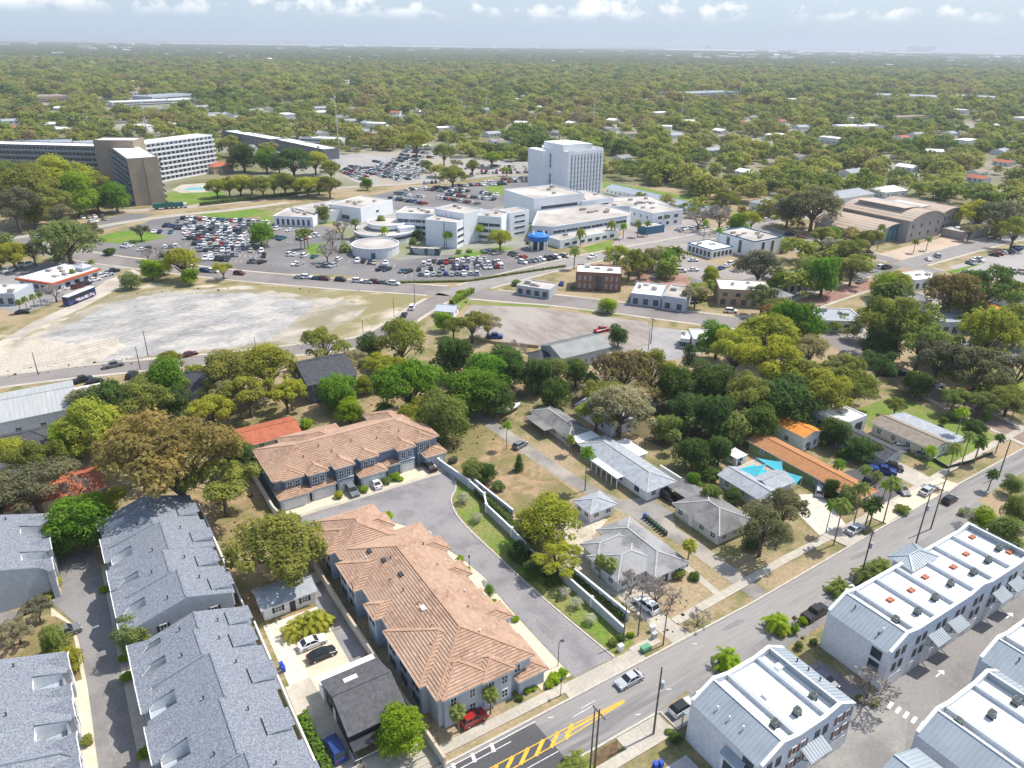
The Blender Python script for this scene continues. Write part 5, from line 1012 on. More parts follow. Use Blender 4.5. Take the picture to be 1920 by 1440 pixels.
house('red_roof_bungalow', 'small red-roofed outbuilding seen through the brown oak', *hr(5.0, 165, 16.0, 172), 2.6, 'gable', 0.26, 0.5, m_wall_t, m_redroof, 'shingle', 'x', (3, 2, 1, 1), 'S')
rt, r = house('metal_shed', 'long pale grey metal-roofed shed at the left edge', *hr(-34.0, 196.2, -2.8, 214.5), 4.6, 'gable', 0.20, 0.3, m_wall_w, m_metal_l, 'metal', 'x', (6, 4, 2, 2), 'E', seam=1.0, cat='shed')
mb = MB(); mb.box(15.8, -7.6, 3.4, 23.0, 6.2, 3.55)
for sx, sy in ((22.8, -7.4), (22.8, 6.0)): mb.box(sx - .1, sy - .1, 0, sx + .1, sy + .1, 3.4)
mb.build('white_canopy', m_wroof, rt)
rt, r = house('dark_roof_house', 'dark slate-roofed house with front gable below the metal shed', *hr(-26.0, 177.0, -5.6, 191.0), 3.6, 'hip', 0.36, 0.6, m_wall_g, m_shingle_k, wins=(4, 3, 2, 2))
mb = MB(); mb.box(-5.5, -9.0, 0, -1.0, -6.8, 3.2); mb.build('front_wall', m_wall_g, rt); roof(rt, (-6.1, -9.6, -.4, -2), 3.2, .5, 'gable', 'shingle', m_shingle_k, 'y', m_wall_w, over=.4)
rt, r = house('dark_roof_house', 'dark grey hip-roofed house framed by trees beside the lot street', *hr(22.5, 194.0, 34.0, 206.0), 3.6, 'hip', 0.40, 0.6, m_wall_g, m_shingle_k, wins=(3, 3, 2, 2))
mb = MB(); mb.box(-5.6, -7.6, 0, -1.4, -5.8, 3.2); mb.build('front_wall', m_wall_g, rt); roof(rt, (-6.2, -8.2, -.8, -2), 3.2, .5, 'gable', 'shingle', m_shingle_k, 'y', m_wall_w, over=.4)
rt, r = house('grey_metal_house', 'blue-grey house with long metal gable roof behind the dark trees', *hr(119.4, 160.4, 137.0, 171.6), 4.6, 'gable', 0.36, 0.5, m_wall_bs, mat('dull_metal', (0.30, 0.31, 0.30), (0.25, 0.26, 0.255), 0.3, 0.6, 4), 'metal', 'x', (7, 4, 2, 2), 'S', seam=0.8)
mb = MB(); mb.box(-13.5, 0.5, 0, -8.8, 5.2, 3.0); mb.build('wing_wall', m_wall_bs, rt); roof(rt, (-14.2, -.2, -7.4, 5.9), 3.0, .4, 'hip', 'shingle', m_shingle_k)
# ---------------------------------------------------------------- hospital, flats, library and town blocks
m_hwall = mat('hospital_white', (0.83, 0.84, 0.86), (0.77, 0.785, 0.81), 0.06, 0.8, 4)
m_hwall2 = mat('hospital_grey_white', (0.66, 0.68, 0.70), (0.60, 0.62, 0.645), 0.08, 0.85, 4)
m_dglass = mat('dark_glass', (0.03, 0.04, 0.055), (0.05, 0.065, 0.085), 0.5, 0.15, 2, spec=0.6)
m_tealglass = mat('teal_glass', (0.03, 0.13, 0.17), (0.05, 0.18, 0.22), 0.5, 0.2, 2, spec=0.6)
m_tan = mat('tan_concrete', (0.37, 0.295, 0.225), (0.32, 0.25, 0.19), 0.08, 0.85, 4)
m_bluecanopy = mat('blue_canopy', (0.02, 0.19, 0.55), (0.02, 0.16, 0.48), 0.4, 0.6)
m_lroof = mat('beige_standing_seam', (0.50, 0.40, 0.31), (0.46, 0.365, 0.285), 0.15, 0.6, 3)
m_lwall = mat('library_stone', (0.40, 0.38, 0.365), (0.34, 0.32, 0.305), 0.12, 0.85, 4)
def prism_building(name, label, pts, h, wall, rm, cat='building', par=0.4, group=None):
    c = Vector((sum(p[0] for p in pts) / len(pts), sum(p[1] for p in pts) / len(pts))); root = thing(name, label, cat, (c.x, c.y, 0), 0, group); q = [(p[0] - c.x, p[1] - c.y) for p in pts]
    mb = MB(); mb.prism(q, -0.05, h); mb.build('wall', wall, root)
    mb = MB(); strip(mb, [Vector(x) * 0.992 for x in q + [q[0]]], 0.5, h, h + par); mb.build('parapet', wall, root)
    mb = MB(); mb.prism([tuple(Vector(x) * .975) for x in q], h, h + .08); mb.build('roof', rm, root); return root, q, c
def edge_windows(root, a, b, z, h, n, w, style='band', out=0.05):
    a, b = Vector(a), Vector(b); d = (b - a).normalized(); nr = Vector((d.y, -d.x)); ang = math.atan2(d.y, d.x)
    for k in range(n):
        p = a + (b - a) * ((k + .5) / n) + nr * out; link('window', win_mesh(w, h, style), root, (p.x, p.y, z), ang)
# tower
tw = thing('hospital_tower', 'tall white hospital tower with vertical window strips', 'hospital', (282, 377.5, 0)); X0, Y0, X1, Y1 = -13, -14, 13, 14
mb = MB(); mb.box(X0, Y0, 0, X1, Y1, 29.6); mb.build('wall', m_hwall, tw); mb = MB(); mb.box(X0 - .6, -9, 0, 3, Y1 - 3, 33.2); mb.build('lift_core', m_hwall, tw); mb = MB(); mb.box(X0 + 1, Y0 + 1, 29.6, X1 - 1, Y1 - 1, 29.75); mb.build('roof', m_groof, tw)
mb = MB(); mb.box(3, -8, 29.75, 9, Y1 - 4, 32.6); mb.build('plant_room', m_hwall2, tw); mb = MB()
for q in ((X0, Y0, X1, Y0 + .4), (X1 - .4, Y0, X1, Y1), (X0, Y1 - .4, X1, Y1)): mb.box(*q[:2], 29.6, *q[2:], 30.6)
mb.build('parapet', m_hwall, tw)
for k in range(10):
    x = X0 + 2.3 + k * 2.4; mb = MB(); mb.box(-.3, -.12, 0, .3, .02, 24.0, 0)
    for f in range(9): mb.box(-.32, -.15, 1.9 + f * 2.6, .44, -.1, 2.5 + f * 2.6, 1)
    mb.build('window_strip', [m_dglass, m_hwall2], tw, (x, Y0, 3.6)); mb = MB(); mb.box(-.38, -.6, 0, .38, 0.02, 27.2); mb.build('fin', m_hwall, tw, (x + 1.2, Y0, 2.4))
for f in range(8):
    if f == 4: continue
    mb = MB(); mb.box(-1.7, -.1, 0, 1.7, .05, 2.4); mb.build('window', m_tealglass, tw, (X0 - .6, 4.4, 4 + f * 2.9), SIDE['W'])
mb = MB(); mb.box(X0 - 6, Y0 + 18, 0, X0, Y1 + 6, 28.6); mb.build('annex_wall', m_hwall, tw)
# podium and theatre blocks
rt, r = flat('hospital_wing', 'windowless white hospital block in front of the tower', 236.5, 341, 0, 33, 30, 13, m_hwall, m_groof, 'hospital', 0.6, (('S', 7.5, 1.6, 26, 1, 5),), 4, seed=2)
flat('hospital_wing', 'low white hospital block at the foot of the tower', 262, 338, 0, 22, 26, 9.0, m_hwall, m_groof, 'hospital', 0.5, (('S', 5.5, 1.5, 2, 2, 3),), 3, seed=3)
rt, q, c = prism_building('hospital_wing', 'broad flat-roofed hospital wing with long window band behind the blue canopy', [(199.6, 297.2), (207.1, 290.2), (255.4, 292.4), (262, 297), (262, 324), (221, 324)], 7, m_hwall2, m_groof, 'hospital')
edge_windows(rt, q[1], q[2], 3.8, 1.4, 6, 7.4); edge_windows(rt, q[0], q[1], 3.8, 1.3, 1, 5)
for k in range(6): roof_unit(rt, random.uniform(-18, 22), random.uniform(-6, 12), 7.1, random.uniform(1.5, 4), random.uniform(1.2, 2.4), random.uniform(.6, 1.4))
cx, cy, an, L = hp((1050, 452), (1160, 432), 9, 3.6); flat('hospital_wing', 'single-storey white hospital front with doors beside the lawn', cx, cy, an, L, 9, 3.6, m_hwall, m_groof, 'hospital', .4, (('S', .8, 1.5, 2, 7, 2.0),), 2)
flat('hospital_wing', 'two-storey white hospital wing with paired windows at the right end', 279, 296.5, 0, 21, 19, 7.6, m_hwall, m_groof, 'hospital', .5, (('S', 4.4, 1.7, 2, 3, 3.0), ('S', 1.2, 1.6, 2, 3, 3.4), ('W', 4.4, 1.4, 2, 3, 4)), 2)
flat('hospital_wing', 'sprawling tan-roofed hospital wing with many roof units', 283, 325, R_(-20), 40, 26, 6.0, m_hwall2, m_groof, 'hospital', .5, (('S', 3.2, 1.2, 2, 8, 3.0),), 9, seed=5)
rt, r = flat('hospital_entrance', 'blue-faced flat entrance pavilion on the hospital drive', 262.5, 281.5, 0, 12, 7, 3.6, m_tealm, m_groof, 'building', .3)
# angled four-storey wings
cx, cy, an, L = hp((797, 412), (856, 418), 16, 12); ta, r = flat('hospital_wing', 'white four-storey hospital wing with blank end wall and palms in front', cx, cy, an, L, 16, 11.8, m_hwall, m_groof, 'hospital', .5, tuple(('E', 1.6 + 3.0 * k, 1.2, .6, 2, .3) for k in range(3)) + tuple(('W', 1.6 + 3.0 * k, 1.2, .6, 2, .3) for k in range(3)), 2, seed=4)
mb = MB(); mb.box(-.15, -.08, 0, .15, 0.02, 11.6); mb.build('wall_slot', m_dglass, ta, (1.6, r[1], 0))
for nm, a, b, dep, z, lab in (('R', (872, 404), (940, 409), 15, 11.8, 'white hospital wing with dark window bands left of the stair tower'), ('L', (742, 400), (815, 404), 15, 11.4, 'white hospital wing with dark window bands behind the round clinic')):
    cx, cy, an, L = hp(a, b, dep, z); flat('hospital_wing', lab, cx, cy, an, L, dep, z, m_hwall, m_groof, 'hospital', .5, tuple(('S', 1.4 + 3.0 * k, 1.5, .6, max(2, int(L / 6)), .25) for k in range(3)), 4, seed=ord(nm))
cx, cy, an, L = hp((817, 391), (872, 401), 12, 14.6); flat('hospital_penthouse', 'white penthouse storey with blue door on the angled hospital roof', cx, cy, an, L, 14, 14.6, m_hwall, m_groof, 'hospital', .4, (('S', 12.2, 1.5, 6, 2, 3.0),), 2)
cx, cy, an, L = hp((957, 401), (992, 395), 9, 12); flat('stair_tower', 'slim white stair tower with four slot windows by the blue canopy', cx, cy, an, L, 9, 12, m_hwall, m_groof, 'hospital', .5, tuple(('S', 1.4 + 2.8 * k, 1.0, 2.6, 1, .4) for k in range(4)))
# round clinic
def drum(root, cx, cy, r, z0, z1, a0, a1, wall, rm, band=None, n=26):
    pts = [(cx + r * math.cos(a0 + (a1 - a0) * k / n), cy + r * math.sin(a0 + (a1 - a0) * k / n)) for k in range(n + 1)]
    mb = MB(); mb.prism(pts, z0, z1); mb.build('drum_wall', wall, root); mb = MB(); mb.prism([(cx + (x - cx) * .97, cy + (y - cy) * .97) for x, y in pts], z1, z1 + .1); mb.build('roof', rm, root)
    mb = MB(); strip(mb, [Vector(p) for p in pts], .5, z1 - .05, z1 + .5); mb.build('parapet', wall, root)
    if band:
        mb = MB(); strip(mb, [Vector((cx + (x - cx) * 1.005, cy + (y - cy) * 1.005)) for x, y in pts], .2, band[0], band[1]); mb.build('window_band', m_dglass, root)
pc = P(722, 447); rc = thing('round_clinic', 'white round clinic with curved dark window bands', 'clinic', (pc.x, pc.y, 0))
drum(rc, 0, 0, 14.5, 0, 4.2, 0, 6.2832, m_hwall2, m_groof, (2.4, 3.4)); drum(rc, 3, 3.5, 9.5, 4.2, 7.0, 0, 6.2832, m_hwall, m_groof, (4.6, 5.3)); mb = MB(); mb.box(4, -9.5, 0, 12, -2, 6.4); mb.build('stair_block', m_hwall, rc)
pc = P(705, 474); rc2 = thing('round_annexe', 'low curved white annexe in front of the round clinic', 'clinic', (pc.x, pc.y, 0)); drum(rc2, 0, 0, 10.5, 0, 4.0, 0, 6.2832, m_hwall2, m_groof); mb = MB(); mb.box(-.9, -10.7, .2, .9, -10.2, 2.6); mb.build('window', m_tealglass, rc2, None, -.5)
cx, cy, an, L = hp((768, 466), (824, 468), 4, 2.8); flat('covered_walk', 'flat-roofed covered walk joining the clinic to the white wing', cx, cy, an, L, 4, 2.8, mat('green_glass', (.05, .10, .09), (.35, .38, .38), .3, .6, 2, lo=.5, hi=.52), m_groof, 'walkway', .3)
# blue canopy
pc = P(1009, 466); cb = thing('entrance_canopy', 'round bright blue entrance canopy on white columns', 'canopy', (pc.x, pc.y, 0)); mb = MB(); mb.tube((0, 0, 4.2), (0, 0, 5.0), 4.6, 5.0, 24); mb.tube((0, 0, 5.0), (0, 0, 6.4), 5.0, 5.0, 24); mb.tube((0, 0, 6.4), (0, 0, 7.0), 4.8, 3.6, 24); mb.build('canopy', m_bluecanopy, cb)
for k in range(8):
    a = k * .785 + .2; mb = MB(); mb.tube((4 * math.cos(a), 4 * math.sin(a), 0), (4 * math.cos(a), 4 * math.sin(a), 4.2), .35, .35, 8); mb.build('column', m_hwall, cb)
    if k % 2 == 0: mb = MB(); mb.tube((3.4 * math.cos(a), 3.4 * math.sin(a), 6.9), (3.4 * math.cos(a), 3.4 * math.sin(a), 7.7), .5, .4, 8); mb.build('finial', m_hwall, cb)
mb = MB(); mb.tube((0, 0, 0), (0, 0, 4.2), 2.6, 2.6, 14); mb.build('lobby', m_dglass, cb)
# western clinic buildings
for lab, a, b, dep, z, bands in (('low white clinic with pillared front on the bright lawn', (512, 406), (586, 409), 20, 4.6, (('S', .6, 3.0, 1, 7, 1.4),)), ('flat tan-roofed clinic block with rooftop plant behind the bare trees', (592, 402), (676, 388), 24, 5.0, ()), ('white clinic block with navy awning beside the rear car park', (676, 392), (736, 376), 22, 7.0, (('W', .6, 2.2, 6, 1, 4), ('S', 3, 1.2, 8, 1, 9)))):
    cx, cy, an, L = hp(a, b, dep, z); flat('clinic_building', lab, cx, cy, an, L, dep, z, m_hwall2 if 'tan' in lab else m_hwall, m_groof, 'clinic', .5, bands, 5, seed=len(lab))
for lab, a, b in (('long low white care home with grey metal roof right of the tower', (1136, 352), (1232, 374)), ('long low white care home, the further right of the pair', (1226, 374), (1322, 396))):
    cx, cy, an, L = hp(a, b, 12, 3.6); house('care_home', lab, cx, cy, an, L, 12, 3.6, 'gable', .30, .5, m_hwall, m_metal, 'metal', 'x', (12, 6, 1, 1), 'S', cat='care home', seam=0)
# flats: three wings round a brick core
def flats_wing(label, cx, cy, ang, L, dep, h, wall, floors, white=False, ends=None):
    root, r = flat('apartment_wing', label, cx, cy, ang, L, dep, h, wall, m_wroof, 'apartments', .5, (), 0)
    fh = h / floors; sides = 'SN' if L > dep else 'WE'; rr = random.Random(int(L))
    for f in range(floors):
        for sd_ in sides:
            ln = side_len(r, sd_); n = max(3, int(ln / 7.5))
            for k in range(n): link('window', win_mesh(ln / n - .35, fh * .58, 'band'), root, on_side(r, sd_, ln * (k + .5) / n, f * fh + fh * .3, .01), SIDE[sd_])
            mb = MB(); mb.box(-ln / 2, -1.3, 0, ln / 2, 0, .22); mb.box(-ln / 2, -1.3, .22, ln / 2, -1.2, .22 + fh * .3); mb.build('balcony', m_hwall if white else mat('flats_grey', (0.30, 0.315, 0.335), rough=0.8), root, on_side(r, sd_, ln / 2, f * fh, 0.0), SIDE[sd_])
    if white:
        for k in range(int(L / 3.7) + 1): mb = MB(); mb.box(-.12, -1.32, 0, .12, 0, h); mb.build('party_fin', m_hwall, root, on_side(r, 'S', min(L, k * 3.7), 0, 0), 0)
    for k in range(14 if not white else 9): vents(root, [(rr.uniform(r[0] + 2, r[2] - 2), rr.uniform(r[1] + 2, r[3] - 2), h + .2)], m_dtrim)
    return root, r
pA = P(250, 387.5); pB = P(307, 384.5); wC = (pB - pA).length
rt, r = flats_wing('tan-ended apartment wing pointing towards the road', pA.x + wC / 2 + .4, pA.y + 31, R_(2), wC, 62, 26, m_tan, 8); mb = MB(); mb.box(-.4, -.5, 0, .4, .1, 26.4); mb.build('wall_pier', m_tan, rt, (0.6, r[1], 0))
p = P(-70, 268, 26); q = P(190, 274.5, 26); d = (q - p).xy; L = d.length; d.normalize(); n_ = Vector((-d.y, d.x)); c = (p.xy + q.xy) / 2 + n_ * 7.5
flats_wing('long dark-banded apartment wing at the left edge', c.x, c.y, math.atan2(d.y, d.x), L, 15, 25.5, mat('flats_dark', (0.11, 0.125, 0.15), rough=0.8), 8)
p = P(262, 270, 25.5); q = P(398, 252.5, 25.5); d = (q - p).xy; L = d.length; d.normalize(); n_ = Vector((-d.y, d.x)); c = (p.xy + q.xy) / 2 + n_ * 7.5
flats_wing('white balconied apartment wing above the swimming pool', c.x, c.y, math.atan2(d.y, d.x), L, 15, 25, m_hwall, 8, True)
pc = P(226, 270, 28); flat('apartment_core', 'tan brick lift core where the apartment wings meet', pc.x, pc.y + 6, R_(-30), 24, 16, 30, m_tan, m_wroof, 'apartments', .6)
sheet('swimming_pool', [(345, 353), (376, 350.5), (388, 352), (382, 356), (348, 357)], 0.06, mat('pool_water', (0.14, 0.48, 0.52), (0.18, 0.52, 0.55), 0.2, 0.1, 3, spec=0.5))
sheet('pool_deck', [(322, 356), (340, 346), (392, 343), (410, 350), (392, 360), (340, 362)], 0.05, m_conc)
cx, cy, an, L = hp((400, 313), (437, 308), 16, 5); house('brick_pavilion', 'red-roofed low pavilion beside the white apartment wing', cx, cy, an, L, 16, 5, 'hip', .3, .4, m_wall_t, m_redroof)
# hedge and long white wall by the road
# library with vaulted roofs
def vault(root, x0, x1, y0, y1, ze, rise, m, wall, glaz=None, n=14, ov=1.2):
    arc = [(x0 + (x1 - x0) * k / n, ze + rise * (1 - (2 * k / n - 1) ** 2)) for k in range(n + 1)]
    mb = MB()
    for (a, b), (c_, d_) in zip(arc[:-1], arc[1:]):
        mb.face([(a, y0 - ov, b), (c_, y0 - ov, d_), (c_, y1 + ov, d_), (a, y1 + ov, b)]); mb.face([(a, y1 + ov, b - .4), (c_, y1 + ov, d_ - .4), (c_, y0 - ov, d_ - .4), (a, y0 - ov, b - .4)])
        mb.face([(a, y0 - ov, b - .4), (c_, y0 - ov, d_ - .4), (c_, y0 - ov, d_), (a, y0 - ov, b)])
        mb.bar((a, y0 - ov, b + .04), (a, y1 + ov, b + .04), .1, .1)
    for k in (0, -1): a, b = arc[k]; mb.face([(a, y0 - ov, b - .4), (a, y0 - ov, b), (a, y1 + ov, b), (a, y1 + ov, b - .4)])
    mb.build('vaulted_roof', m, root)
    mb = MB(); e = .8; mb.box(x0 + e, y0, -.05, x1 - e, y1, ze - .3)
    for yy in (y0, y1): mb.face([(x0 + e, yy, ze - .3)] + [(min(max(a, x0 + e), x1 - e), yy, b - .42) for a, b in arc] + [(x1 - e, yy, ze - .3)])
    mb.build('wall', wall, root)
    if glaz:
        g0, g1 = glaz; mb = MB(); pts = [(a, b - .7) for a, b in arc if g0 <= a <= g1]; mb.face([(g0, y0 - .06, .3), (g1, y0 - .06, .3)] + [(a, y0 - .06, b) for a, b in reversed(pts)])
        mb.build('glazing', m_tealglass, root)
        for k in range(1, 5): mb = MB(); mb.box(g0 + (g1 - g0) * k / 5 - .15, y0 - .2, .2, g0 + (g1 - g0) * k / 5 + .15, y0 - .07, ze + .6); mb.build('mullion', m_lwall, root)
lb = thing('library', 'stone library with low beige vaulted roof and tall glazed front', 'library', (356, 225, 0)); vault(lb, -16.5, 15, -17.5, 17, 4.8, 4.2, m_lroof, m_lwall, (-7, 11))
lh = thing('library_hall', 'tall library hall with twin beige vaulted roofs and rows of small windows', 'library', (385, 221, 0)); vault(lh, -27, 3.5, -18.5, 19, 10.6, 3.6, m_lroof, m_lwall); vault(lh, 3.2, 27, -16, 17, 10.4, 2.4, m_lroof, m_lwall)
mb = MB(); mb.box(-20, -10, 13.2, -6, 15, 14.6, 1); mb.face([(-21, -11, 15.0), (-5, -11, 14.4), (-5, 16, 14.4), (-21, 16, 15.0)], 0); mb.build('clerestory', [m_lroof, m_lwall], lh)
for k in range(2):
    rb2 = MB(); rb2.box(-3, -9, 12.6 + k, 8, 9, 13.4 + k * .3); rb2.build('roof_well', m_groof, lh, (-2 + k * 3, 0, 0)) if k == 0 else None
for zz in (2.4, 6.6): windows(lh, (4, -16, 26.2, 17), 'S', 6, zz, 1.2, 1.8, 'dark'); windows(lh, (-26.2, -18.5, 2.7, 19), 'S', 4, zz, 1.0, 1.6, 'dark')
rt, r = flat('library_annexe', 'low stone library annexe with roof court', 400, 196, 0, 24, 11, 3.6, m_lwall, m_groof, 'library', .5); mb = MB(); mb.box(-6, -3, 3.7, 2, 2.5, 4.6); mb.build('roof_court', m_hwall, rt)
# office pair
rt, r = flat('office_block', 'white two-storey office with navy roof trim and blank panels', 277.4, 231.2, 0, 18.6, 23, 7.4, m_hwall, m_groof, 'office', .5, (('W', 1.0, 5.8, 4.2, 2, 5.4), ('S', 1.0, 5.8, 3.0, 2, 4.4)), 6, cop=m_tealm)
rt, r = flat('office_block', 'single-storey white-roofed office with navy trim beside its taller neighbour', 257.4, 235.6, 0, 13.6, 15.6, 4.0, m_hwall, m_wroof, 'office', .4, (('W', .8, 2.4, .6, 6, .8), ('S', .8, 2.4, .6, 5, .8)), 1, cop=m_tealm)
cx, cy, an, L = hp((1080, 511), (1166, 515), 11, 7); rt, r = flat('brick_building', 'brown brick two-storey building with white roof and dark entrance', cx, cy, an, L, 11, 6.9, m_brick, m_wroof, 'building', .5, (), 3)
for zz in (1.2, 4.2): windows(rt, r, 'S', 0, zz, .45, 1.5, 'white', at=[1.6, 3.6, 5.6, 11.9, 13.9, 15.9])
mb = MB(); mb.box(-1.1, -.1, 0, 1.1, .02, 5.8); mb.build('entrance', m_dglass, rt, (0, r[1], 0))
for lab, a, b, dep, z, wl_, rm, un in (('white-roofed shop with blue-shaded front on the main road', (1183, 551), (1240, 557), 15, 4.2, m_wall_bs, m_wroof, 3), ('grey-roofed shop with white side parapet next to the white-roofed shop', (1242, 556), (1286, 562), 15, 4.8, m_wall_bs, m_groof, 2), ('tan stucco corner building with white roof', (1349, 543), (1446, 548), 13, 6.2, m_wall_t, m_wroof, 3),
        ('low grey flat-roofed shop with carport left of the brick building', (968, 536), (1030, 545), 9, 3.4, m_wall_g, m_groof, 4), ('long white flat-roofed trailer building beside the paver lot', (1300, 637), (1384, 640), 9, 3.6, m_wall_w, m_wroof, 1), ('small white box trailer beside the long one', (1276, 636), (1293, 638), 7, 3.0, m_wall_w, m_wroof, 1),
        ('pale blue-roofed low shop on the corner of the brick street', (1536, 602), (1622, 604), 13, 3.8, m_wall_w, m_shingle_w, 3), ('white flat-roofed shop at the library crossing', (1716, 527), (1768, 520), 10, 4.0, m_wall_w, m_wroof, 2), ('grey flat-roofed building with white edge strip among the park trees', (1768, 606), (1855, 604), 14, 4.2, m_wall_g, m_metal, 1), ('grey flat-roofed house behind the tan corner building', (1468, 533), (1532, 524), 12, 4.2, m_wall_g, m_groof, 2), ('blue and white filling-station shop at the left edge', (-50, 552), (26, 552), 12, 4.2, m_wall_bs, m_wroof, 2)):
    cx, cy, an, L = hp(a, b, dep, z); rt, r = flat('shop_building', lab, cx, cy, an, L, dep, z, wl_, rm, 'shop' if 'shop' in lab else 'building', .4, (), un, seed=len(lab)); nn = max(2, int(L / 3.2)); windows(rt, r, 'S', nn, .7, 1.7, min(2.0, z - 1.6), 'dark')
    if z > 6: windows(rt, r, 'S', 4, 3.9, 1.6, 1.2, 'dark')
cx, cy, an, L = hp((36, 521), (100, 530.5), 20, 3.8); rt, r = flat('restaurant', 'white-roofed restaurant with orange canopy edge and small cupola', cx, cy, an, L, 21, 3.8, m_wall_w, m_wroof, 'restaurant', .3, (), 5); windows(rt, r, 'S', 5, .8, 2.0, 1.6, 'dark'); windows(rt, r, 'E', 5, .8, 2.0, 1.6, 'dark')
mb = MB()
for q in ((r[0] - .8, r[1] - .8, r[2] + .8, r[1]), (r[2], r[1], r[2] + .8, r[3] + .8)): mb.box(*q[:2], 3.2, *q[2:], 3.95)
mb.build('orange_fascia', mat('orange_fascia', (0.50, 0.12, 0.05), rough=.6), rt); mb = MB(); mb.box(3, 5, 3.9, 7, 9, 5.4); mb.build('cupola_wall', m_wall_bs, rt); roof(rt, (2.5, 4.5, 7.5, 9.5), 5.4, .5, 'hip', 'shingle', m_wall_bs, name='cupola_roof')
cx, cy, an, L = hp((817, 581), (850, 584), 6, 2.6); house('roadside_hut', 'small white hut with pale gable roof beside the side street', cx, cy, an, L, 6, 2.6, 'gable', .4, .5, m_wall_w, m_wall_bs, 'shingle', 'x', (2, 1, 1, 1), 'S', cat='hut')
for lab, a, b, dep, z, rm in (('grey hip-roofed house at the brick street bend', (1686, 566), (1746, 561), 14, 3.4, m_shingle_g), ('orange-roofed house behind the park trees', (1848, 588), (1894, 584), 9, 3.0, m_orange_b), ('orange-roofed house at the right edge', (1884, 560), (1930, 556), 9, 3.0, m_orange_b), ('small blue cottage with grey hip roof behind the tan building', (1466, 556), (1486, 552), 9, 3.2, m_shingle_g),
        ('grey gable house far behind the library', (1574, 372), (1640, 362), 14, 5, m_shingle_w), ('white-roofed tent-like house behind the library', (1660, 360), (1702, 356), 12, 4, m_wroof), ('pale house right of the library', (1856, 420), (1890, 416), 12, 4, m_shingle_g), ('white house beyond the avenue trees', (1436, 384), (1466, 380), 12, 5, m_shingle_w)):
    cx, cy, an, L = hp(a, b, dep, z); house('hip_house', lab, cx, cy, an, L, dep, z, 'hip', .4, .5, m_wall_w, rm, wins=(3, 2, 2, 2))
BLK = []
# larger buildings out in the woodland
for lab, a, b, dep, z, wl_, rm in (('three-storey apartment block with white roof beyond the flats', (418, 246), (508, 262), 14, 8, m_wall_d, m_wroof), ('second three-storey apartment block beyond the flats', (516, 262), (606, 281), 14, 8, m_wall_d, m_wroof), ('long white-roofed block among the trees above the flats', (210, 192), (365, 186), 22, 6, m_wall_w, m_wroof), ('grey-roofed complex with blue sign far left', (285, 182), (365, 176), 40, 7, m_wall_bs, m_metal),
        ('large brown-roofed complex far left', (62, 182), (135, 180), 50, 8, m_wall_t, m_shingle_b), ('blue-grey apartment complex far beyond the tower', (1268, 176), (1386, 172), 40, 12, m_wall_bs, m_shingle_w), ('long white warehouse far right', (1640, 178), (1760, 182), 60, 8, m_wall_w, m_shingle_w), ('white warehouse beside the long one far right', (1765, 178), (1880, 184), 50, 7, m_wall_w, m_metal), ('pale low school block beyond the tower', (1470, 186), (1540, 188), 30, 5, m_wall_w, m_wroof),
        ('white flat building beside the rear car park', (770, 276), (812, 274), 16, 4, m_wall_w, m_wroof), ('grey workshop roof left of the flats', (-30, 272), (125, 268), 26, 5, m_wall_g, m_metal), ('long pale roof behind the flats', (560, 258), (640, 262), 14, 6, m_wall_w, m_wroof), ('white school building far right of centre', (1585, 238), (1660, 236), 22, 5, m_wall_w, m_wroof), ('tan brick strip building in the right woodland', (1660, 222), (1790, 214), 16, 5, m_wall_t, m_shingle_b)):
    cx, cy, an, L = hp(a, b, dep, z); BLK.append((cx, cy, L / 2 + 2, dep / 2 + 2)); rt, r = flat('distant_block', lab, cx, cy, an, L, dep, z, wl_, rm, 'building', .5, tuple(('S', .9 + 2.7 * k, 1.4, 1.5) for k in range(max(1, int(z / 2.8)))), 2, seed=len(lab))
# ---------------------------------------------------------------- vehicles
m_paintcar = mat('car_paint', (0.5, 0.5, 0.5), rough=0.28, spec=0.5, objcol=True)
m_cglass = mat('car_glass', (0.02, 0.025, 0.03), rough=0.08, spec=0.6)
m_tyre = mat('tyre', (0.02, 0.02, 0.02), rough=0.9)
m_rim = mat('wheel_rim', (0.45, 0.45, 0.46), rough=0.35, metal=0.6)
m_lamp = mat('head_lamp', (0.75, 0.77, 0.78), rough=0.15); m_tail = mat('tail_lamp', (0.35, 0.01, 0.01), rough=0.2)
CARK = {  # length, width, [profile: (x, z) of the body top], cabin (x front-bottom, front-top, rear-top, rear-bottom), belt z, roof z
    'sedan': (4.6, 1.82, [(-2.3, .55), (-2.22, .86), (-1.45, .98), (1.0, .96), (1.95, .80), (2.25, .62)], (1.02, .25, -1.0, -1.75), .95, 1.42),
    'suv': (4.7, 1.92, [(-2.35, .6), (-2.3, 1.0), (-1.6, 1.06), (1.15, 1.06), (2.1, .96), (2.32, .7)], (1.2, .55, -1.75, -2.2), 1.05, 1.72),
    'pickup': (5.6, 1.98, [(-2.8, .65), (-2.78, 1.1), (-.9, 1.12), (1.35, 1.12), (2.55, 1.02), (2.78, .75)], (1.35, .7, -.7, -.95), 1.1, 1.82),
    'hatch': (4.2, 1.78, [(-2.1, .55), (-2.05, .95), (-1.4, .98), (1.0, .96), (1.8, .82), (2.08, .62)], (1.0, .3, -1.5, -2.0), .95, 1.5)}
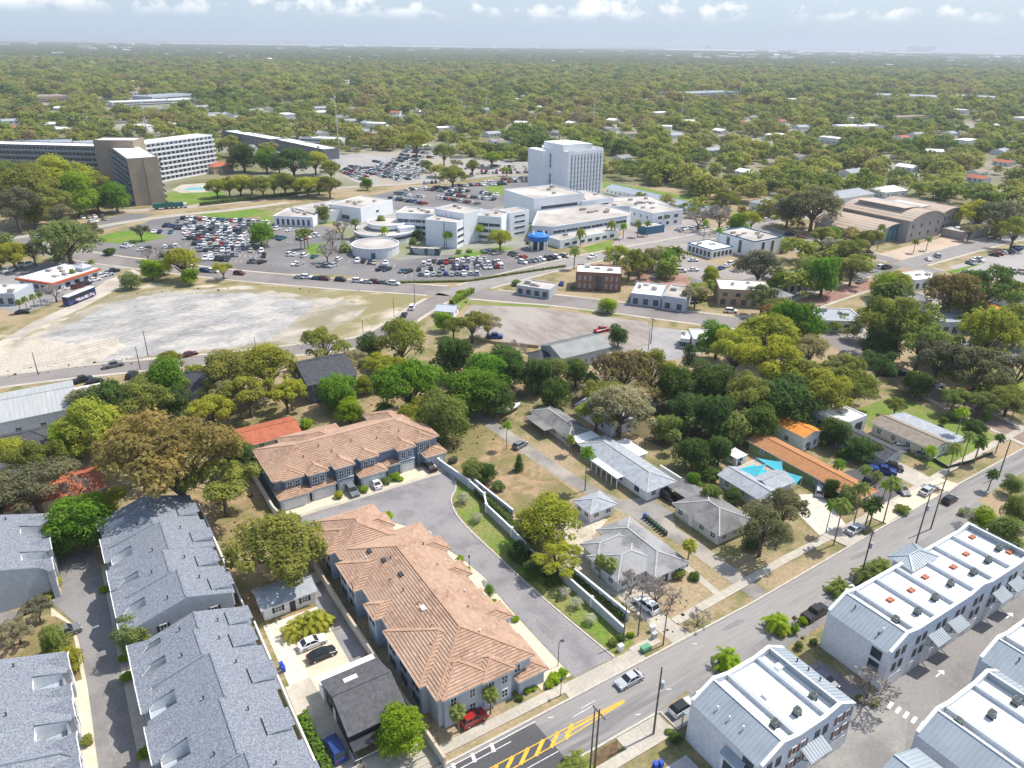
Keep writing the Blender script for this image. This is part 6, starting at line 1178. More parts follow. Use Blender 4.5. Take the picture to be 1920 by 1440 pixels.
def car_parts(kind):
    L, W, prof, (cfb, cft, crt, crb), zb, zr = CARK[kind]; w = W / 2; out = {}
    b = MB(); pts = [(prof[0][0], .25)] + prof + [(prof[-1][0], .25)]; n = len(pts)
    def ring(f, dz=0): return [(x * (1 - (1 - f) * .06), z) for x, z in pts]
    secs = [(-w, .93), (-w * .9, 1.0), (w * .9, 1.0), (w, .93)]       # rounded shoulders
    sec = []
    for y, f in secs: sec.append([(x, y, .25 + (z - .25) * f) for x, z in pts])
    for a, c in zip(sec[:-1], sec[1:]):
        for i in range(n - 1): b.face([a[i], c[i], c[i + 1], a[i + 1]][::-1])
    b.face(sec[0][::-1]); b.face(sec[-1]); b.face([sec[0][0], sec[0][-1], sec[-1][-1], sec[-1][0]]); out['body'] = (b, m_paintcar)
    g = MB(); wt = w * .74; wb_ = w * .93
    A = [(cfb, -wb_, zb), (crb, -wb_, zb), (crt, -wt, zr - .05), (cft, -wt, zr - .05)]; B = [(x, -y, z) for x, y, z in A]
    g.face(A[::-1]); g.face(B); g.face([A[0], A[3], B[3], B[0]][::-1]); g.face([A[1], B[1], B[2], A[2]][::-1]); out['windows'] = (g, m_cglass)
    r = MB(); r.box(crt - .02, -wt - .02, zr - .06, cft + .02, wt + .02, zr)
    for sg in (-1, 1):
        r.bar((cfb, sg * wb_, zb), (cft, sg * wt, zr - .04), .07, .07); r.bar((crb, sg * wb_, zb), (crt, sg * wt, zr - .04), .09, .07); r.bar(((cfb + crb) / 2 - .1, sg * wb_ * 1.005, zb), ((cft + crt) / 2 - .1, sg * wt * 1.01, zr - .04), .07, .05)
    if kind == 'pickup': r.box(-2.7, -w * .85, 1.0, -1.0, w * .85, 1.16, 0)
    out['roof'] = (r, m_paintcar)
    wm = MB(); wm.tube((0, -.11, 0), (0, .11, 0), .34, .34, 12, 0); wm.tube((0, -.125, 0), (0, .125, 0), .21, .21, 10, 1); out['wheel'] = (wm, [m_tyre, m_rim])
    hl = MB(); hl.box(-.12, -.2, -.08, .05, .2, .08); out['headlight'] = (hl, m_lamp); tl = MB(); tl.box(-.05, -.17, -.1, .1, .17, .1); out['tail_light'] = (tl, m_tail)
    out['spots'] = dict(wheel=[(sx * L * .31, sy * (w - .1), .34) for sx in (-1, 1) for sy in (-1, 1)], headlight=[(L / 2 - .08, sy * w * .68, .7) for sy in (-1, 1)], tail_light=[(-L / 2 + .06, sy * w * .7, .85) for sy in (-1, 1)])
    return out
CARS = {}
for k in CARK:
    d = car_parts(k); ms = {n: d[n][0].mesh(n, d[n][1]) for n in ('body', 'windows', 'roof', 'wheel', 'headlight', 'tail_light')}; CARS[k] = (ms, d['spots'])
    t = MB()                                                                 # the same car as one mesh, for cars a few pixels long
    for nm, mi in (('body', 0), ('windows', 1), ('roof', 0)):
        for f in d[nm][0].f: t.face([d[nm][0].v[i] for i in f], mi)
    for nm, mi in (('wheel', 2), ('headlight', 3)):
        for p in d['spots'][nm]:
            for f in d[nm][0].f: t.face([tuple(Vector(d[nm][0].v[i]) + Vector(p)) for i in f], mi)
    CARS[k + '_far'] = t.mesh('car', [m_paintcar, m_cglass, m_tyre, m_lamp])
COLS = {'white': (.78, .78, .78), 'silver': (.45, .46, .48), 'grey': (.17, .175, .185), 'black': (.018, .018, .02), 'blue': (.02, .05, .20), 'navy': (.015, .02, .055), 'red': (.34, .018, .015), 'maroon': (.12, .02, .025), 'teal': (.03, .13, .16), 'lime': (.45, .62, .02), 'beige': (.4, .35, .27)}
def near_car(kind, colr, x, y, ang, label, z=.05, roofc=None):
    root = thing('pickup_truck' if kind == 'pickup' else 'parked_car', label, 'pickup' if kind == 'pickup' else 'car', (x, y, z), ang); ms, sp = CARS[kind]
    for nm in ('body', 'windows', 'roof'): o = link(nm, ms[nm], root); o.color = (*COLS[roofc if nm == 'roof' and roofc else colr], 1)
    for nm, ps in sp.items():
        for p in ps: link(nm, ms[nm], root, p)
    return root
A2 = math.pi / 2
near_car('sedan', 'silver', 60.1, 60.3, math.pi, 'silver-white saloon driving along the street past the court')
near_car('hatch', 'white', 63.3, 52.3, 0.02, 'white hatchback with black roof parked in the kerb bay', roofc='black')
near_car('suv', 'grey', 43.4, 131.2, -A2, 'charcoal estate car parked on the drive of the blue terracotta row')
near_car('sedan', 'white', 48.8, 131.4, A2, 'white saloon parked between the hedges of the blue terracotta row')
near_car('sedan', 'black', 62.0, 131.6, A2, 'black saloon parked at the far end of the court')
near_car('suv', 'grey', -11.3, 115.6, 0.15, 'silver-grey car nosing out between the trees onto the alley')
near_car('sedan', 'white', *P(586, 1210).xy, 0.02, 'white coupe with dark roof parked in the gravel yard', .09)
near_car('sedan', 'black', *P(604, 1232).xy, 0.02, 'black coupe parked beside the white one in the gravel yard', .09)
near_car('suv', 'blue', *P(629, 1410).xy, A2 + .05, 'deep blue car parked on the side drive next to the hedge', .08)
near_car('suv', 'white', 73.4, 71.4, A2 + .1, 'white car parked under the leafless trees beside the walled garden')
near_car('sedan', 'silver', 123.6, 66.2, 0.05, 'grey car standing in tree shade on the street verge', .18)
near_car('hatch', 'white', 106.2, 55.2, 0.03, 'white car parked at the kerb behind the metal-roofed turret')
near_car('pickup', 'black', 96.6, 54.9, 0.03, 'black pickup parked at the kerb before the long white row')
near_car('hatch', 'navy', 85.4, 44.6, -A2, 'dark car in the gap between the two white townhouse rows')
near_car('suv', 'white', 67.9, 51.9, 0.0, 'white van-like car half hidden by the white row canopy')
near_car('hatch', 'black', 150.5, 62.3, 0.05, 'black car driving away along the street at the right')
near_car('sedan', 'grey', *P(1690, 922).xy, -A2 - .5, 'dark grey saloon pulling off the pale driveway')
near_car('sedan', 'silver', *P(1737, 925).xy, 0.1, 'pale car parked on the brick drive apron', .18)
near_car('suv', 'black', *P(1632, 905).xy, 0.1, 'black car parked beside the orange-brown roof')
near_car('pickup', 'blue', *P(1655, 886).xy, -.9, 'blue pickup parked on the dark forecourt'); near_car('suv', 'black', *P(1672, 880).xy, -.9, 'black car next to the blue pickup on the forecourt')
near_car('sedan', 'grey', *P(1733, 858).xy, -.9, 'dark saloon on the concrete drive below the tan-roofed house'); near_car('hatch', 'silver', *P(1692, 842).xy, -.9, 'silver car tucked beside the tan-roofed house')
near_car('suv', 'black', *P(1252, 936).xy, -A2, 'dark car with lit bonnet under the bungalow carport')
near_car('hatch', 'silver', *P(1536, 925).xy, .6, 'pale blue car at the corner of the white gravel drive')
near_car('hatch', 'red', *P(888, 1352).xy, .05, 'dark red car parked under the palms at the terracotta block', .1)
near_car('hatch', 'grey', *P(975, 838).xy, .3, 'grey car beside the low dark bungalow near the boat')
near_car('suv', 'white', *P(1100, 830).xy, -A2, 'white car under the white flat carport')
# one-mesh cars
NF = [0]
def far_car(u, v, ang, colr, where, kind=None, group=None, xy=None):
    NF[0] += 1; rr = random.Random(NF[0] * 3 + 1); k = kind or rr.choice(['sedan', 'suv', 'sedan', 'hatch', 'suv', 'pickup']); p = P(u, v) if xy is None else Vector((*xy, 0))
    o = link('pickup_truck' if k == 'pickup' else 'parked_car', CARS[k + '_far'], None, (p.x, p.y, .06), ang); o.color = (*COLS[colr], 1)
    return tag(o, f"{colr} {'pickup' if k == 'pickup' else 'car'} {where}", 'car', group or 'cars ' + where)
for u, v, c, k in ((385, 510, 'blue', 'suv'), (401, 511, 'white', 'suv'), (449, 515, 'maroon', 'suv'), (562, 522, 'silver', 'sedan'), (575, 522, 'white', 'suv'), (594, 524, 'teal', 'sedan'), (608, 525, 'maroon', 'suv'), (639, 527, 'black', 'suv'), (671, 529, 'white', 'suv'), (689, 531, 'silver', 'sedan'), (703, 531, 'maroon', 'suv'), (719, 532, 'grey', 'sedan'), (739, 534, 'white', 'suv')):
    far_car(u, v, R_(-44), c, 'in the kerbside row along the hospital road', k)
for u, v, a, c, w, k in ((773, 579, 55, 'white', 'on the side street beside the sand lot', 'suv'), (758, 593, 55, 'black', 'on the side street beside the sand lot', 'sedan'), (213, 688, 5, 'grey', 'driving along the lot street', 'pickup'), (357, 667, 10, 'maroon', 'driving along the lot street', 'sedan'), (248, 707, 60, 'black', 'parked off the lot street near the metal shed', 'suv'), (356, 703, 40, 'teal', 'parked off the lot street near the trees', 'sedan'), (155, 716, 10, 'black', 'beside the metal shed canopy', 'pickup'), (178, 718, 10, 'black', 'beside the metal shed canopy', 'sedan'),
        (1128, 622, 0, 'red', 'on the worn paver lot', 'pickup'), (927, 634, -30, 'blue', 'behind the wall of the paver lot', 'pickup'), (1190, 567, -40, 'grey', 'parked in front of the shops', 'suv'), (1236, 571, -40, 'black', 'parked in front of the shops', 'sedan'), (1254, 573, -40, 'white', 'parked in front of the shops', 'suv'), (1274, 575, -40, 'black', 'parked in front of the shops', 'suv'), (1298, 569, -20, 'black', 'parked in front of the shops', 'sedan'), (1370, 586, -40, 'white', 'driving past the tan corner building', 'suv'), (1053, 534, 50, 'blue', 'on the brick driveway left of the brick building', 'sedan'), (1110, 484, 20, 'white', 'driving on the avenue', 'pickup'), (1230, 520, 10, 'white', 'behind the white-roofed shop', 'sedan'),
        (178, 527, 20, 'white', 'parked beside the restaurant', 'sedan'), (190, 520, 20, 'white', 'parked beside the restaurant', 'suv'), (203, 517, 20, 'silver', 'parked beside the restaurant', 'sedan'), (212, 511, 20, 'black', 'parked beside the restaurant', 'pickup'), (146, 540, 30, 'maroon', 'parked beside the restaurant', 'suv'), (160, 535, 30, 'black', 'parked beside the restaurant', 'suv'), (40, 499, 60, 'white', 'parked behind the restaurant', 'pickup'), (54, 498, 60, 'white', 'parked behind the restaurant', 'pickup'), (43, 588, -10, 'black', 'on the gravel road at the left edge', 'sedan'), (8, 551, 0, 'navy', 'by the filling-station shop', 'suv'), (16, 510, 40, 'white', 'by the filling-station shop', 'pickup'),
        (1740, 488, 50, 'white', 'on the library road', 'sedan'), (1757, 482, 50, 'silver', 'on the library road', 'suv'), (1628, 474, -40, 'black', 'by the library plaza', 'sedan'), (1620, 487, -40, 'red', 'by the library plaza', 'suv'), (1636, 510, 0, 'white', 'in the small dark lot near the library', 'sedan'), (1651, 503, 0, 'white', 'in the small dark lot near the library', 'suv'), (1662, 504, 0, 'black', 'in the small dark lot near the library', 'pickup'), (1612, 531, 10, 'grey', 'on the brick street', 'sedan'), (1572, 612, -20, 'black', 'by the corner shop', 'suv'),
        (1662, 705, -40, 'black', 'on the park street', 'suv'), (1700, 706, -40, 'black', 'parked beside the park street', 'suv'), (1755, 724, -60, 'white', 'parked beside the park street', 'sedan'), (1776, 640, 0, 'white', 'under the yellow park tree', 'suv'), (1810, 647, 0, 'silver', 'under the yellow park tree', 'sedan'), (1850, 650, 0, 'white', 'under the yellow park tree', 'sedan'), (1905, 676, -30, 'white', 'at the right edge of the park', 'suv'), (1815, 738, 0, 'red', 'under the trees by the park', 'sedan'), (1845, 750, 0, 'black', 'under the trees by the park', 'suv'),
        (268, 470, 0, 'white', 'on the avenue bend', 'sedan'), (1265, 473, -20, 'silver', 'beside the single-storey office', 'pickup'), (1277, 510, -30, 'white', 'behind the shops', 'suv'), (1300, 508, -30, 'white', 'behind the shops', 'sedan'), (1352, 505, 10, 'blue', 'in front of the offices', 'sedan'), (1362, 501, 10, 'white', 'in front of the offices', 'sedan'), (1371, 496, 10, 'white', 'in front of the offices', 'suv'), (1300, 490, -30, 'white', 'in front of the offices', 'sedan'), (1480, 441, -30, 'black', 'on the side road by the offices', 'suv'), (1500, 446, -30, 'red', 'on the side road by the offices', 'sedan'), (1436, 414, 10, 'white', 'on the avenue beyond the offices', 'suv'), (1458, 411, 10, 'white', 'on the avenue beyond the offices', 'sedan'), (1476, 407, 10, 'grey', 'on the avenue beyond the offices', 'suv')):
    far_car(u, v, R_(a - 32.5 if False else a), c, w, k)
PAL = ['white'] * 7 + ['silver'] * 4 + ['grey'] * 3 + ['black'] * 5 + ['navy'] * 2 + ['blue', 'red', 'red', 'teal', 'beige']
rows = []    # (start px, end px, count, fill, where)
M_ = 'in the main hospital car park'
rows += [((340, 411), (505, 419), 30, .97, M_ + ', far row'), ((308, 425), (462, 431), 27, .95, M_ + ', second row'), ((325, 429), (462, 435), 24, .95, M_ + ', second row'), ((350, 443), (455, 449), 18, .9, M_ + ', third row'), ((347, 448), (482, 455), 22, .97, M_ + ', third row'), ((303, 466), (337, 463), 6, 1, M_ + ', third row'), ((360, 465), (470, 468), 17, .6, M_ + ', fourth row'), ((371, 470), (497, 473), 19, .72, M_ + ', fourth row'), ((300, 481), (322, 480), 4, .9, M_ + ', near row'), ((382, 486), (452, 490), 10, .7, M_ + ', near row'), ((467, 492), (650, 502), 22, .42, M_ + ', near row'), ((513, 431), (582, 437), 9, .6, M_ + ', beside the round tree'), ((505, 444), (540, 452), 5, .7, M_ + ', beside the round tree'), ((285, 436), (326, 438), 6, .8, M_ + ', by the green island')]
rows += [((330, 417), (505, 425), 30, .7, M_ + ', far row'), ((345, 438), (462, 443), 22, .8, M_ + ', third row'), ((350, 458), (480, 463), 24, .75, M_ + ', fourth row'), ((380, 478), (500, 482), 20, .55, M_ + ', near row'), ((230, 462), (290, 470), 8, .5, M_ + ', by the green island'), ((545, 455), (600, 440), 8, .6, M_ + ', beside the round tree'), ((540, 478), (640, 488), 14, .5, M_ + ', near row')]
F_ = 'in the hospital front car park'
rows += [((760, 517), (900, 515), 20, .7, F_ + ' along the hedge'), ((700, 505), (770, 512), 9, .5, F_ + ' along the hedge'), ((655, 490), (740, 498), 11, .5, F_ + ' along the hedge'), ((850, 503), (940, 494), 13, .8, F_ + ' middle row')]
rows += [((780, 507), (945, 501), 24, .75, F_ + ' along the hedge'), ((790, 497), (905, 489), 17, .75, F_ + ' middle row'), ((808, 492), (912, 486), 15, .8, F_ + ' middle row'), ((912, 471), (934, 478), 5, 1, F_ + ' by the yellow tree'), ((955, 476), (985, 487), 6, .9, F_ + ' by the blue canopy'), ((975, 494), (1062, 481), 13, .85, F_ + ' along the hedge')]
B_ = 'in the car park behind the hospital'
rows += [((740, 363), (796, 371), 10, .85, B_ + ', near row'), ((797, 356), (866, 364), 12, .9, B_ + ', middle row'), ((812, 352), (880, 360), 12, .8, B_ + ', middle row'), ((838, 366), (930, 376), 14, .85, B_ + ', near row'), ((900, 362), (935, 368), 6, .9, B_ + ', near row'), ((906, 344), (1002, 340), 16, .85, B_ + ', far row'), ((940, 338), (1003, 334), 10, .9, B_ + ', far row'), ((792, 345), (835, 342), 6, .6, B_ + ', far row')]
rows += [((725, 372), (800, 384), 11, .8, B_ + ', near row'), ((820, 372), (900, 384), 11, .8, B_ + ', near row'), ((850, 350), (950, 346), 15, .8, B_ + ', far row'), ((760, 358), (800, 352), 6, .8, B_ + ', far row')]
U_ = 'in the pale overflow car park'
rows += [((640, 322), (680, 338), 12, .9, U_ + ', left rows'), ((668, 313), (724, 334), 16, .9, U_ + ', left rows'), ((692, 315), (768, 338), 20, .85, U_ + ', middle rows'), ((725, 305), (795, 322), 18, .85, U_ + ', middle rows'), ((750, 291), (815, 297), 14, .8, U_ + ', far rows'), ((880, 327), (1000, 324), 18, .7, U_ + ', right rows')]
rows += [((646, 317), (688, 333), 13, .9, U_ + ', left rows'), ((655, 312), (700, 329), 13, .9, U_ + ', left rows'), ((683, 315), (752, 340), 20, .9, U_ + ', middle rows'), ((703, 312), (786, 335), 22, .92, U_ + ', middle rows'), ((712, 308), (790, 328), 19, .85, U_ + ', middle rows'), ((700, 303), (720, 307), 5, .9, U_ + ', middle rows'), ((736, 300), (797, 313), 14, .9, U_ + ', far rows'), ((745, 296), (800, 306), 12, .85, U_ + ', far rows'), ((753, 285), (806, 289), 12, .85, U_ + ', far rows'), ((893, 322), (1003, 318), 16, .7, U_ + ', right rows'), ((895, 311), (985, 315), 14, .7, U_ + ', right rows'), ((1267, 433), (1327, 426), 9, .95, 'in the row above the offices'), ((1859, 481), (1920, 465), 8, .95, 'in the car park right of the library'), ((1812, 496), (1838, 488), 4, .7, 'in the car park right of the library'), ((1890, 510), (1925, 513), 6, .9, 'in the car park right of the library'), ((1198, 371), (1248, 384), 9, .9, 'in the row before the care homes'), ((150, 410), (206, 406), 7, .8, 'in the small lot beside the flats'), ((165, 418), (200, 412), 4, .6, 'in the small lot beside the flats'), ((60, 434), (100, 428), 4, .5, 'in the small lot beside the flats')]
lot = []; rr = random.Random(77); stall = MB()
for a, b, n, fill, where in rows:
    p, q = P(*a), P(*b); d = q - p; ang = math.atan2(d.y, d.x); n = min(n, max(2, int(d.length / 2.42))) ; base = ang + R_(rr.choice([72, -72, 90]))
    for k in range(n + 1):
        c = p + d * (k / n); e = Vector((math.cos(base), math.sin(base))) * 2.5; strip(stall, [c.xy - e, c.xy + e], .12, .062 + .0005 * (k % 5))
    for k in range(n):
        if rr.random() < fill + .06:
            c = p + d * ((k + .5) / n); lot.append((c.length, c.x + rr.gauss(0, .15), c.y + rr.gauss(0, .3), base + (math.pi if rr.random() < .4 else 0) + rr.gauss(0, .03), rr.choice(PAL), where))
lot.sort(); struct('stall_marking', stall.build('stall_marking', m_paint))
budget = 300 - NF[0] - 28
for dist, x, y, an, c, where in lot[:budget]: far_car(0, 0, an, c, where, None, None, (x, y))
rest = MB(); rk = random.Random(5); cmats = [m_cglass, m_tyre, m_lamp] + [mat('fleet_' + c, COLS[c], rough=.3, spec=.5) for c in COLS]; ci = {c: 3 + i for i, c in enumerate(COLS)}
for dist, x, y, an, c, where in lot[budget:]:
    me = CARS[rk.choice(['sedan', 'suv', 'hatch']) + '_far']; R3 = Matrix.Rotation(an, 3, 'Z'); vs = [R3 @ v.co + Vector((x, y, .06)) for v in me.vertices]
    for pg in me.polygons:
        mi = pg.material_index
        if mi == 2 or mi == 3: continue
        rest.face([vs[i] for i in pg.vertices], ci[c] if mi == 0 else 0)
o = rest.build('parked_cars', cmats); o['kind'] = 'stuff'; o['label'] = 'rows of parked cars in the far hospital car parks'; o['category'] = 'cars'
# coach
pa, pb = P(124, 575), P(177, 553.5); d = pb - pa; bus = thing('coach', 'blue and white coach parked on the gravel road', 'coach', (*((pa + pb) / 2).xy, .05), math.atan2(d.y, d.x))
mb = MB(); mb.box(-6.6, -1.27, .4, 6.6, 1.27, 3.35); mb.build('body', mat('coach_navy', (.03, .045, .16), (.05, .07, .2), .4, .35), bus); mb = MB(); mb.box(-6.5, -1.2, 3.35, 6.5, 1.2, 3.5); mb.build('roof', m_wroof, bus)
for s in (-1, 1):
    mb = MB(); mb.box(-6.2, s * 1.29 - .02, 1.9, 5.9, s * 1.29 + .02, 3.0); mb.build('windows', m_cglass, bus); mb = MB(); mb.box(-3.4, s * 1.285 - .02, .7, 5.8, s * 1.285 + .02, 1.8); mb.build('livery_panel', mat('coach_livery', (.55, .56, .6), (.2, .13, .3), .9, .4, 3, lo=.48, hi=.52), bus)
    for x in (-4.2, -2.9, 4.3): mb = MB(); mb.tube((0, -.15, 0), (0, .15, 0), .5, .5, 12); mb.build('wheel', m_tyre, bus, (x, s * 1.18, .5))
mb = MB(); mb.box(6.58, -1.15, 1.3, 6.64, 1.15, 3.1); mb.build('windscreen', m_cglass, bus); mb = MB(); mb.box(-6.64, -1.1, 1.8, -6.58, 1.1, 2.8); mb.build('rear_window', m_cglass, bus)
# trucks by the hospital verge
for u, v, lab, c in ((307, 392, 'teal lorry trailer beside the tan apartment wing', (.03, .16, .15)), (325, 391, 'second teal trailer in line beside the apartments', (.03, .15, .14))):
    p = P(u, v); t = thing('lorry', lab, 'lorry', (p.x, p.y, 0), R_(-5)); mb = MB(); mb.box(-5.4, -1.2, 1.0, 5.4, 1.2, 3.4); mb.build('trailer', mat('teal_trailer' + str(u), c, rough=.5), t); mb = MB(); mb.box(5.6, -1.1, .5, 7.4, 1.1, 2.6); mb.build('cab', m_wall_w, t)
    for x in (-4, -3, 4.2, 6.5):
        for s in (-1, 1): mb = MB(); mb.tube((0, -.13, 0), (0, .13, 0), .48, .48, 10); mb.build('wheel', m_tyre, t, (x, s * 1.05, .48))
# boat on trailer
p = P(958, 772); bt = thing('motor_boat', 'white motor boat on a trailer next to the dark bungalow', 'boat', (p.x, p.y, 0), .25); mb = MB()
hull = [[(x, y * w, z) for y, z in ((-1, 1.5), (-.75, .9), (0, .6), (.75, .9), (1, 1.5))] for x, w in ((-3.2, 1.05), (-1.5, 1.15), (.8, 1.1), (2.2, .75), (3.5, .05))]
for a, b in zip(hull[:-1], hull[1:]):
    for i in range(4): mb.face([a[i], b[i], b[i + 1], a[i + 1]])
    mb.face([a[0], a[4], b[4], b[0]])
mb.face(hull[0]); mb.build('hull', m_wall_w, bt); mb = MB(); mb.box(-.6, -.6, 1.5, .9, .6, 2.2); mb.build('cabin', m_cglass, bt); mb = MB(); mb.bar((-3, 0, .45), (4.4, 0, .45), .15, .12); mb.tube((-1, -1, .35), (-1, -.8, .35), .33, .33, 10); mb.tube((-1, .8, .35), (-1, 1, .35), .33, .33, 10); mb.build('trailer', m_dtrim, bt)

# ---------------------------------------------------------------- walls, poles, small things
def wall_line(label, pts, h, w, m, cap=None, name='garden_wall', piers=0, cat='wall'):
    c = Vector(pts[len(pts) // 2][:2]); root = thing(name, label, cat, (c.x, c.y, 0)); q = [Vector(p[:2]) - c for p in pts]; mb = MB(); strip(mb, q, w, -.05, h); mb.build('wall_panel', m, root)
    if cap: mb = MB(); strip(mb, q, w + .12, h + .002, h + .09); mb.build('coping', cap, root)
    if piers:
        for a, b in zip(q[:-1], q[1:]):
            n = max(1, int((b - a).length / piers))
            for k in range(n): p_ = a + (b - a) * k / n; mb = MB(); mb.box(-.22, -.22, -.05, .22, .22, h + .22); mb.box(-.28, -.28, h + .22, .28, .28, h + .3); mb.build('pier', cap or m, root, (p_.x, p_.y, 0))
    return root
w1 = [P(u, v, 2).xy for u, v in ((822, 860), (880, 900), (908, 925), (912, 945), (960, 990), (990, 1022), (1018, 1050), (1042, 1060), (1110, 1120), (1170, 1175))]
wall_line('white panelled garden wall stepping along the court lawn', w1, 1.9, .22, m_wall_bs, m_trim, piers=6)
wall_line('second white wall above the court lawn behind the upper shrubs', [P(u, v, 2).xy for u, v in ((878, 888), (920, 922), (962, 955))], 1.9, .22, m_wall_bs, m_trim)
wall_line('white wall of the bungalow yard beside the lower hedge', [P(u, v, 2).xy for u, v in ((1078, 1066), (1145, 1120), (1180, 1148))], 1.9, .22, m_wall_bs, m_trim)
wall_line('beige stucco wall between the gravel yard and the terracotta block', [(28.4, 111), (28.5, 96), (28.9, 84), (29.3, 74), (29.7, 62)], 1.9, .28, m_wall_c, mat('beige_cap', (.52, .42, .33)))
wall_line('stucco wall at the blue row facing the oak', [(27.0, 149), (27.0, 132), (27.4, 129)], 1.9, .25, m_wall_w, m_wall_c)
wall_line('thin white fence between hedge and grey townhouses', [(15.1, 101), (15.0, 80), (15.0, 58)], 1.7, .12, m_wall_w, m_trim, 'garden_fence', cat='fence')
wall_line('thin white fence along the grey townhouse yard under the oak', [(14.6, 103), (14.5, 141)], 1.7, .12, m_wall_w, m_trim, 'garden_fence', cat='fence')
wall_line('white wall behind the pale bungalow', [P(u, v, 2).xy for u, v in ((1238, 872), (1278, 897))], 2.0, .2, m_wall_w, m_trim)
wall_line('low concrete wall along the paver lot', [P(u, v, 1).xy for u, v in ((880, 628), (930, 640), (1010, 647))], 1.0, .25, m_wall_t, None)
wall_line('wooden fence behind the blue-eyed red bungalow yard', [(18, 156), (26, 156)], 1.6, .1, m_wall_d, None, 'garden_fence', cat='fence')
wall_line('black park fence along the street bend', [P(u, v).xy for u, v in ((1745, 862), (1775, 880), (1820, 868), (1860, 852))], .9, .08, m_dtrim, None, 'park_fence', cat='fence')
def lattice(label, pts, h, n, name='fence'):
    pass
m_pole = mat('weathered_pole', (.16, .14, .12), (.11, .095, .085), 1.5, .9, 4); m_xf = mat('transformer', (.42, .45, .46), rough=.5)
def pole(u, v, h, label, xf=0, arm=True, r=.16, tx=0):
    p = P(u, v); t = thing('utility_pole', label, 'pole', (p.x, p.y, 0)); mb = MB(); mb.tube((0, 0, -.1), (0, 0, h), r, r * .65, 8); mb.build('pole_shaft', m_pole, t)
    if arm: mb = MB(); mb.box(-.06, -1.2, h - .7, .06, 1.2, h - .55); [mb.tube((0, y, h - .55), (0, y, h - .3), .05, .04, 6) for y in (-1.1, -.5, .5, 1.1)]; mb.build('cross_arm', m_pole, t)
    if xf: mb = MB(); mb.tube((.42, 0, h - 3.9), (.42, 0, h - 2.8), .33, .33, 10); mb.tube((.42, 0, h - 2.8), (.42, 0, h - 2.65), .33, .1, 10); mb.build('transformer', m_xf, t)
    return t
pole(1225, 1377, 12.6, 'tall utility pole with grey transformer at the kerb bay', 1, False); pole(1113, 1462, 12.8, 'dark utility pole in front of its twin at the bottom edge', 0, True); pole(1105, 1458, 12.4, 'slimmer pole beside the dark utility pole at the bottom edge', 0, False, .13)
pole(1612, 1090, 11.2, 'utility pole with transformer before the turret of the long white row', 1, False); pole(1717, 1020, 11.6, 'utility pole with transformer behind the long white row', 1, False); pole(1745, 992, 11.2, 'plain utility pole beside the verge behind the white row', 0, False); pole(1872, 895, 9.5, 'utility pole at the far right kerb', 0, False)
pole(823, 1408, 8.2, 'pale slim pole by the yellow-green street tree', 0, False, .1); pole(1168, 1207, 8.0, 'leaning grey pole at the end of the garden wall', 0, False, .13); pole(1196, 1192, 9.0, 'grey pole among the leafless trees', 0, False, .12); pole(1243, 1210, 7.5, 'grey pole right of the leafless trees', 0, False, .12); pole(667, 1168, 8.5, 'thin white pole against the wall of the terracotta block', 0, False, .09)
pole(1220, 645, 9, 'utility pole at the edge of the paver lot'); pole(1215, 660, 8, 'second pole at the edge of the paver lot', 0, False, .12); pole(278, 668, 8, 'pole on the near edge of the sand lot', 0, False, .14); pole(263, 692, 7, 'pole at the lot street kerb', 0, False, .14); pole(72, 703, 7, 'pole at the left end of the sand lot', 0, False, .14); pole(344, 705, 7, 'pole between the lot street trees', 0, False, .14); pole(778, 572, 10, 'traffic pole at the side street corner', 0, False, .14); pole(480, 655, 4, 'short post on the sand lot edge', 0, False, .12); pole(739, 594, 7, 'pole standing in the grass by the side street', 0, False, .12); pole(681, 627, 5, 'pole in the sandy grass behind the trees', 0, False, .12)
for u, v, h, lab in ((636, 285, 46, 'tall lattice radio mast beyond the car parks'), (278, 262, 34, 'slim white antenna mast behind the apartments'), (912, 240, 34, 'thin mast in the woodland left of the tower'), (1113, 240, 30, 'thin mast in the woodland above the tower'), (1276, 240, 34, 'thin mast in the woodland right of the tower')):
    p = P(u, v); t = thing('radio_mast', lab, 'mast', (p.x, p.y, 0)); mb = MB(); mb.tube((0, 0, 0), (0, 0, h), .55, .3, 5); mb.build('mast_shaft', mat('mast_grey', (.5, .48, .46)), t); mb = MB(); [mb.box(-.7, -.7, h * k, .7, .7, h * k + .8) for k in (.55, .8, .95)]; mb.build('antenna', m_wall_w, t)
p = P(1046, 1249); t = thing('street_lamp', 'black street lamp at the mouth of the court', 'lamp', (p.x, p.y, 0)); mb = MB(); mb.tube((0, 0, 0), (0, 0, 4.8), .07, .05, 8); mb.bar((0, 0, 4.75), (.55, .1, 4.85), .06, .06); mb.build('post', m_dtrim, t); mb = MB(); mb.box(.4, -.15, 4.75, .9, .25, 4.9); mb.build('lamp_head', m_dtrim, t)
for u, v, lab in ((880, 1070, 'black lantern post beside the court drive palms'), (641, 921, 'black lantern post by the garage of the blue row'), (1051, 1305, 'black sign post at the court entrance kerb'), (100, 1110, 'dark lamp post in the yellow shrubs on the alley')):
    p = P(u, v); t = thing('lantern_post', lab, 'lamp', (p.x, p.y, 0)); mb = MB(); mb.tube((0, 0, 0), (0, 0, 2.9), .06, .05, 6); mb.build('post', m_dtrim, t); mb = MB(); mb.tube((0, 0, 2.9), (0, 0, 3.35), .12, .2, 6); mb.tube((0, 0, 3.35), (0, 0, 3.5), .24, .03, 6); mb.build('lantern', m_dtrim, t)
m_bin = mat('green_bin', (.035, .07, .045), rough=.6); m_binb = mat('blue_bin', (.02, .07, .42), rough=.5)
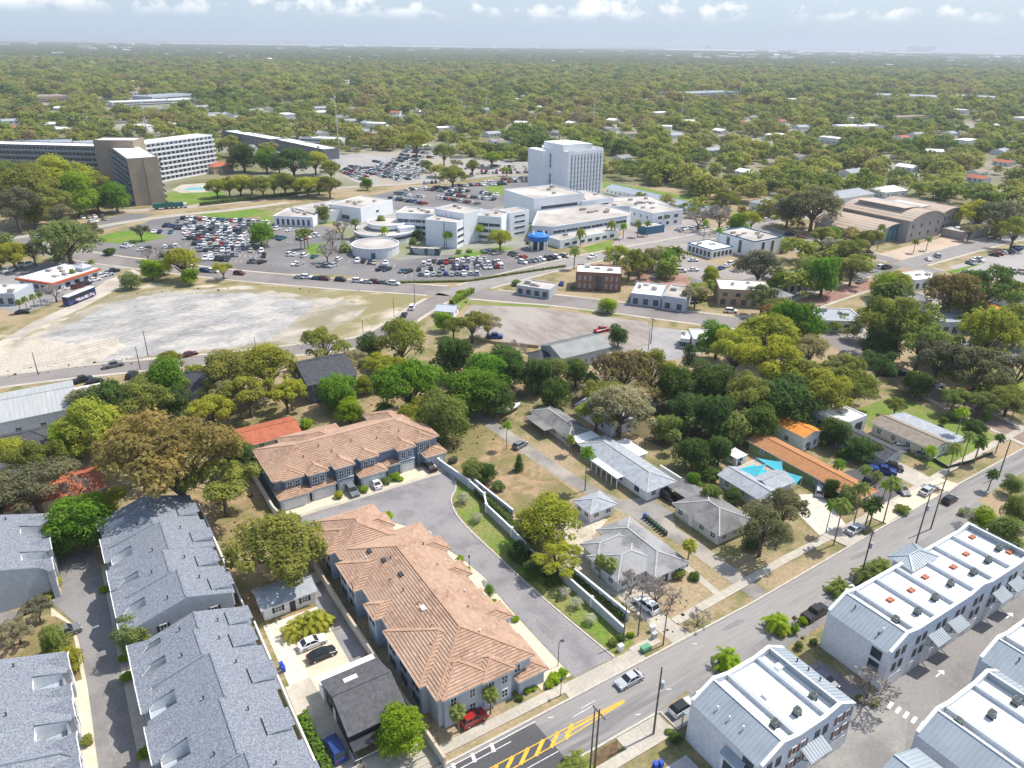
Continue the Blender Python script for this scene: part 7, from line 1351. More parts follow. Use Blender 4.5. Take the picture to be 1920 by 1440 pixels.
def bin_(x, y, m, lab, grp, ang=0):
    t = thing('wheelie_bin', lab, 'bin', (x, y, .04), ang, grp); mb = MB(); mb.prism([(-.26, -.3), (.26, -.3), (.26, .3), (-.26, .3)], .08, .95); mb.build('body', m, t); mb = MB(); mb.box(-.3, -.36, .95, .3, .34, 1.03); mb.build('lid', m, t); mb = MB(); mb.tube((-.28, .3, .1), (.28, .3, .1), .1, .1, 8); mb.build('wheels', m_dtrim, t)
for k in range(9): bin_(90.4 + .05 * k, 85.0 + .82 * k, m_bin if k < 8 else m_binb, 'dark green wheelie bin in the row beside the three-winged bungalow' if k < 8 else 'blue bin at the end of the green bin row', 'green bins in a row', A2)
bin_(16.3, 90.6, m_binb, 'upper blue bin by the white fence of the gravel yard', None); bin_(16.35, 89.7, m_binb, 'lower blue bin by the white fence of the gravel yard', None); bin_(53.5, 47.2, m_binb, 'blue bin on the patio at the bottom edge', None); bin_(54.3, 47.0, m_binb, 'second blue bin on the patio at the bottom edge', None)
t = thing('utility_box', 'green utility box on the verge by the garden wall', 'utility box', (66.6, 63.9, .05)); mb = MB(); mb.box(-.8, -.5, 0, .8, .5, .75); mb.box(-.85, -.55, .75, .85, .55, .85); mb.build('cabinet', mat('box_green', (.12, .30, .17), rough=.6), t)
for k, (x, y) in enumerate(((69.6, 65.2), (70.4, 66.6), (63.2, 66.0))):
    t = thing('utility_box', ('grey meter cabinet at the foot of the bare trees', 'white meter cabinet beside the grey one', 'small white post box by the court mouth')[k], 'utility box', (x, y, .05)); mb = MB(); mb.box(-.4, -.3, 0, .4, .3, 1.1); mb.box(-.45, -.35, 1.1, .45, .35, 1.18); mb.build('cabinet', m_xf if k == 0 else m_trim, t)
# pool and turquoise sails
sheet('garden_pool', [P(u, v).xy[:] for u, v in ((1391, 878), (1412, 872), (1440, 884), (1432, 899), (1398, 897))], .07, mat('pool_blue', (.04, .50, .62), (.07, .56, .66), .6, .1, 3, spec=.5), px=False); sheet('pool_terrace', [P(u, v).xy[:] for u, v in ((1372, 880), (1420, 858), (1500, 895), (1430, 912))], .05, m_conc, px=False)
m_sail = mat('turquoise_sail', (.05, .34, .42), rough=.8)
for k, (tri, lab) in enumerate(((((1381, 880, 3.2), (1437, 870, 3.8), (1408, 904, 2.6)), 'turquoise shade sail over the left of the pool'), (((1418, 858, 3.6), (1464, 866, 3.2), (1472, 892, 2.8)), 'turquoise shade sail against the green house wall'), (((1462, 880, 2.9), (1504, 894, 2.7), (1490, 910, 2.3)), 'turquoise shade sail at the gable house corner'))):
    pts = [P(*q) for q in tri]; c = sum(pts, Vector()) / 3; o = MB(); n = 5
    def tri_pt(i, j):
        a, b = i / n, j / n; c3 = 1 - a - b; return pts[0] * c3 + pts[1] * a + pts[2] * b - Vector((c.x, c.y, 0)) - Vector((0, 0, 1.4 * a * b * 3 * c3 + .25 * (a * b + b * c3 + a * c3)))
    for i in range(n):
        for j in range(n - i):
            o.face([tri_pt(i, j), tri_pt(i + 1, j), tri_pt(i, j + 1)])
            if i + j < n - 1: o.face([tri_pt(i + 1, j), tri_pt(i + 1, j + 1), tri_pt(i, j + 1)])
    root = thing('shade_sail', lab, 'shade sail', (c.x, c.y, 0)); o.build('sail', m_sail, root)
    for q in pts: mb = MB(); mb.tube((q.x - c.x, q.y - c.y, 0), (q.x - c.x, q.y - c.y, q.z), .05, .05, 6); mb.build('post', m_trim, root)
# ---------------------------------------------------------------- trees one can pick out
GROVES = [
 ('over the roofs at the grey townhouses', [('loose', 330, 868, 108, 'B'), ('loose', 255, 842, 66, 'B'), ('loose', 415, 905, 66, 'O')]),
 ('standing between the shuttered cottage and the blue row', [('oak', 522, 1018, 84, 'O'), ('dense', 446, 862, 36, 'D')]),
 ('on the end of the alley between grey townhouses', [('dense', 150, 985, 56, 'G'), ('loose', 190, 950, 44, 'Y'), ('dense', 108, 1000, 34, 'K')]),
 ('around the red-roofed bungalow at the left edge', [('oak', 180, 800, 58, 'Y'), ('dense', 128, 822, 40, 'L'), ('loose', 66, 862, 52, 'O'), ('oak', 14, 846, 34, 'Y'), ('loose', 60, 905, 66, 'S'), ('loose', -10, 930, 56, 'S'), ('bare', 135, 915, 38, 'P')]),
 ('between the metal shed and the lot street', [('oak', 205, 765, 56, 'D'), ('loose', 262, 758, 56, 'O'), ('dense', 312, 712, 46, 'G'), ('dense', 282, 728, 38, 'K'), ('loose', 170, 740, 40, 'P'), ('oak', 318, 670, 24, 'O'), ('loose', 366, 690, 18, 'Y'), ('dense', 330, 760, 34, 'D')]),
 ('around the dark hip-roofed house', [('loose', 395, 770, 44, 'Y'), ('oak', 438, 695, 54, 'O'), ('oak', 500, 690, 52, 'Y'), ('loose', 465, 735, 48, 'O'), ('loose', 535, 735, 42, 'Y'), ('loose', 425, 745, 38, 'P'), ('loose', 400, 735, 30, 'O')]),
 ('beside the two-storey dark house', [('dense', 630, 735, 42, 'G'), ('dense', 655, 770, 30, 'L'), ('dense', 682, 722, 22, 'Y'), ('loose', 608, 640, 48, 'O'), ('dense', 692, 655, 30, 'D'), ('oak', 752, 640, 50, 'O'), ('loose', 722, 682, 42, 'Y'), ('loose', 662, 680, 34, 'P'), ('shrub', 575, 795, 16, 'L')]),
 ('behind the right end of the blue terracotta row', [('oak', 765, 722, 66, 'G'), ('dense', 832, 785, 52, 'K'), ('oak', 790, 770, 48, 'Y'), ('dense', 722, 775, 26, 'G'), ('dense', 848, 672, 48, 'D'), ('dense', 905, 700, 58, 'G'), ('dense', 882, 742, 52, 'G'), ('dense', 950, 690, 48, 'D'), ('dense', 930, 745, 38, 'D')]),
 ('between the dark grove and the metal-roofed house', [('dense', 1010, 702, 42, 'D'), ('oak', 1042, 690, 38, 'K'), ('bare', 962, 650, 38, 'P'), ('dense', 1040, 735, 40, 'D')]),
 ('in the brown-green grove left of the cypress', [('loose', 1170, 695, 58, 'B'), ('loose', 1222, 690, 54, 'O'), ('loose', 1130, 735, 44, 'O'), ('oak', 1165, 765, 58, 'P'), ('loose', 1120, 772, 44, 'Y'), ('dense', 1262, 725, 50, 'D'), ('dense', 1160, 630, 24, 'D'), ('loose', 1200, 740, 44, 'B'), ('dense', 1080, 700, 30, 'D')]),
 ('in the big grove right of the cypress', [('loose', 1380, 665, 58, 'Y'), ('loose', 1445, 690, 64, 'Y'), ('dense', 1345, 640, 38, 'G'), ('loose', 1405, 742, 54, 'O'), ('dense', 1335, 725, 46, 'D'), ('dense', 1295, 770, 46, 'D'), ('dense', 1345, 785, 46, 'D'), ('loose', 1510, 705, 62, 'O'), ('loose', 1570, 700, 52, 'O'), ('dense', 1475, 752, 56, 'D'), ('dense', 1425, 792, 40, 'D'), ('oak', 1540, 735, 54, 'Y'), ('oak', 1600, 722, 44, 'O'), ('upright', 1292, 672, 18, 'D'), ('dense', 1385, 800, 36, 'K'), ('dense', 1250, 800, 36, 'K'), ('dense', 1300, 850, 38, 'D'), ('dense', 1350, 845, 34, 'D'), ('shrub', 1330, 890, 26, 'D')]),
 ('along the main road by the trailers', [('oak', 1440, 628, 50, 'Y'), ('oak', 1456, 582, 26, 'R'), ('oak', 1490, 605, 48, 'G'), ('loose', 1520, 650, 40, 'P'), ('loose', 1305, 552, 26, 'P'), ('dense', 1140, 571, 18, 'L'), ('loose', 1400, 640, 30, 'O'), ('loose', 1430, 560, 30, 'K')]),
 ('in the park at the right', [('loose', 1690, 600, 64, 'O'), ('dense', 1652, 640, 40, 'D'), ('loose', 1648, 685, 38, 'D'), ('loose', 1730, 640, 52, 'K'), ('oak', 1858, 630, 58, 'Y'), ('loose', 1835, 690, 54, 'S'), ('loose', 1762, 672, 48, 'S'), ('loose', 1910, 690, 46, 'S'), ('dense', 1722, 718, 30, 'D'), ('oak', 1788, 548, 44, 'B'), ('loose', 1852, 540, 48, 'D'), ('oak', 1915, 600, 44, 'O'), ('oak', 1895, 742, 34, 'O'), ('loose', 1842, 752, 30, 'K'), ('loose', 1790, 745, 28, 'K'), ('oak', 1640, 600, 36, 'O')]),
 ('near the brick street', [('dense', 1660, 535, 27, 'L'), ('dense', 1688, 530, 22, 'Y'), ('dense', 1545, 520, 38, 'G'), ('loose', 1600, 500, 32, 'O'), ('loose', 1598, 468, 34, 'O'), ('oak', 1425, 495, 42, 'S'), ('dense', 1515, 505, 24, 'K'), ('dense', 1332, 520, 22, 'Y'), ('dense', 1462, 525, 24, 'L'), ('loose', 1545, 440, 24, 'O'), ('loose', 1570, 460, 26, 'P')]),
 ('in front of the library', [('loose', 1632, 452, 26, 'O'), ('dense', 1560, 440, 18, 'G'), ('oak', 1838, 398, 32, 'Y'), ('loose', 1880, 400, 36, 'S'), ('loose', 1905, 430, 30, 'O'), ('loose', 1820, 430, 18, 'P')]),
 ('by the avenue behind the offices', [('bare', 1352, 398, 40, 'P'), ('bare', 1312, 402, 32, 'P'), ('dense', 1382, 420, 22, 'L'), ('loose', 1410, 412, 22, 'Y'), ('oak', 1528, 380, 46, 'S'), ('oak', 1480, 390, 32, 'S'), ('loose', 1360, 372, 28, 'O')]),
 ('around the brick building', [('loose', 1158, 472, 26, 'Y'), ('loose', 1200, 490, 32, 'O'), ('dense', 1252, 490, 22, 'G'), ('loose', 1180, 500, 26, 'O'), ('oak', 1225, 480, 24, 'P'), ('shrub', 968, 530, 12, 'K'), ('shrub', 1075, 540, 8, 'K')]),
 ('on the corner by the roadside hut', [('loose', 885, 602, 42, 'O'), ('dense', 832, 605, 20, 'L'), ('loose', 915, 608, 28, 'P'), ('loose', 850, 612, 24, 'O'), ('shrub', 865, 548, 12, 'L'), ('shrub', 858, 560, 10, 'L')]),
 ('along the hospital road at the sand lot', [('dense', 283, 503, 22, 'L'), ('oak', 340, 492, 30, 'Y'), ('dense', 354, 516, 19, 'L'), ('loose', 417, 502, 20, 'Y'), ('dense', 243, 524, 18, 'K'), ('dense', 305, 500, 16, 'K')]),
 ('in front of the dark apartment wing', [('oak', 112, 338, 46, 'Y'), ('oak', 55, 352, 50, 'O'), ('dense', 142, 368, 36, 'L'), ('dense', 180, 372, 24, 'G'), ('dense', 215, 370, 27, 'G'), ('loose', 25, 385, 40, 'S'), ('oak', 90, 378, 36, 'O'), ('dense', 60, 398, 22, 'Y'), ('oak', 165, 345, 30, 'O'), ('oak', 10, 340, 40, 'K'), ('loose', 110, 402, 26, 'S')]),
 ('on the lawn left of the main car park', [('oak', 120, 438, 50, 'K'), ('loose', 172, 428, 20, 'B'), ('loose', 262, 430, 19, 'S'), ('oak', 20, 472, 28, 'Y'), ('bare', 275, 472, 18, 'P'), ('bare', 295, 470, 16, 'P'), ('loose', 60, 470, 24, 'S'), ('shrub', 205, 472, 12, 'D')]),
 ('in the clipped row along the hospital approach', [('oak', 405, 348, 20, 'Y')] + [('oak', 428 + 21 * k, 345 - (k % 3), 20 + (k % 2) * 3, 'OYO'[k % 3]) for k in range(10)]),
 ('between the white flats and the tree row', [('dense', 455, 292, 30, 'D'), ('dense', 498, 300, 24, 'G'), ('oak', 548, 296, 36, 'D'), ('oak', 590, 300, 24, 'Y'), ('dense', 522, 305, 20, 'K'), ('oak', 620, 318, 20, 'O'), ('dense', 688, 344, 13, 'G'), ('oak', 385, 292, 22, 'K'), ('oak', 432, 270, 20, 'O')]),
 ('in the main hospital car park', [('dense', 488, 436, 27, 'G'), ('bare', 622, 440, 30, 'P'), ('bare', 612, 468, 28, 'P'), ('bare', 640, 425, 25, 'P'), ('bare', 713, 470, 12, 'P'), ('dense', 605, 402, 16, 'K')]),
 ('beside the angled hospital wings', [('oak', 938, 446, 23, 'Y'), ('dense', 782, 440, 12, 'D'), ('dense', 775, 455, 10, 'K'), ('shrub', 990, 455, 6, 'D'), ('shrub', 860, 472, 7, 'L'), ('shrub', 880, 470, 7, 'L')]),
 ('among the overflow car park', [('oak', 832, 288, 22, 'K'), ('oak', 848, 326, 24, 'O'), ('oak', 886, 312, 16, 'O'), ('oak', 922, 294, 18, 'L'), ('oak', 780, 268, 24, 'Y'), ('oak', 800, 310, 12, 'K'), ('loose', 950, 320, 9, 'L')]),
 ('behind the walled court lawn', [('oak', 1032, 968, 62, 'Y'), ('loose', 1045, 1040, 48, 'Y'), ('loose', 1005, 1005, 40, 'O')]),
 ('in the front yards along the street', [('loose', 1432, 992, 56, 'S'), ('loose', 1470, 955, 42, 'S'), ('shrub', 1270, 1075, 18, 'O'), ('shrub', 1302, 1080, 14, 'D'), ('bare', 1185, 1085, 38, 'P'), ('bare', 1232, 1105, 45, 'P'), ('bare', 1262, 1110, 30, 'P'), ('bare', 1310, 1155, 25, 'P'), ('shrub', 1410, 1020, 20, 'D'), ('shrub', 1692, 955, 14, 'K'), ('dense', 1590, 935, 22, 'K'), ('dense', 1560, 915, 20, 'D')]),
 ('around the right-hand houses', [('dense', 1566, 812, 30, 'D'), ('dense', 1612, 838, 28, 'D'), ('dense', 1642, 848, 18, 'D'), ('shrub', 1585, 850, 16, 'D'), ('shrub', 1790, 780, 16, 'K'), ('shrub', 1830, 800, 20, 'D'), ('loose', 1680, 760, 20, 'O'), ('dense', 1300, 905, 20, 'G'), ('dense', 1330, 930, 24, 'K'), ('shrub', 1460, 940, 18, 'K'), ('dense', 1345, 800, 26, 'K'), ('dense', 1375, 930, 20, 'D')]),
 ('at the bottom edge beside the black-roofed house', [('dense', 752, 1368, 54, 'L')]),
 ('in the alley gardens', [('dense', 252, 1200, 38, 'K'), ('dense', 100, 1205, 30, 'K'), ('loose', 68, 1140, 26, 'S'), ('dense', 128, 1238, 22, 'Y'), ('loose', 30, 1180, 26, 'P'), ('shrub', 160, 1390, 14, 'O'), ('shrub', 195, 1105, 9, 'L'), ('shrub', 238, 1270, 13, 'L'), ('shrub', 270, 1412, 14, 'L'), ('shrub', 100, 1100, 18, 'Y'), ('shrub', 85, 1118, 14, 'Y'), ('shrub', 232, 1235, 10, 'L')]),
 ('in the white townhouse court', [('bare', 1636, 1280, 52, 'P'), ('shrub', 1640, 1318, 10, 'Y'), ('shrub', 1612, 1310, 9, 'K')]),
 ('right of the long white row', [('dense', 1880, 1002, 30, 'K'), ('dense', 1845, 975, 24, 'L'), ('shrub', 1810, 960, 12, 'L'), ('bare', 1835, 965, 30, 'P'), ('dense', 1905, 960, 26, 'K'), ('dense', 1900, 912, 18, 'K')]),
 ('between the white townhouse rows', [('shrub', 1505, 1165, 10, 'L'), ('shrub', 1465, 1185, 12, 'Y'), ('shrub', 1525, 1205, 9, 'D'), ('dense', 1498, 1210, 9, 'K'), ('dense', 1490, 1180, 10, 'L'), ('bare', 1610, 1110, 18, 'P')]),
 ('along the white row front', [('shrub', 1265, 1385, 14, 'D'), ('shrub', 1255, 1372, 9, 'K')]),
 ('in the strip between the two garden walls', [('shrub', 915, 930, 10, 'K'), ('shrub', 935, 940, 9, 'D'), ('shrub', 1100, 1098, 9, 'D'), ('shrub', 1120, 1115, 9, 'K'), ('shrub', 1140, 1130, 9, 'D'), ('shrub', 1160, 1150, 9, 'L')]),
 ('on the shady bank of the court lawn', [('dense', 968, 1035, 24, 'D'), ('dense', 1000, 1065, 22, 'D'), ('shrub', 985, 1050, 16, 'G'), ('shrub', 1030, 1090, 14, 'D'), ('shrub', 1148, 1205, 10, 'K'), ('shrub', 1165, 1195, 10, 'D'), ('shrub', 1183, 1190, 8, 'L')]),
 ('above the court lawn wall', [('dense', 888, 880, 26, 'K'), ('dense', 912, 885, 22, 'D'), ('shrub', 934, 912, 16, 'K'), ('shrub', 850, 862, 12, 'S')]),
 ('in the court drive planters', [('upright', 917, 1108, 11, 'G'), ('shrub', 925, 1128, 8, 'L'), ('shrub', 966, 1160, 9, 'L'), ('shrub', 875, 1068, 10, 'L'), ('shrub', 690, 972, 9, 'S'), ('shrub', 635, 928, 11, 'Y'), ('shrub', 682, 918, 11, 'L'), ('shrub', 740, 895, 12, 'L'), ('shrub', 750, 898, 8, 'L'), ('shrub', 724, 903, 10, 'K'), ('shrub', 1040, 1270, 16, 'L'), ('shrub', 1055, 1262, 12, 'L'), ('shrub', 1030, 1283, 10, 'L'), ('shrub', 988, 1295, 8, 'L'), ('shrub', 1000, 1290, 7, 'L'), ('shrub', 975, 1310, 8, 'D')]),
 ('on the dry lawn below the boat', [('cone', 973, 868, 13, 'D')]),
 ('by the park fence', [('dense', 1818, 742, 10, 'L'), ('dense', 1852, 780, 9, 'L'), ('dense', 1768, 790, 9, 'K')])]
for where, lst in GROVES:
    for kind, u, v, r, t in lst: tree_px(kind, u, v, r, t, where, 1.0 if kind != 'shrub' else .9)
for u, v in ((868, 934), (894, 969), (1058, 1110), (1080, 1130), (1107, 1160)): tree_px('ball', u, v, 11, 'W', 'in the row on the court lawn')
for kind, u, v, h, t, w in (('tall', 1097, 920, 10.2, 'G', 'with a bushy crown beside the outbuilding'), ('tall', 950, 842, 7.0, 'G', 'on the dry lawn below the boat'), ('sabal', 1068, 853, 4.6, 'K', 'in front of the low dark bungalow'), ('sabal', 1288, 1062, 5.2, 'Y', 'at the corner of the three-winged bungalow'), ('sabal', 1124, 1085, 4.4, 'K', 'behind the garden wall'), ('sabal', 1143, 1092, 4.6, 'K', 'behind the garden wall'), ('tall', 1548, 1000, 7.4, 'G', 'on the white gravel drive'),
        ('sabal', 860, 1372, 4.3, 'K', 'at the street front of the terracotta block'), ('sabal', 920, 1338, 4.3, 'K', 'at the street front of the terracotta block'), ('tall', 1563, 1022, 10, 'K', 'leaning over the street verge'), ('tall', 1600, 985, 9.6, 'K', 'leaning over the street verge'), ('tall', 1656, 980, 10.2, 'K', 'leaning over the street verge'), ('sabal', 1622, 988, 5.4, 'D', 'in a pair on the street verge'), ('sabal', 1630, 985, 5.6, 'D', 'in a pair on the street verge'), ('tall', 1772, 905, 9.4, 'K', 'by the pale drive aprons'), ('tall', 1800, 878, 9, 'K', 'by the pale drive aprons'), ('sabal', 1826, 868, 6.2, 'D', 'on the verge by the park lawn'), ('tall', 1788, 832, 9.5, 'L', 'on the park lawn'), ('sabal', 1852, 920, 4.6, 'D', 'at the end of the traffic island'), ('sabal', 1866, 850, 4.6, 'D', 'on the verge by the park lawn'), ('queen', 1738, 872, 4.8, 'L', 'beside the concrete drive'), ('queen', 1618, 905, 4.2, 'K', 'in front of the green house'), ('queen', 1640, 915, 4.0, 'K', 'in front of the green house'), ('queen', 1568, 895, 4.4, 'G', 'in front of the green house'), ('queen', 1656, 932, 4.0, 'L', 'in front of the green house'),
        ('clump', 1365, 1252, 3.6, 'L', 'at the kerb before the first white row'), ('clump', 1080, 1452, 3.8, 'K', 'at the bottom edge by the poles'), ('clump', 1456, 1178, 3.4, 'L', 'between the white rows on the street'), ('clump', 1625, 1092, 4.2, 'K', 'before the turret'), ('clump', 1648, 1075, 3.8, 'K', 'before the turret'), ('clump', 1570, 1112, 3.2, 'K', 'at the kerb of the long white row'), ('queen', 863, 1065, 2.6, 'L', 'on the court drive'), ('clump', 555, 1190, 3.4, 'Y', 'in the gravel yard'), ('clump', 578, 1182, 3.8, 'Y', 'in the gravel yard'), ('clump', 602, 1172, 3.4, 'Y', 'in the gravel yard'), ('queen', 730, 988, 3.4, 'L', 'peeping over the terracotta roof'), ('sabal', 1895, 790, 4.5, 'K', 'by the park street'), ('sabal', 1290, 820, 6, 'K', 'in the dark grove behind the bungalows'), ('sabal', 1320, 800, 6.5, 'K', 'in the dark grove behind the bungalows'), ('sabal', 1262, 850, 5.5, 'K', 'in the dark grove behind the bungalows'), ('queen', 1355, 770, 8, 'G', 'in the dark grove behind the bungalows'),
        ('sabal', 565, 468, 8, 'K', 'beside the main hospital car park'), ('sabal', 572, 467, 8.4, 'K', 'beside the main hospital car park'), ('sabal', 578, 466, 8.2, 'K', 'beside the main hospital car park'), ('sabal', 668, 447, 8.5, 'K', 'at the round clinic'), ('sabal', 716, 440, 8.5, 'K', 'at the round clinic'), ('sabal', 722, 458, 7.5, 'L', 'at the round clinic'), ('clump', 648, 472, 5, 'K', 'at the round clinic'), ('sabal', 837, 466, 7, 'L', 'before the angled hospital wings'), ('sabal', 846, 464, 7, 'L', 'before the angled hospital wings'), ('sabal', 878, 454, 8, 'L', 'before the angled hospital wings'), ('sabal', 900, 454, 7.5, 'L', 'before the angled hospital wings'), ('queen', 1088, 462, 8, 'K', 'on the hospital front lawn'), ('queen', 1146, 446, 8, 'K', 'on the hospital front lawn'), ('sabal', 1195, 445, 7.5, 'K', 'along the hospital drive'), ('sabal', 1213, 443, 7, 'K', 'along the hospital drive'), ('sabal', 1168, 448, 7, 'L', 'along the hospital drive'), ('sabal', 1076, 505, 8.5, 'K', 'beside the brick building'), ('sabal', 1245, 425, 6, 'K', 'along the hospital drive'), ('tall', 1644, 470, 12, 'K', 'in front of the library glazing'), ('sabal', 1712, 475, 6, 'K', 'on the library plaza'), ('sabal', 1736, 470, 6, 'K', 'on the library plaza'), ('tall', 1318, 462, 12, 'G', 'beside the offices'), ('tall', 1344, 472, 11, 'G', 'beside the offices'), ('queen', 1105, 745, 7, 'D', 'between the metal-roofed house and the grove'), ('sabal', 40, 588, 4.5, 'K', 'in the clump at the gravel road'), ('sabal', 52, 584, 4.8, 'K', 'in the clump at the gravel road'), ('sabal', 66, 578, 4.6, 'K', 'in the clump at the gravel road'), ('sabal', 78, 572, 4.4, 'K', 'in the clump at the gravel road'), ('sabal', 140, 530, 5, 'K', 'beside the restaurant'), ('sabal', 176, 512, 5, 'K', 'beside the restaurant'), ('loose' if False else 'sabal', 120, 492, 6, 'K', 'behind the restaurant')):
    palm_px(kind, u, v, h, t, w)
tree_px('bare', 100, 540, 26, 'P', 'before the restaurant')
# hedges
def hedge(label, pts, w, h, tint, n_per=26):
    L = sum((Vector(b) - Vector(a)).length for a, b in zip(pts[:-1], pts[1:])); c0 = Vector(pts[0]); root = thing('hedge', label, 'hedge', (c0.x, c0.y, 0)); C = []; N = []
    for a, b in zip(pts[:-1], pts[1:]):
        a, b = Vector(a) - c0, Vector(b) - c0; l = (b - a).length; d = (b - a) / l; n = int(l * n_per * (w + h) / 2)
        t = RNG.random(n) * l; s = RNG.choice([0, 1, 2], n, p=[.3, .3, .4]); y = np.where(s == 0, -w / 2, np.where(s == 1, w / 2, (RNG.random(n) - .5) * w)) + RNG.normal(size=n) * .1; zz = np.where(s == 2, h, RNG.random(n) * h) + RNG.normal(size=n) * .12
        C.append(np.stack([a.x + d.x * t - d.y * y, a.y + d.y * t + d.x * y, zz], 1)); nn = np.zeros((n, 3)); nn[:, 2] = np.where(s == 2, 1, .3); sg = np.where(s == 0, -1, np.where(s == 1, 1, 0)); nn[:, 0] = -d.y * sg; nn[:, 1] = d.x * sg; N.append(nn + RNG.normal(size=(n, 3)) * .5)
    C = np.concatenate(C); N = np.concatenate(N); me = quads_mesh('foliage', C, N, .34, .5 + .2 * RNG.normal(size=len(C)), m_leaf); o = link('foliage', me, root); o.color = (*TINT[tint], 1)
    mb = MB(); strip(mb, [Vector(p) - c0 for p in pts], w * .7, 0, h * .85); mb.build('core', mat('hedge_core', (.05, .07, .02), (.08, .10, .03), 2, .95), root); return root
hedge('bright green hedge along the side drive below the fence', [(16.0, 79.5), (16.0, 66), (16.2, 60)], 1.3, 1.5, 'G')
hedge('dark hedge between the two garden walls of the court', [P(1066, 1072).xy[:], P(1110, 1108).xy[:], P(1172, 1162).xy[:]], 1.2, 1.2, 'D')
hedge('clipped hedge behind the roadside hut', [P(846, 572).xy[:], P(886, 548).xy[:]], 2.2, 2.0, 'L', 14)
hedge('long hedge along the hospital approach road', [P(375, 386).xy[:], P(500, 372).xy[:], P(620, 358).xy[:]], 2.0, 2.2, 'G', 8)
hedge('dark bank of creeper on the court wall', [(66.0, 117.5), (66.6, 108), (65.9, 99), (64.0, 92), (63.6, 84)], 1.6, 1.3, 'D')
hedge('low lime hedge edging the hospital front car park', [P(745, 531).xy[:], P(880, 528).xy[:], P(965, 514).xy[:], P(1060, 500).xy[:]], 1.6, .8, 'O', 10)
# ---------------------------------------------------------------- woodland that runs to the horizon
FAR_RAMP = [(.15, .22, .065), (.20, .28, .07), (.265, .335, .08), (.215, .275, .085), (.325, .37, .085), (.30, .335, .10), (.40, .415, .105), (.35, .35, .11), (.37, .335, .13), (.33, .28, .125), (.295, .27, .155)]
m_far = leaf_mat('far_leaves', FAR_RAMP); m_dist = leaf_mat('distant_leaves', [(.13, .175, .075), (.17, .22, .085), (.22, .25, .10), (.16, .20, .09), (.26, .27, .11), (.20, .22, .10), (.24, .23, .12)])
far_col = bpy.data.collections.new('woodland_sources')
for k, kind in enumerate(('oak', 'dense', 'loose', 'oak', 'dense', 'loose')):
    cm, _ = make_tree(kind, 520 if kind != 'loose' else 420, 900 + k, True, m_far); far_col.objects.link(bpy.data.objects.new('woodland_crown', cm))
THR = [(-900, 300), (0, 300), (60, 306), (190, 326), (400, 316), (430, 296), (600, 281), (640, 280), (760, 278), (900, 290), (1000, 296), (1125, 318), (1140, 338), (1230, 358), (1325, 380), (1400, 392), (1480, 386), (1560, 372), (1700, 366), (1800, 390), (1900, 425), (2000, 450), (2900, 600)]
CLEAR = []
def inside(u, v, poly):
    c = False
    for i in range(len(poly)):
        (a, b), (c_, d) = poly[i], poly[i - 1]
        if (b > v) != (d > v) and u < (c_ - a) * (v - b) / (d - b) + a: c = not c
    return c
def project(X, Y, Z=0.0):
    M3 = np.array(CAMROT.transposed()); D = M3 @ np.stack([X, Y, Z - CAM_H + 0 * X]); return 960 + FPX * D[0] / -D[2], 720 - FPX * D[1] / -D[2], -D[2]
def scatter(spacing, d0, d1, jit, half):
    rng = np.random.default_rng(int(d0)); n = int(d1 / spacing); ax = np.arange(-n, n + 1) * spacing
    # grid in camera-heading frame so that only the wedge in view (and a margin) is filled
    lat, dep = np.meshgrid(ax, np.arange(d0, d1, spacing)); lat = lat.ravel() + rng.normal(size=lat.size) * jit; dep = dep.ravel() + rng.normal(size=dep.size) * jit
    k = np.abs(lat) < dep * half + 60; lat, dep = lat[k], dep[k]; sg, cg = math.sin(GRID), math.cos(GRID)
    return lat * cg + dep * sg, -lat * sg + dep * cg
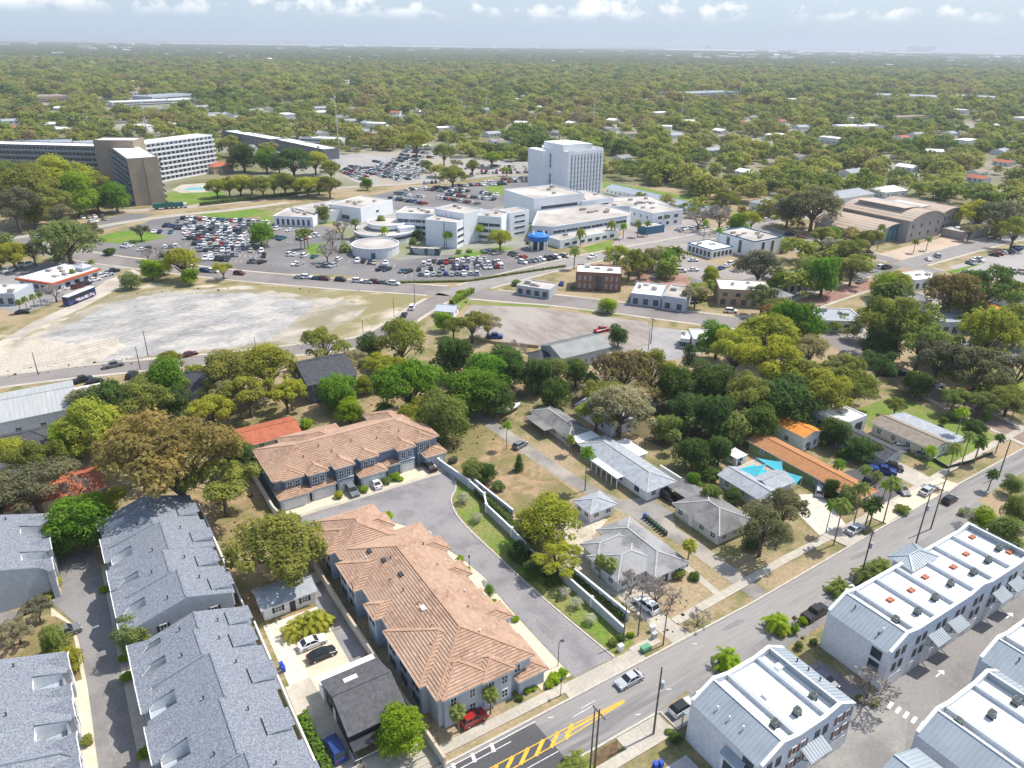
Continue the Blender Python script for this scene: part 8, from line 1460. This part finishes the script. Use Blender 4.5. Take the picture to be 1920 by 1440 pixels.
def woodland(name, label, spacing, d0, d1, size, keep, houses, zbase=0.0):
    X, Y = scatter(spacing, d0, d1, spacing * .33, .86); u, v, dep = project(X, Y); thr = np.interp(u, [t[0] for t in THR], [t[1] for t in THR]); ok = (v < thr) & (v > 60)
    rng = np.random.default_rng(int(d0) + 1); ok &= rng.random(len(X)) < keep
    # glades: streets and gardens break up the canopy
    gl = np.sin(X * .021 + 1.3 * np.sin(Y * .013)) + np.sin(Y * .024 + 1.7 * np.sin(X * .011)); ok &= ~((gl > 1.55) & (rng.random(len(X)) < .75))
    if size > 5: ok &= ~((np.abs(((X + 25 * np.sin(Y * .004)) % 150) - 75) < 4.5) | (np.abs(((Y + 30 * np.sin(X * .003)) % 210) - 105) < 5))
    for poly in CLEAR:
        bb = [min(p[0] for p in poly), max(p[0] for p in poly), min(p[1] for p in poly), max(p[1] for p in poly)]
        for i in np.nonzero(ok & (u > bb[0]) & (u < bb[1]) & (v > bb[2]) & (v < bb[3]))[0]:
            if inside(u[i], v[i], poly): ok[i] = False
    for hx, hy, hr_, bk in houses:
        dl = math.hypot(hx, hy); ax, ay = -hx / dl, -hy / dl; al = (X - hx) * ax + (Y - hy) * ay; la = (X - hx) * ay - (Y - hy) * ax
        ok &= ~((np.abs(la) < hr_) & (al > -bk) & (al < bk + 22 + dl * (.03 if bk == 9 else .05)))
    X, Y = X[ok], Y[ok]; n = len(X); s = size * (np.clip(rng.lognormal(-.05, .33, n), .45, 1.9 if zbase == 0 else 1.25) if size > 2 else .45 + rng.exponential(.55, n) * (rng.random(n) ** 2))
    me = bpy.data.meshes.new(name); me.vertices.add(n); me.vertices.foreach_set('co', np.stack([X, Y, zbase - s * (.28 if size > 2 else .05)], 1).astype(np.float32).ravel())
    a = me.attributes.new('size', 'FLOAT', 'POINT'); a.data.foreach_set('value', s.astype(np.float32)); a = me.attributes.new('turn', 'FLOAT_VECTOR', 'POINT'); rot = np.zeros((n, 3), np.float32); rot[:, 2] = rng.random(n) * 6.28; a.data.foreach_set('vector', rot.ravel())
    o = link(name, me); o['kind'] = 'stuff'; o['label'] = label; o['category'] = 'woodland'
    ng = bpy.data.node_groups.new(name, 'GeometryNodeTree'); ng.interface.new_socket('Geometry', in_out='INPUT', socket_type='NodeSocketGeometry'); ng.interface.new_socket('Geometry', in_out='OUTPUT', socket_type='NodeSocketGeometry')
    gi = ng.nodes.new('NodeGroupInput'); go = ng.nodes.new('NodeGroupOutput'); ip = ng.nodes.new('GeometryNodeInstanceOnPoints'); ci_ = ng.nodes.new('GeometryNodeCollectionInfo'); ci_.inputs['Collection'].default_value = far_col; ci_.inputs['Separate Children'].default_value = True; ci_.inputs['Reset Children'].default_value = True
    na = ng.nodes.new('GeometryNodeInputNamedAttribute'); na.data_type = 'FLOAT'; na.inputs[0].default_value = 'size'; nr = ng.nodes.new('GeometryNodeInputNamedAttribute'); nr.data_type = 'FLOAT_VECTOR'; nr.inputs[0].default_value = 'turn'
    L = ng.links; L.new(gi.outputs[0], ip.inputs['Points']); L.new(ci_.outputs[0], ip.inputs['Instance']); ip.inputs['Pick Instance'].default_value = True; L.new(na.outputs['Attribute'], ip.inputs['Scale']); L.new(nr.outputs['Attribute'], ip.inputs['Rotation']); L.new(ip.outputs[0], go.inputs[0])
    md = o.modifiers.new('woodland', 'NODES'); md.node_group = ng; return n
# houses that glint through the canopy
hrng = random.Random(21); HOUSES = []; HM = []
for k, (w, d, h, rm) in enumerate(((14, 10, 3.2, m_wroof), (16, 11, 3.4, m_shingle_w), (13, 10, 3.2, m_shingle_g), (15, 10, 3.4, m_shingle_b), (22, 13, 5.5, m_wroof), (13, 9, 3.0, m_redroof))):
    mb = MB(); mb.box(-w / 2, -d / 2, 0, w / 2, d / 2, h, 0); pol, rid, gab = gable_polys(-w / 2 - .5, -d / 2 - .5, w / 2 + .5, d / 2 + .5, h, .32 if k != 4 else .05)
    for p in pol: mb.face(p, 1)
    for p in gab: mb.face(p, 0)
    for x in (-w * .3, 0, w * .3):
        for s in (-1, 1): mb.box(x - .7, s * (d / 2 + .03) - .02, 1, x + .7, s * (d / 2 + .03) + .02, 2.3, 2)
    HM.append(mb.mesh('house', [m_wall_w, rm, m_glass]))
spots = [(690, 236), (710, 240), (835, 248), (860, 228), (742, 215), (905, 210), (770, 205), (640, 225), (655, 232), (960, 212), (1005, 205), (1040, 215), (1240, 245), (1350, 250), (1500, 243), (1530, 240), (1420, 225), (1290, 232), (1450, 262), (1560, 268), (1690, 262), (1750, 290), (1830, 330), (1880, 310), (1700, 320), (1495, 300), (1400, 330), (1595, 330), (1900, 262), (1860, 240), (1150, 230), (1090, 205), (480, 212), (505, 208), (540, 222), (560, 240), (450, 225), (390, 222), (330, 240), (250, 232), (150, 228), (90, 238), (20, 232), (380, 205), (600, 215), (128, 126), (20, 245), (270, 245)]
for i, (u, v) in enumerate(spots): HOUSES.append((P(u, v), hrng.choice([0, 0, 1, 1, 2, 3, 4, 5])))
for i in range(255):
    dep = 560 * (1.016 ** (i * .66)) * hrng.uniform(.95, 1.1); lat = hrng.uniform(-.72, .72) * dep; sg, cg = math.sin(GRID), math.cos(GRID); p = Vector((lat * cg + dep * sg, -lat * sg + dep * cg, 0)); u, v = PX(p)
    if v < np.interp(u, [t[0] for t in THR], [t[1] for t in THR]) - 6: HOUSES.append((p, hrng.choice([0, 0, 1, 1, 2, 2, 3, 4, 5])))
COLW = ['white-roofed', 'pale grey-roofed', 'grey-roofed', 'tan-roofed', 'long white flat-roofed', 'red-roofed']
for p, k in HOUSES:
    u, v = PX(p); side = 'left' if u < 640 else 'middle' if u < 1280 else 'right'; far = 'near the apartments and hospital' if v > 225 else 'halfway to the horizon' if v > 130 else 'close to the horizon'
    o = link('distant_house', HM[k], None, (p.x, p.y, 0), hrng.choice([0, A2, -.78, .1]) + hrng.gauss(0, .05), (1 + max(0, (p.length - 1500) / 2500),) * 3); tag(o, f'{COLW[k]} house in the {side} woodland {far}', 'house', f'houses in the {side} woodland {far}')
hl = [(p.x, p.y, 9 + p.length * .004, 9) for p, k in HOUSES] + BLK
# pale sheds and stores strung out below the horizon
for i in range(60):
    u = hrng.choice([hrng.uniform(1280, 1920), hrng.uniform(1280, 1500), hrng.uniform(60, 300), hrng.uniform(560, 1000), hrng.uniform(1280, 1900)]); v = hrng.uniform(97, 113) if u > 1200 else hrng.uniform(84, 96); p = P(u, v); s = p.length / 1390
    o = link('distant_shed', HM[4], None, (p.x, p.y, 0), hrng.uniform(-.3, .3) - GRID, (s * hrng.uniform(.35, 1.0), s * .4, s * hrng.uniform(.35, .65) + 1)); tag(o, 'pale far shed below the horizon, ' + ['at the left edge', 'left', 'left of centre', 'just left of middle', 'just right of middle', 'right of centre', 'right', 'at the right edge'][max(0, min(7, int(u / 240)))], 'shed', 'sheds strung out below the horizon'); hl.append((p.x, p.y, s * 7, s * 5))
N1 = woodland('near_woodland', 'broken olive and green woodland behind the hospital and library', 10.5, 380, 1150, 6.2, .92, hl)
N2 = woodland('mid_woodland', 'olive woodland with scattered roofs halfway to the horizon', 15, 1150, 3000, 9.0, .9, hl)
dist_col = bpy.data.collections.new('distant_sources')
for k in range(4):
    cm, _ = make_tree(('oak', 'dense', 'loose', 'oak')[k], 260, 970 + k, True, m_dist); dist_col.objects.link(bpy.data.objects.new('distant_crown', cm))
far_col, _fc = dist_col, far_col
N3 = woodland('far_woodland', 'hazy grey-green woodland below the horizon', 28, 3000, 10200, 16, .92, [h for h in hl if math.hypot(h[0], h[1]) > 2900], -11.0)
far_col = _fc
# loose trees that fill the blocks between the streets
TOWN = [[(1190, 480), (1290, 500), (1290, 515), (1200, 500)], [(1440, 545), (1520, 535), (1530, 560), (1450, 572)], [(1380, 505), (1460, 500), (1465, 530), (1400, 535)], [(1640, 560), (1700, 575), (1740, 600), (1660, 620)], [(1560, 480), (1640, 495), (1600, 515)],[(600, 272), (760, 262), (800, 276), (720, 284), (620, 290)], [(815, 282), (1000, 288), (1005, 304), (880, 298)], [(800, 322), (860, 318), (880, 332), (810, 338)],[(1330, 395), (1420, 398), (1400, 412), (1350, 415)], [(1540, 440), (1640, 465), (1620, 475), (1530, 455)], [(1500, 470), (1560, 480), (1640, 500), (1600, 530), (1540, 545), (1480, 520)], [(-60, 495), (20, 500), (-20, 520), (-60, 520)], [(1100, 500), (1180, 500), (1260, 525), (1180, 530), (1170, 515)], [(1280, 545), (1340, 550), (1340, 580), (1290, 570)], [(1440, 590), (1530, 600), (1560, 640), (1500, 660), (1420, 640)], [(1700, 690), (1800, 690), (1920, 740), (1920, 780), (1830, 760)],[(1150, 372), (1330, 398), (1335, 420), (1290, 405), (1180, 385)], [(1400, 395), (1540, 395), (1530, 410), (1500, 430), (1420, 425)], [(1470, 455), (1600, 480), (1590, 500), (1530, 500), (1460, 480)], [(1450, 520), (1540, 535), (1500, 555), (1450, 550)], [(1540, 620), (1640, 610), (1660, 660), (1600, 655)], [(1760, 575), (1930, 565), (1930, 640), (1880, 640), (1760, 625)], [(1760, 530), (1930, 530), (1930, 560), (1780, 560)], [(1820, 420), (1930, 415), (1930, 440), (1850, 450)], [(1690, 640), (1760, 640), (1780, 670), (1740, 690)], [(-60, 320), (180, 345), (200, 395), (60, 405), (-60, 415)], [(-60, 465), (30, 470), (160, 482), (100, 490), (-60, 490)], [(640, 280), (740, 275), (760, 282), (640, 290)], [(850, 295), (960, 290), (1000, 305), (960, 306)]]
def town_pts():
    X, Y = scatter(9.0, 120, 720, 2.6, .86); u, v, d = project(X, Y); k = np.array([any(inside(a, b, p) for p in TOWN) for a, b in zip(u, v)]); return X[k], Y[k]
TX, TY = town_pts(); _sc = scatter; scatter = lambda *a: (TX, TY); _thr = THR; THR = [(-900, 9999), (2900, 9999)]; _cl = CLEAR; CLEAR = []
N4 = woodland('town_trees', 'loose green and olive trees filling the blocks between the streets', 9.0, 120, 620, 4.6, .85, [])
scatter, THR, CLEAR = _sc, _thr, _cl
# low growth and litter in the yards and under the groves
SCRUB = [[(560, 690), (760, 660), (1040, 690), (1010, 800), (860, 850), (640, 800)], [(1050, 720), (1350, 690), (1620, 740), (1400, 830), (1320, 900), (1250, 860)], [(230, 720), (560, 690), (560, 780), (380, 800), (140, 830)], [(0, 850), (220, 830), (230, 960), (0, 960)], [(390, 950), (470, 920), (560, 1060), (450, 1100)], [(1150, 1050), (1260, 1060), (1330, 1160), (1220, 1220), (1170, 1160)], [(1560, 780), (1680, 820), (1640, 900), (1560, 880)], [(960, 1040), (1170, 1190), (1130, 1210), (950, 1050)], [(1480, 1150), (1540, 1200), (1600, 1280), (1500, 1230)], [(0, 690), (420, 655), (640, 640), (640, 655), (420, 668), (0, 708)], [(200, 545), (480, 535), (790, 550), (790, 556), (480, 545), (200, 560)]]
m_scrub = leaf_mat('scrub_leaves', [(.22, .22, .08), (.32, .25, .13), (.19, .20, .07), (.36, .29, .17), (.24, .25, .09), (.26, .21, .11)])
scrub_col = bpy.data.collections.new('scrub_sources')
for k in range(3):
    cm, _ = make_tree('shrub', 150, 950 + k, True, m_scrub); scrub_col.objects.link(bpy.data.objects.new('scrub_clump', cm))
def scrub_pts():
    X, Y = scatter(2.3, 75, 360, 1.0, .86); u, v, d = project(X, Y); k = np.array([any(inside(a, b, p) for p in SCRUB) for a, b in zip(u, v)]); return X[k], Y[k]
TX, TY = scrub_pts(); scatter = lambda *a: (TX, TY); THR = [(-900, 9999), (2900, 9999)]; CLEAR = []; far_col, _fc = scrub_col, far_col
N5 = woodland('undergrowth', 'low scrub, weeds and leaf litter in the yards and under the groves', 2.3, 75, 360, .34, .55, [])
scatter, THR, CLEAR, far_col = _sc, _thr, _cl, _fc
# skyline of the city on the horizon
for k, (u, h) in enumerate(((1668, 60), (1696, 130), (1704, 170), (1712, 150), (1722, 120), (1733, 175), (1741, 150), (1322, 70), (545, 80), (575, 65))):
    r = CAMROT @ Vector(((u - 960) / FPX, .42, -1)); r.z = 0; r.normalize(); t = thing('skyline_tower', 'faint blue tower on the far city skyline', 'tower', (r.x * 17500, r.y * 17500, 0), 0, 'towers on the far skyline'); mb = MB(); mb.box(-35, -35, 0, 35, 35, h * .62); mb.box(-20, -20, h * .62, 20, 20, h * .68); mb.build('shaft', m_wall_g, t)

# ---------------------------------------------------------------- haze
hz = MB(); hz.box(-20000, -20000, -1, 20000, 20000, 128); o = hz.build('haze', []); o.data.materials.clear(); hm = bpy.data.materials.new('haze'); hm.use_nodes = True; hm.node_tree.nodes.clear()
pv = hm.node_tree.nodes.new('ShaderNodeVolumePrincipled'); pv.inputs['Color'].default_value = (.80, .87, .95, 1); pv.inputs['Density'].default_value = 0.000105; pv.inputs['Anisotropy'].default_value = 0.15; ho = hm.node_tree.nodes.new('ShaderNodeOutputMaterial'); hm.node_tree.links.new(pv.outputs[0], ho.inputs['Volume']); o.data.materials.append(hm); o['kind'] = 'stuff'; o['label'] = 'thin pale haze over the whole town'; o['category'] = 'haze'

# ---------------------------------------------------------------- labels that would be shared are told apart by their place in the photo
ORD = ['leftmost', 'second from left', 'third from left', 'fourth from left', 'fifth from left', 'sixth from left', 'seventh from left', 'eighth from left', 'ninth from left', 'tenth from left', 'eleventh from left', 'twelfth from left']
bylab = {}
for ob, lab, px in LABELS:
    if ob.name in sc.objects: bylab.setdefault(lab, []).append((px[0], ob))
for lab, lst in bylab.items():
    if 1 < len(lst) <= 12:
        lst.sort(key=lambda t: t[0])
        for k, (_, ob) in enumerate(lst):
            w = lab.split(); tail = (ORD[k] if k < len(lst) - 1 or len(lst) == 2 and k == 0 else 'rightmost').split(); ob['label'] = ' '.join(w[:16 - len(tail)]).rstrip(',') + ', ' + ' '.join(tail)
    elif len(lst) > 12:
        for _, ob in lst:
            if 'group' not in ob: ob['group'] = lab
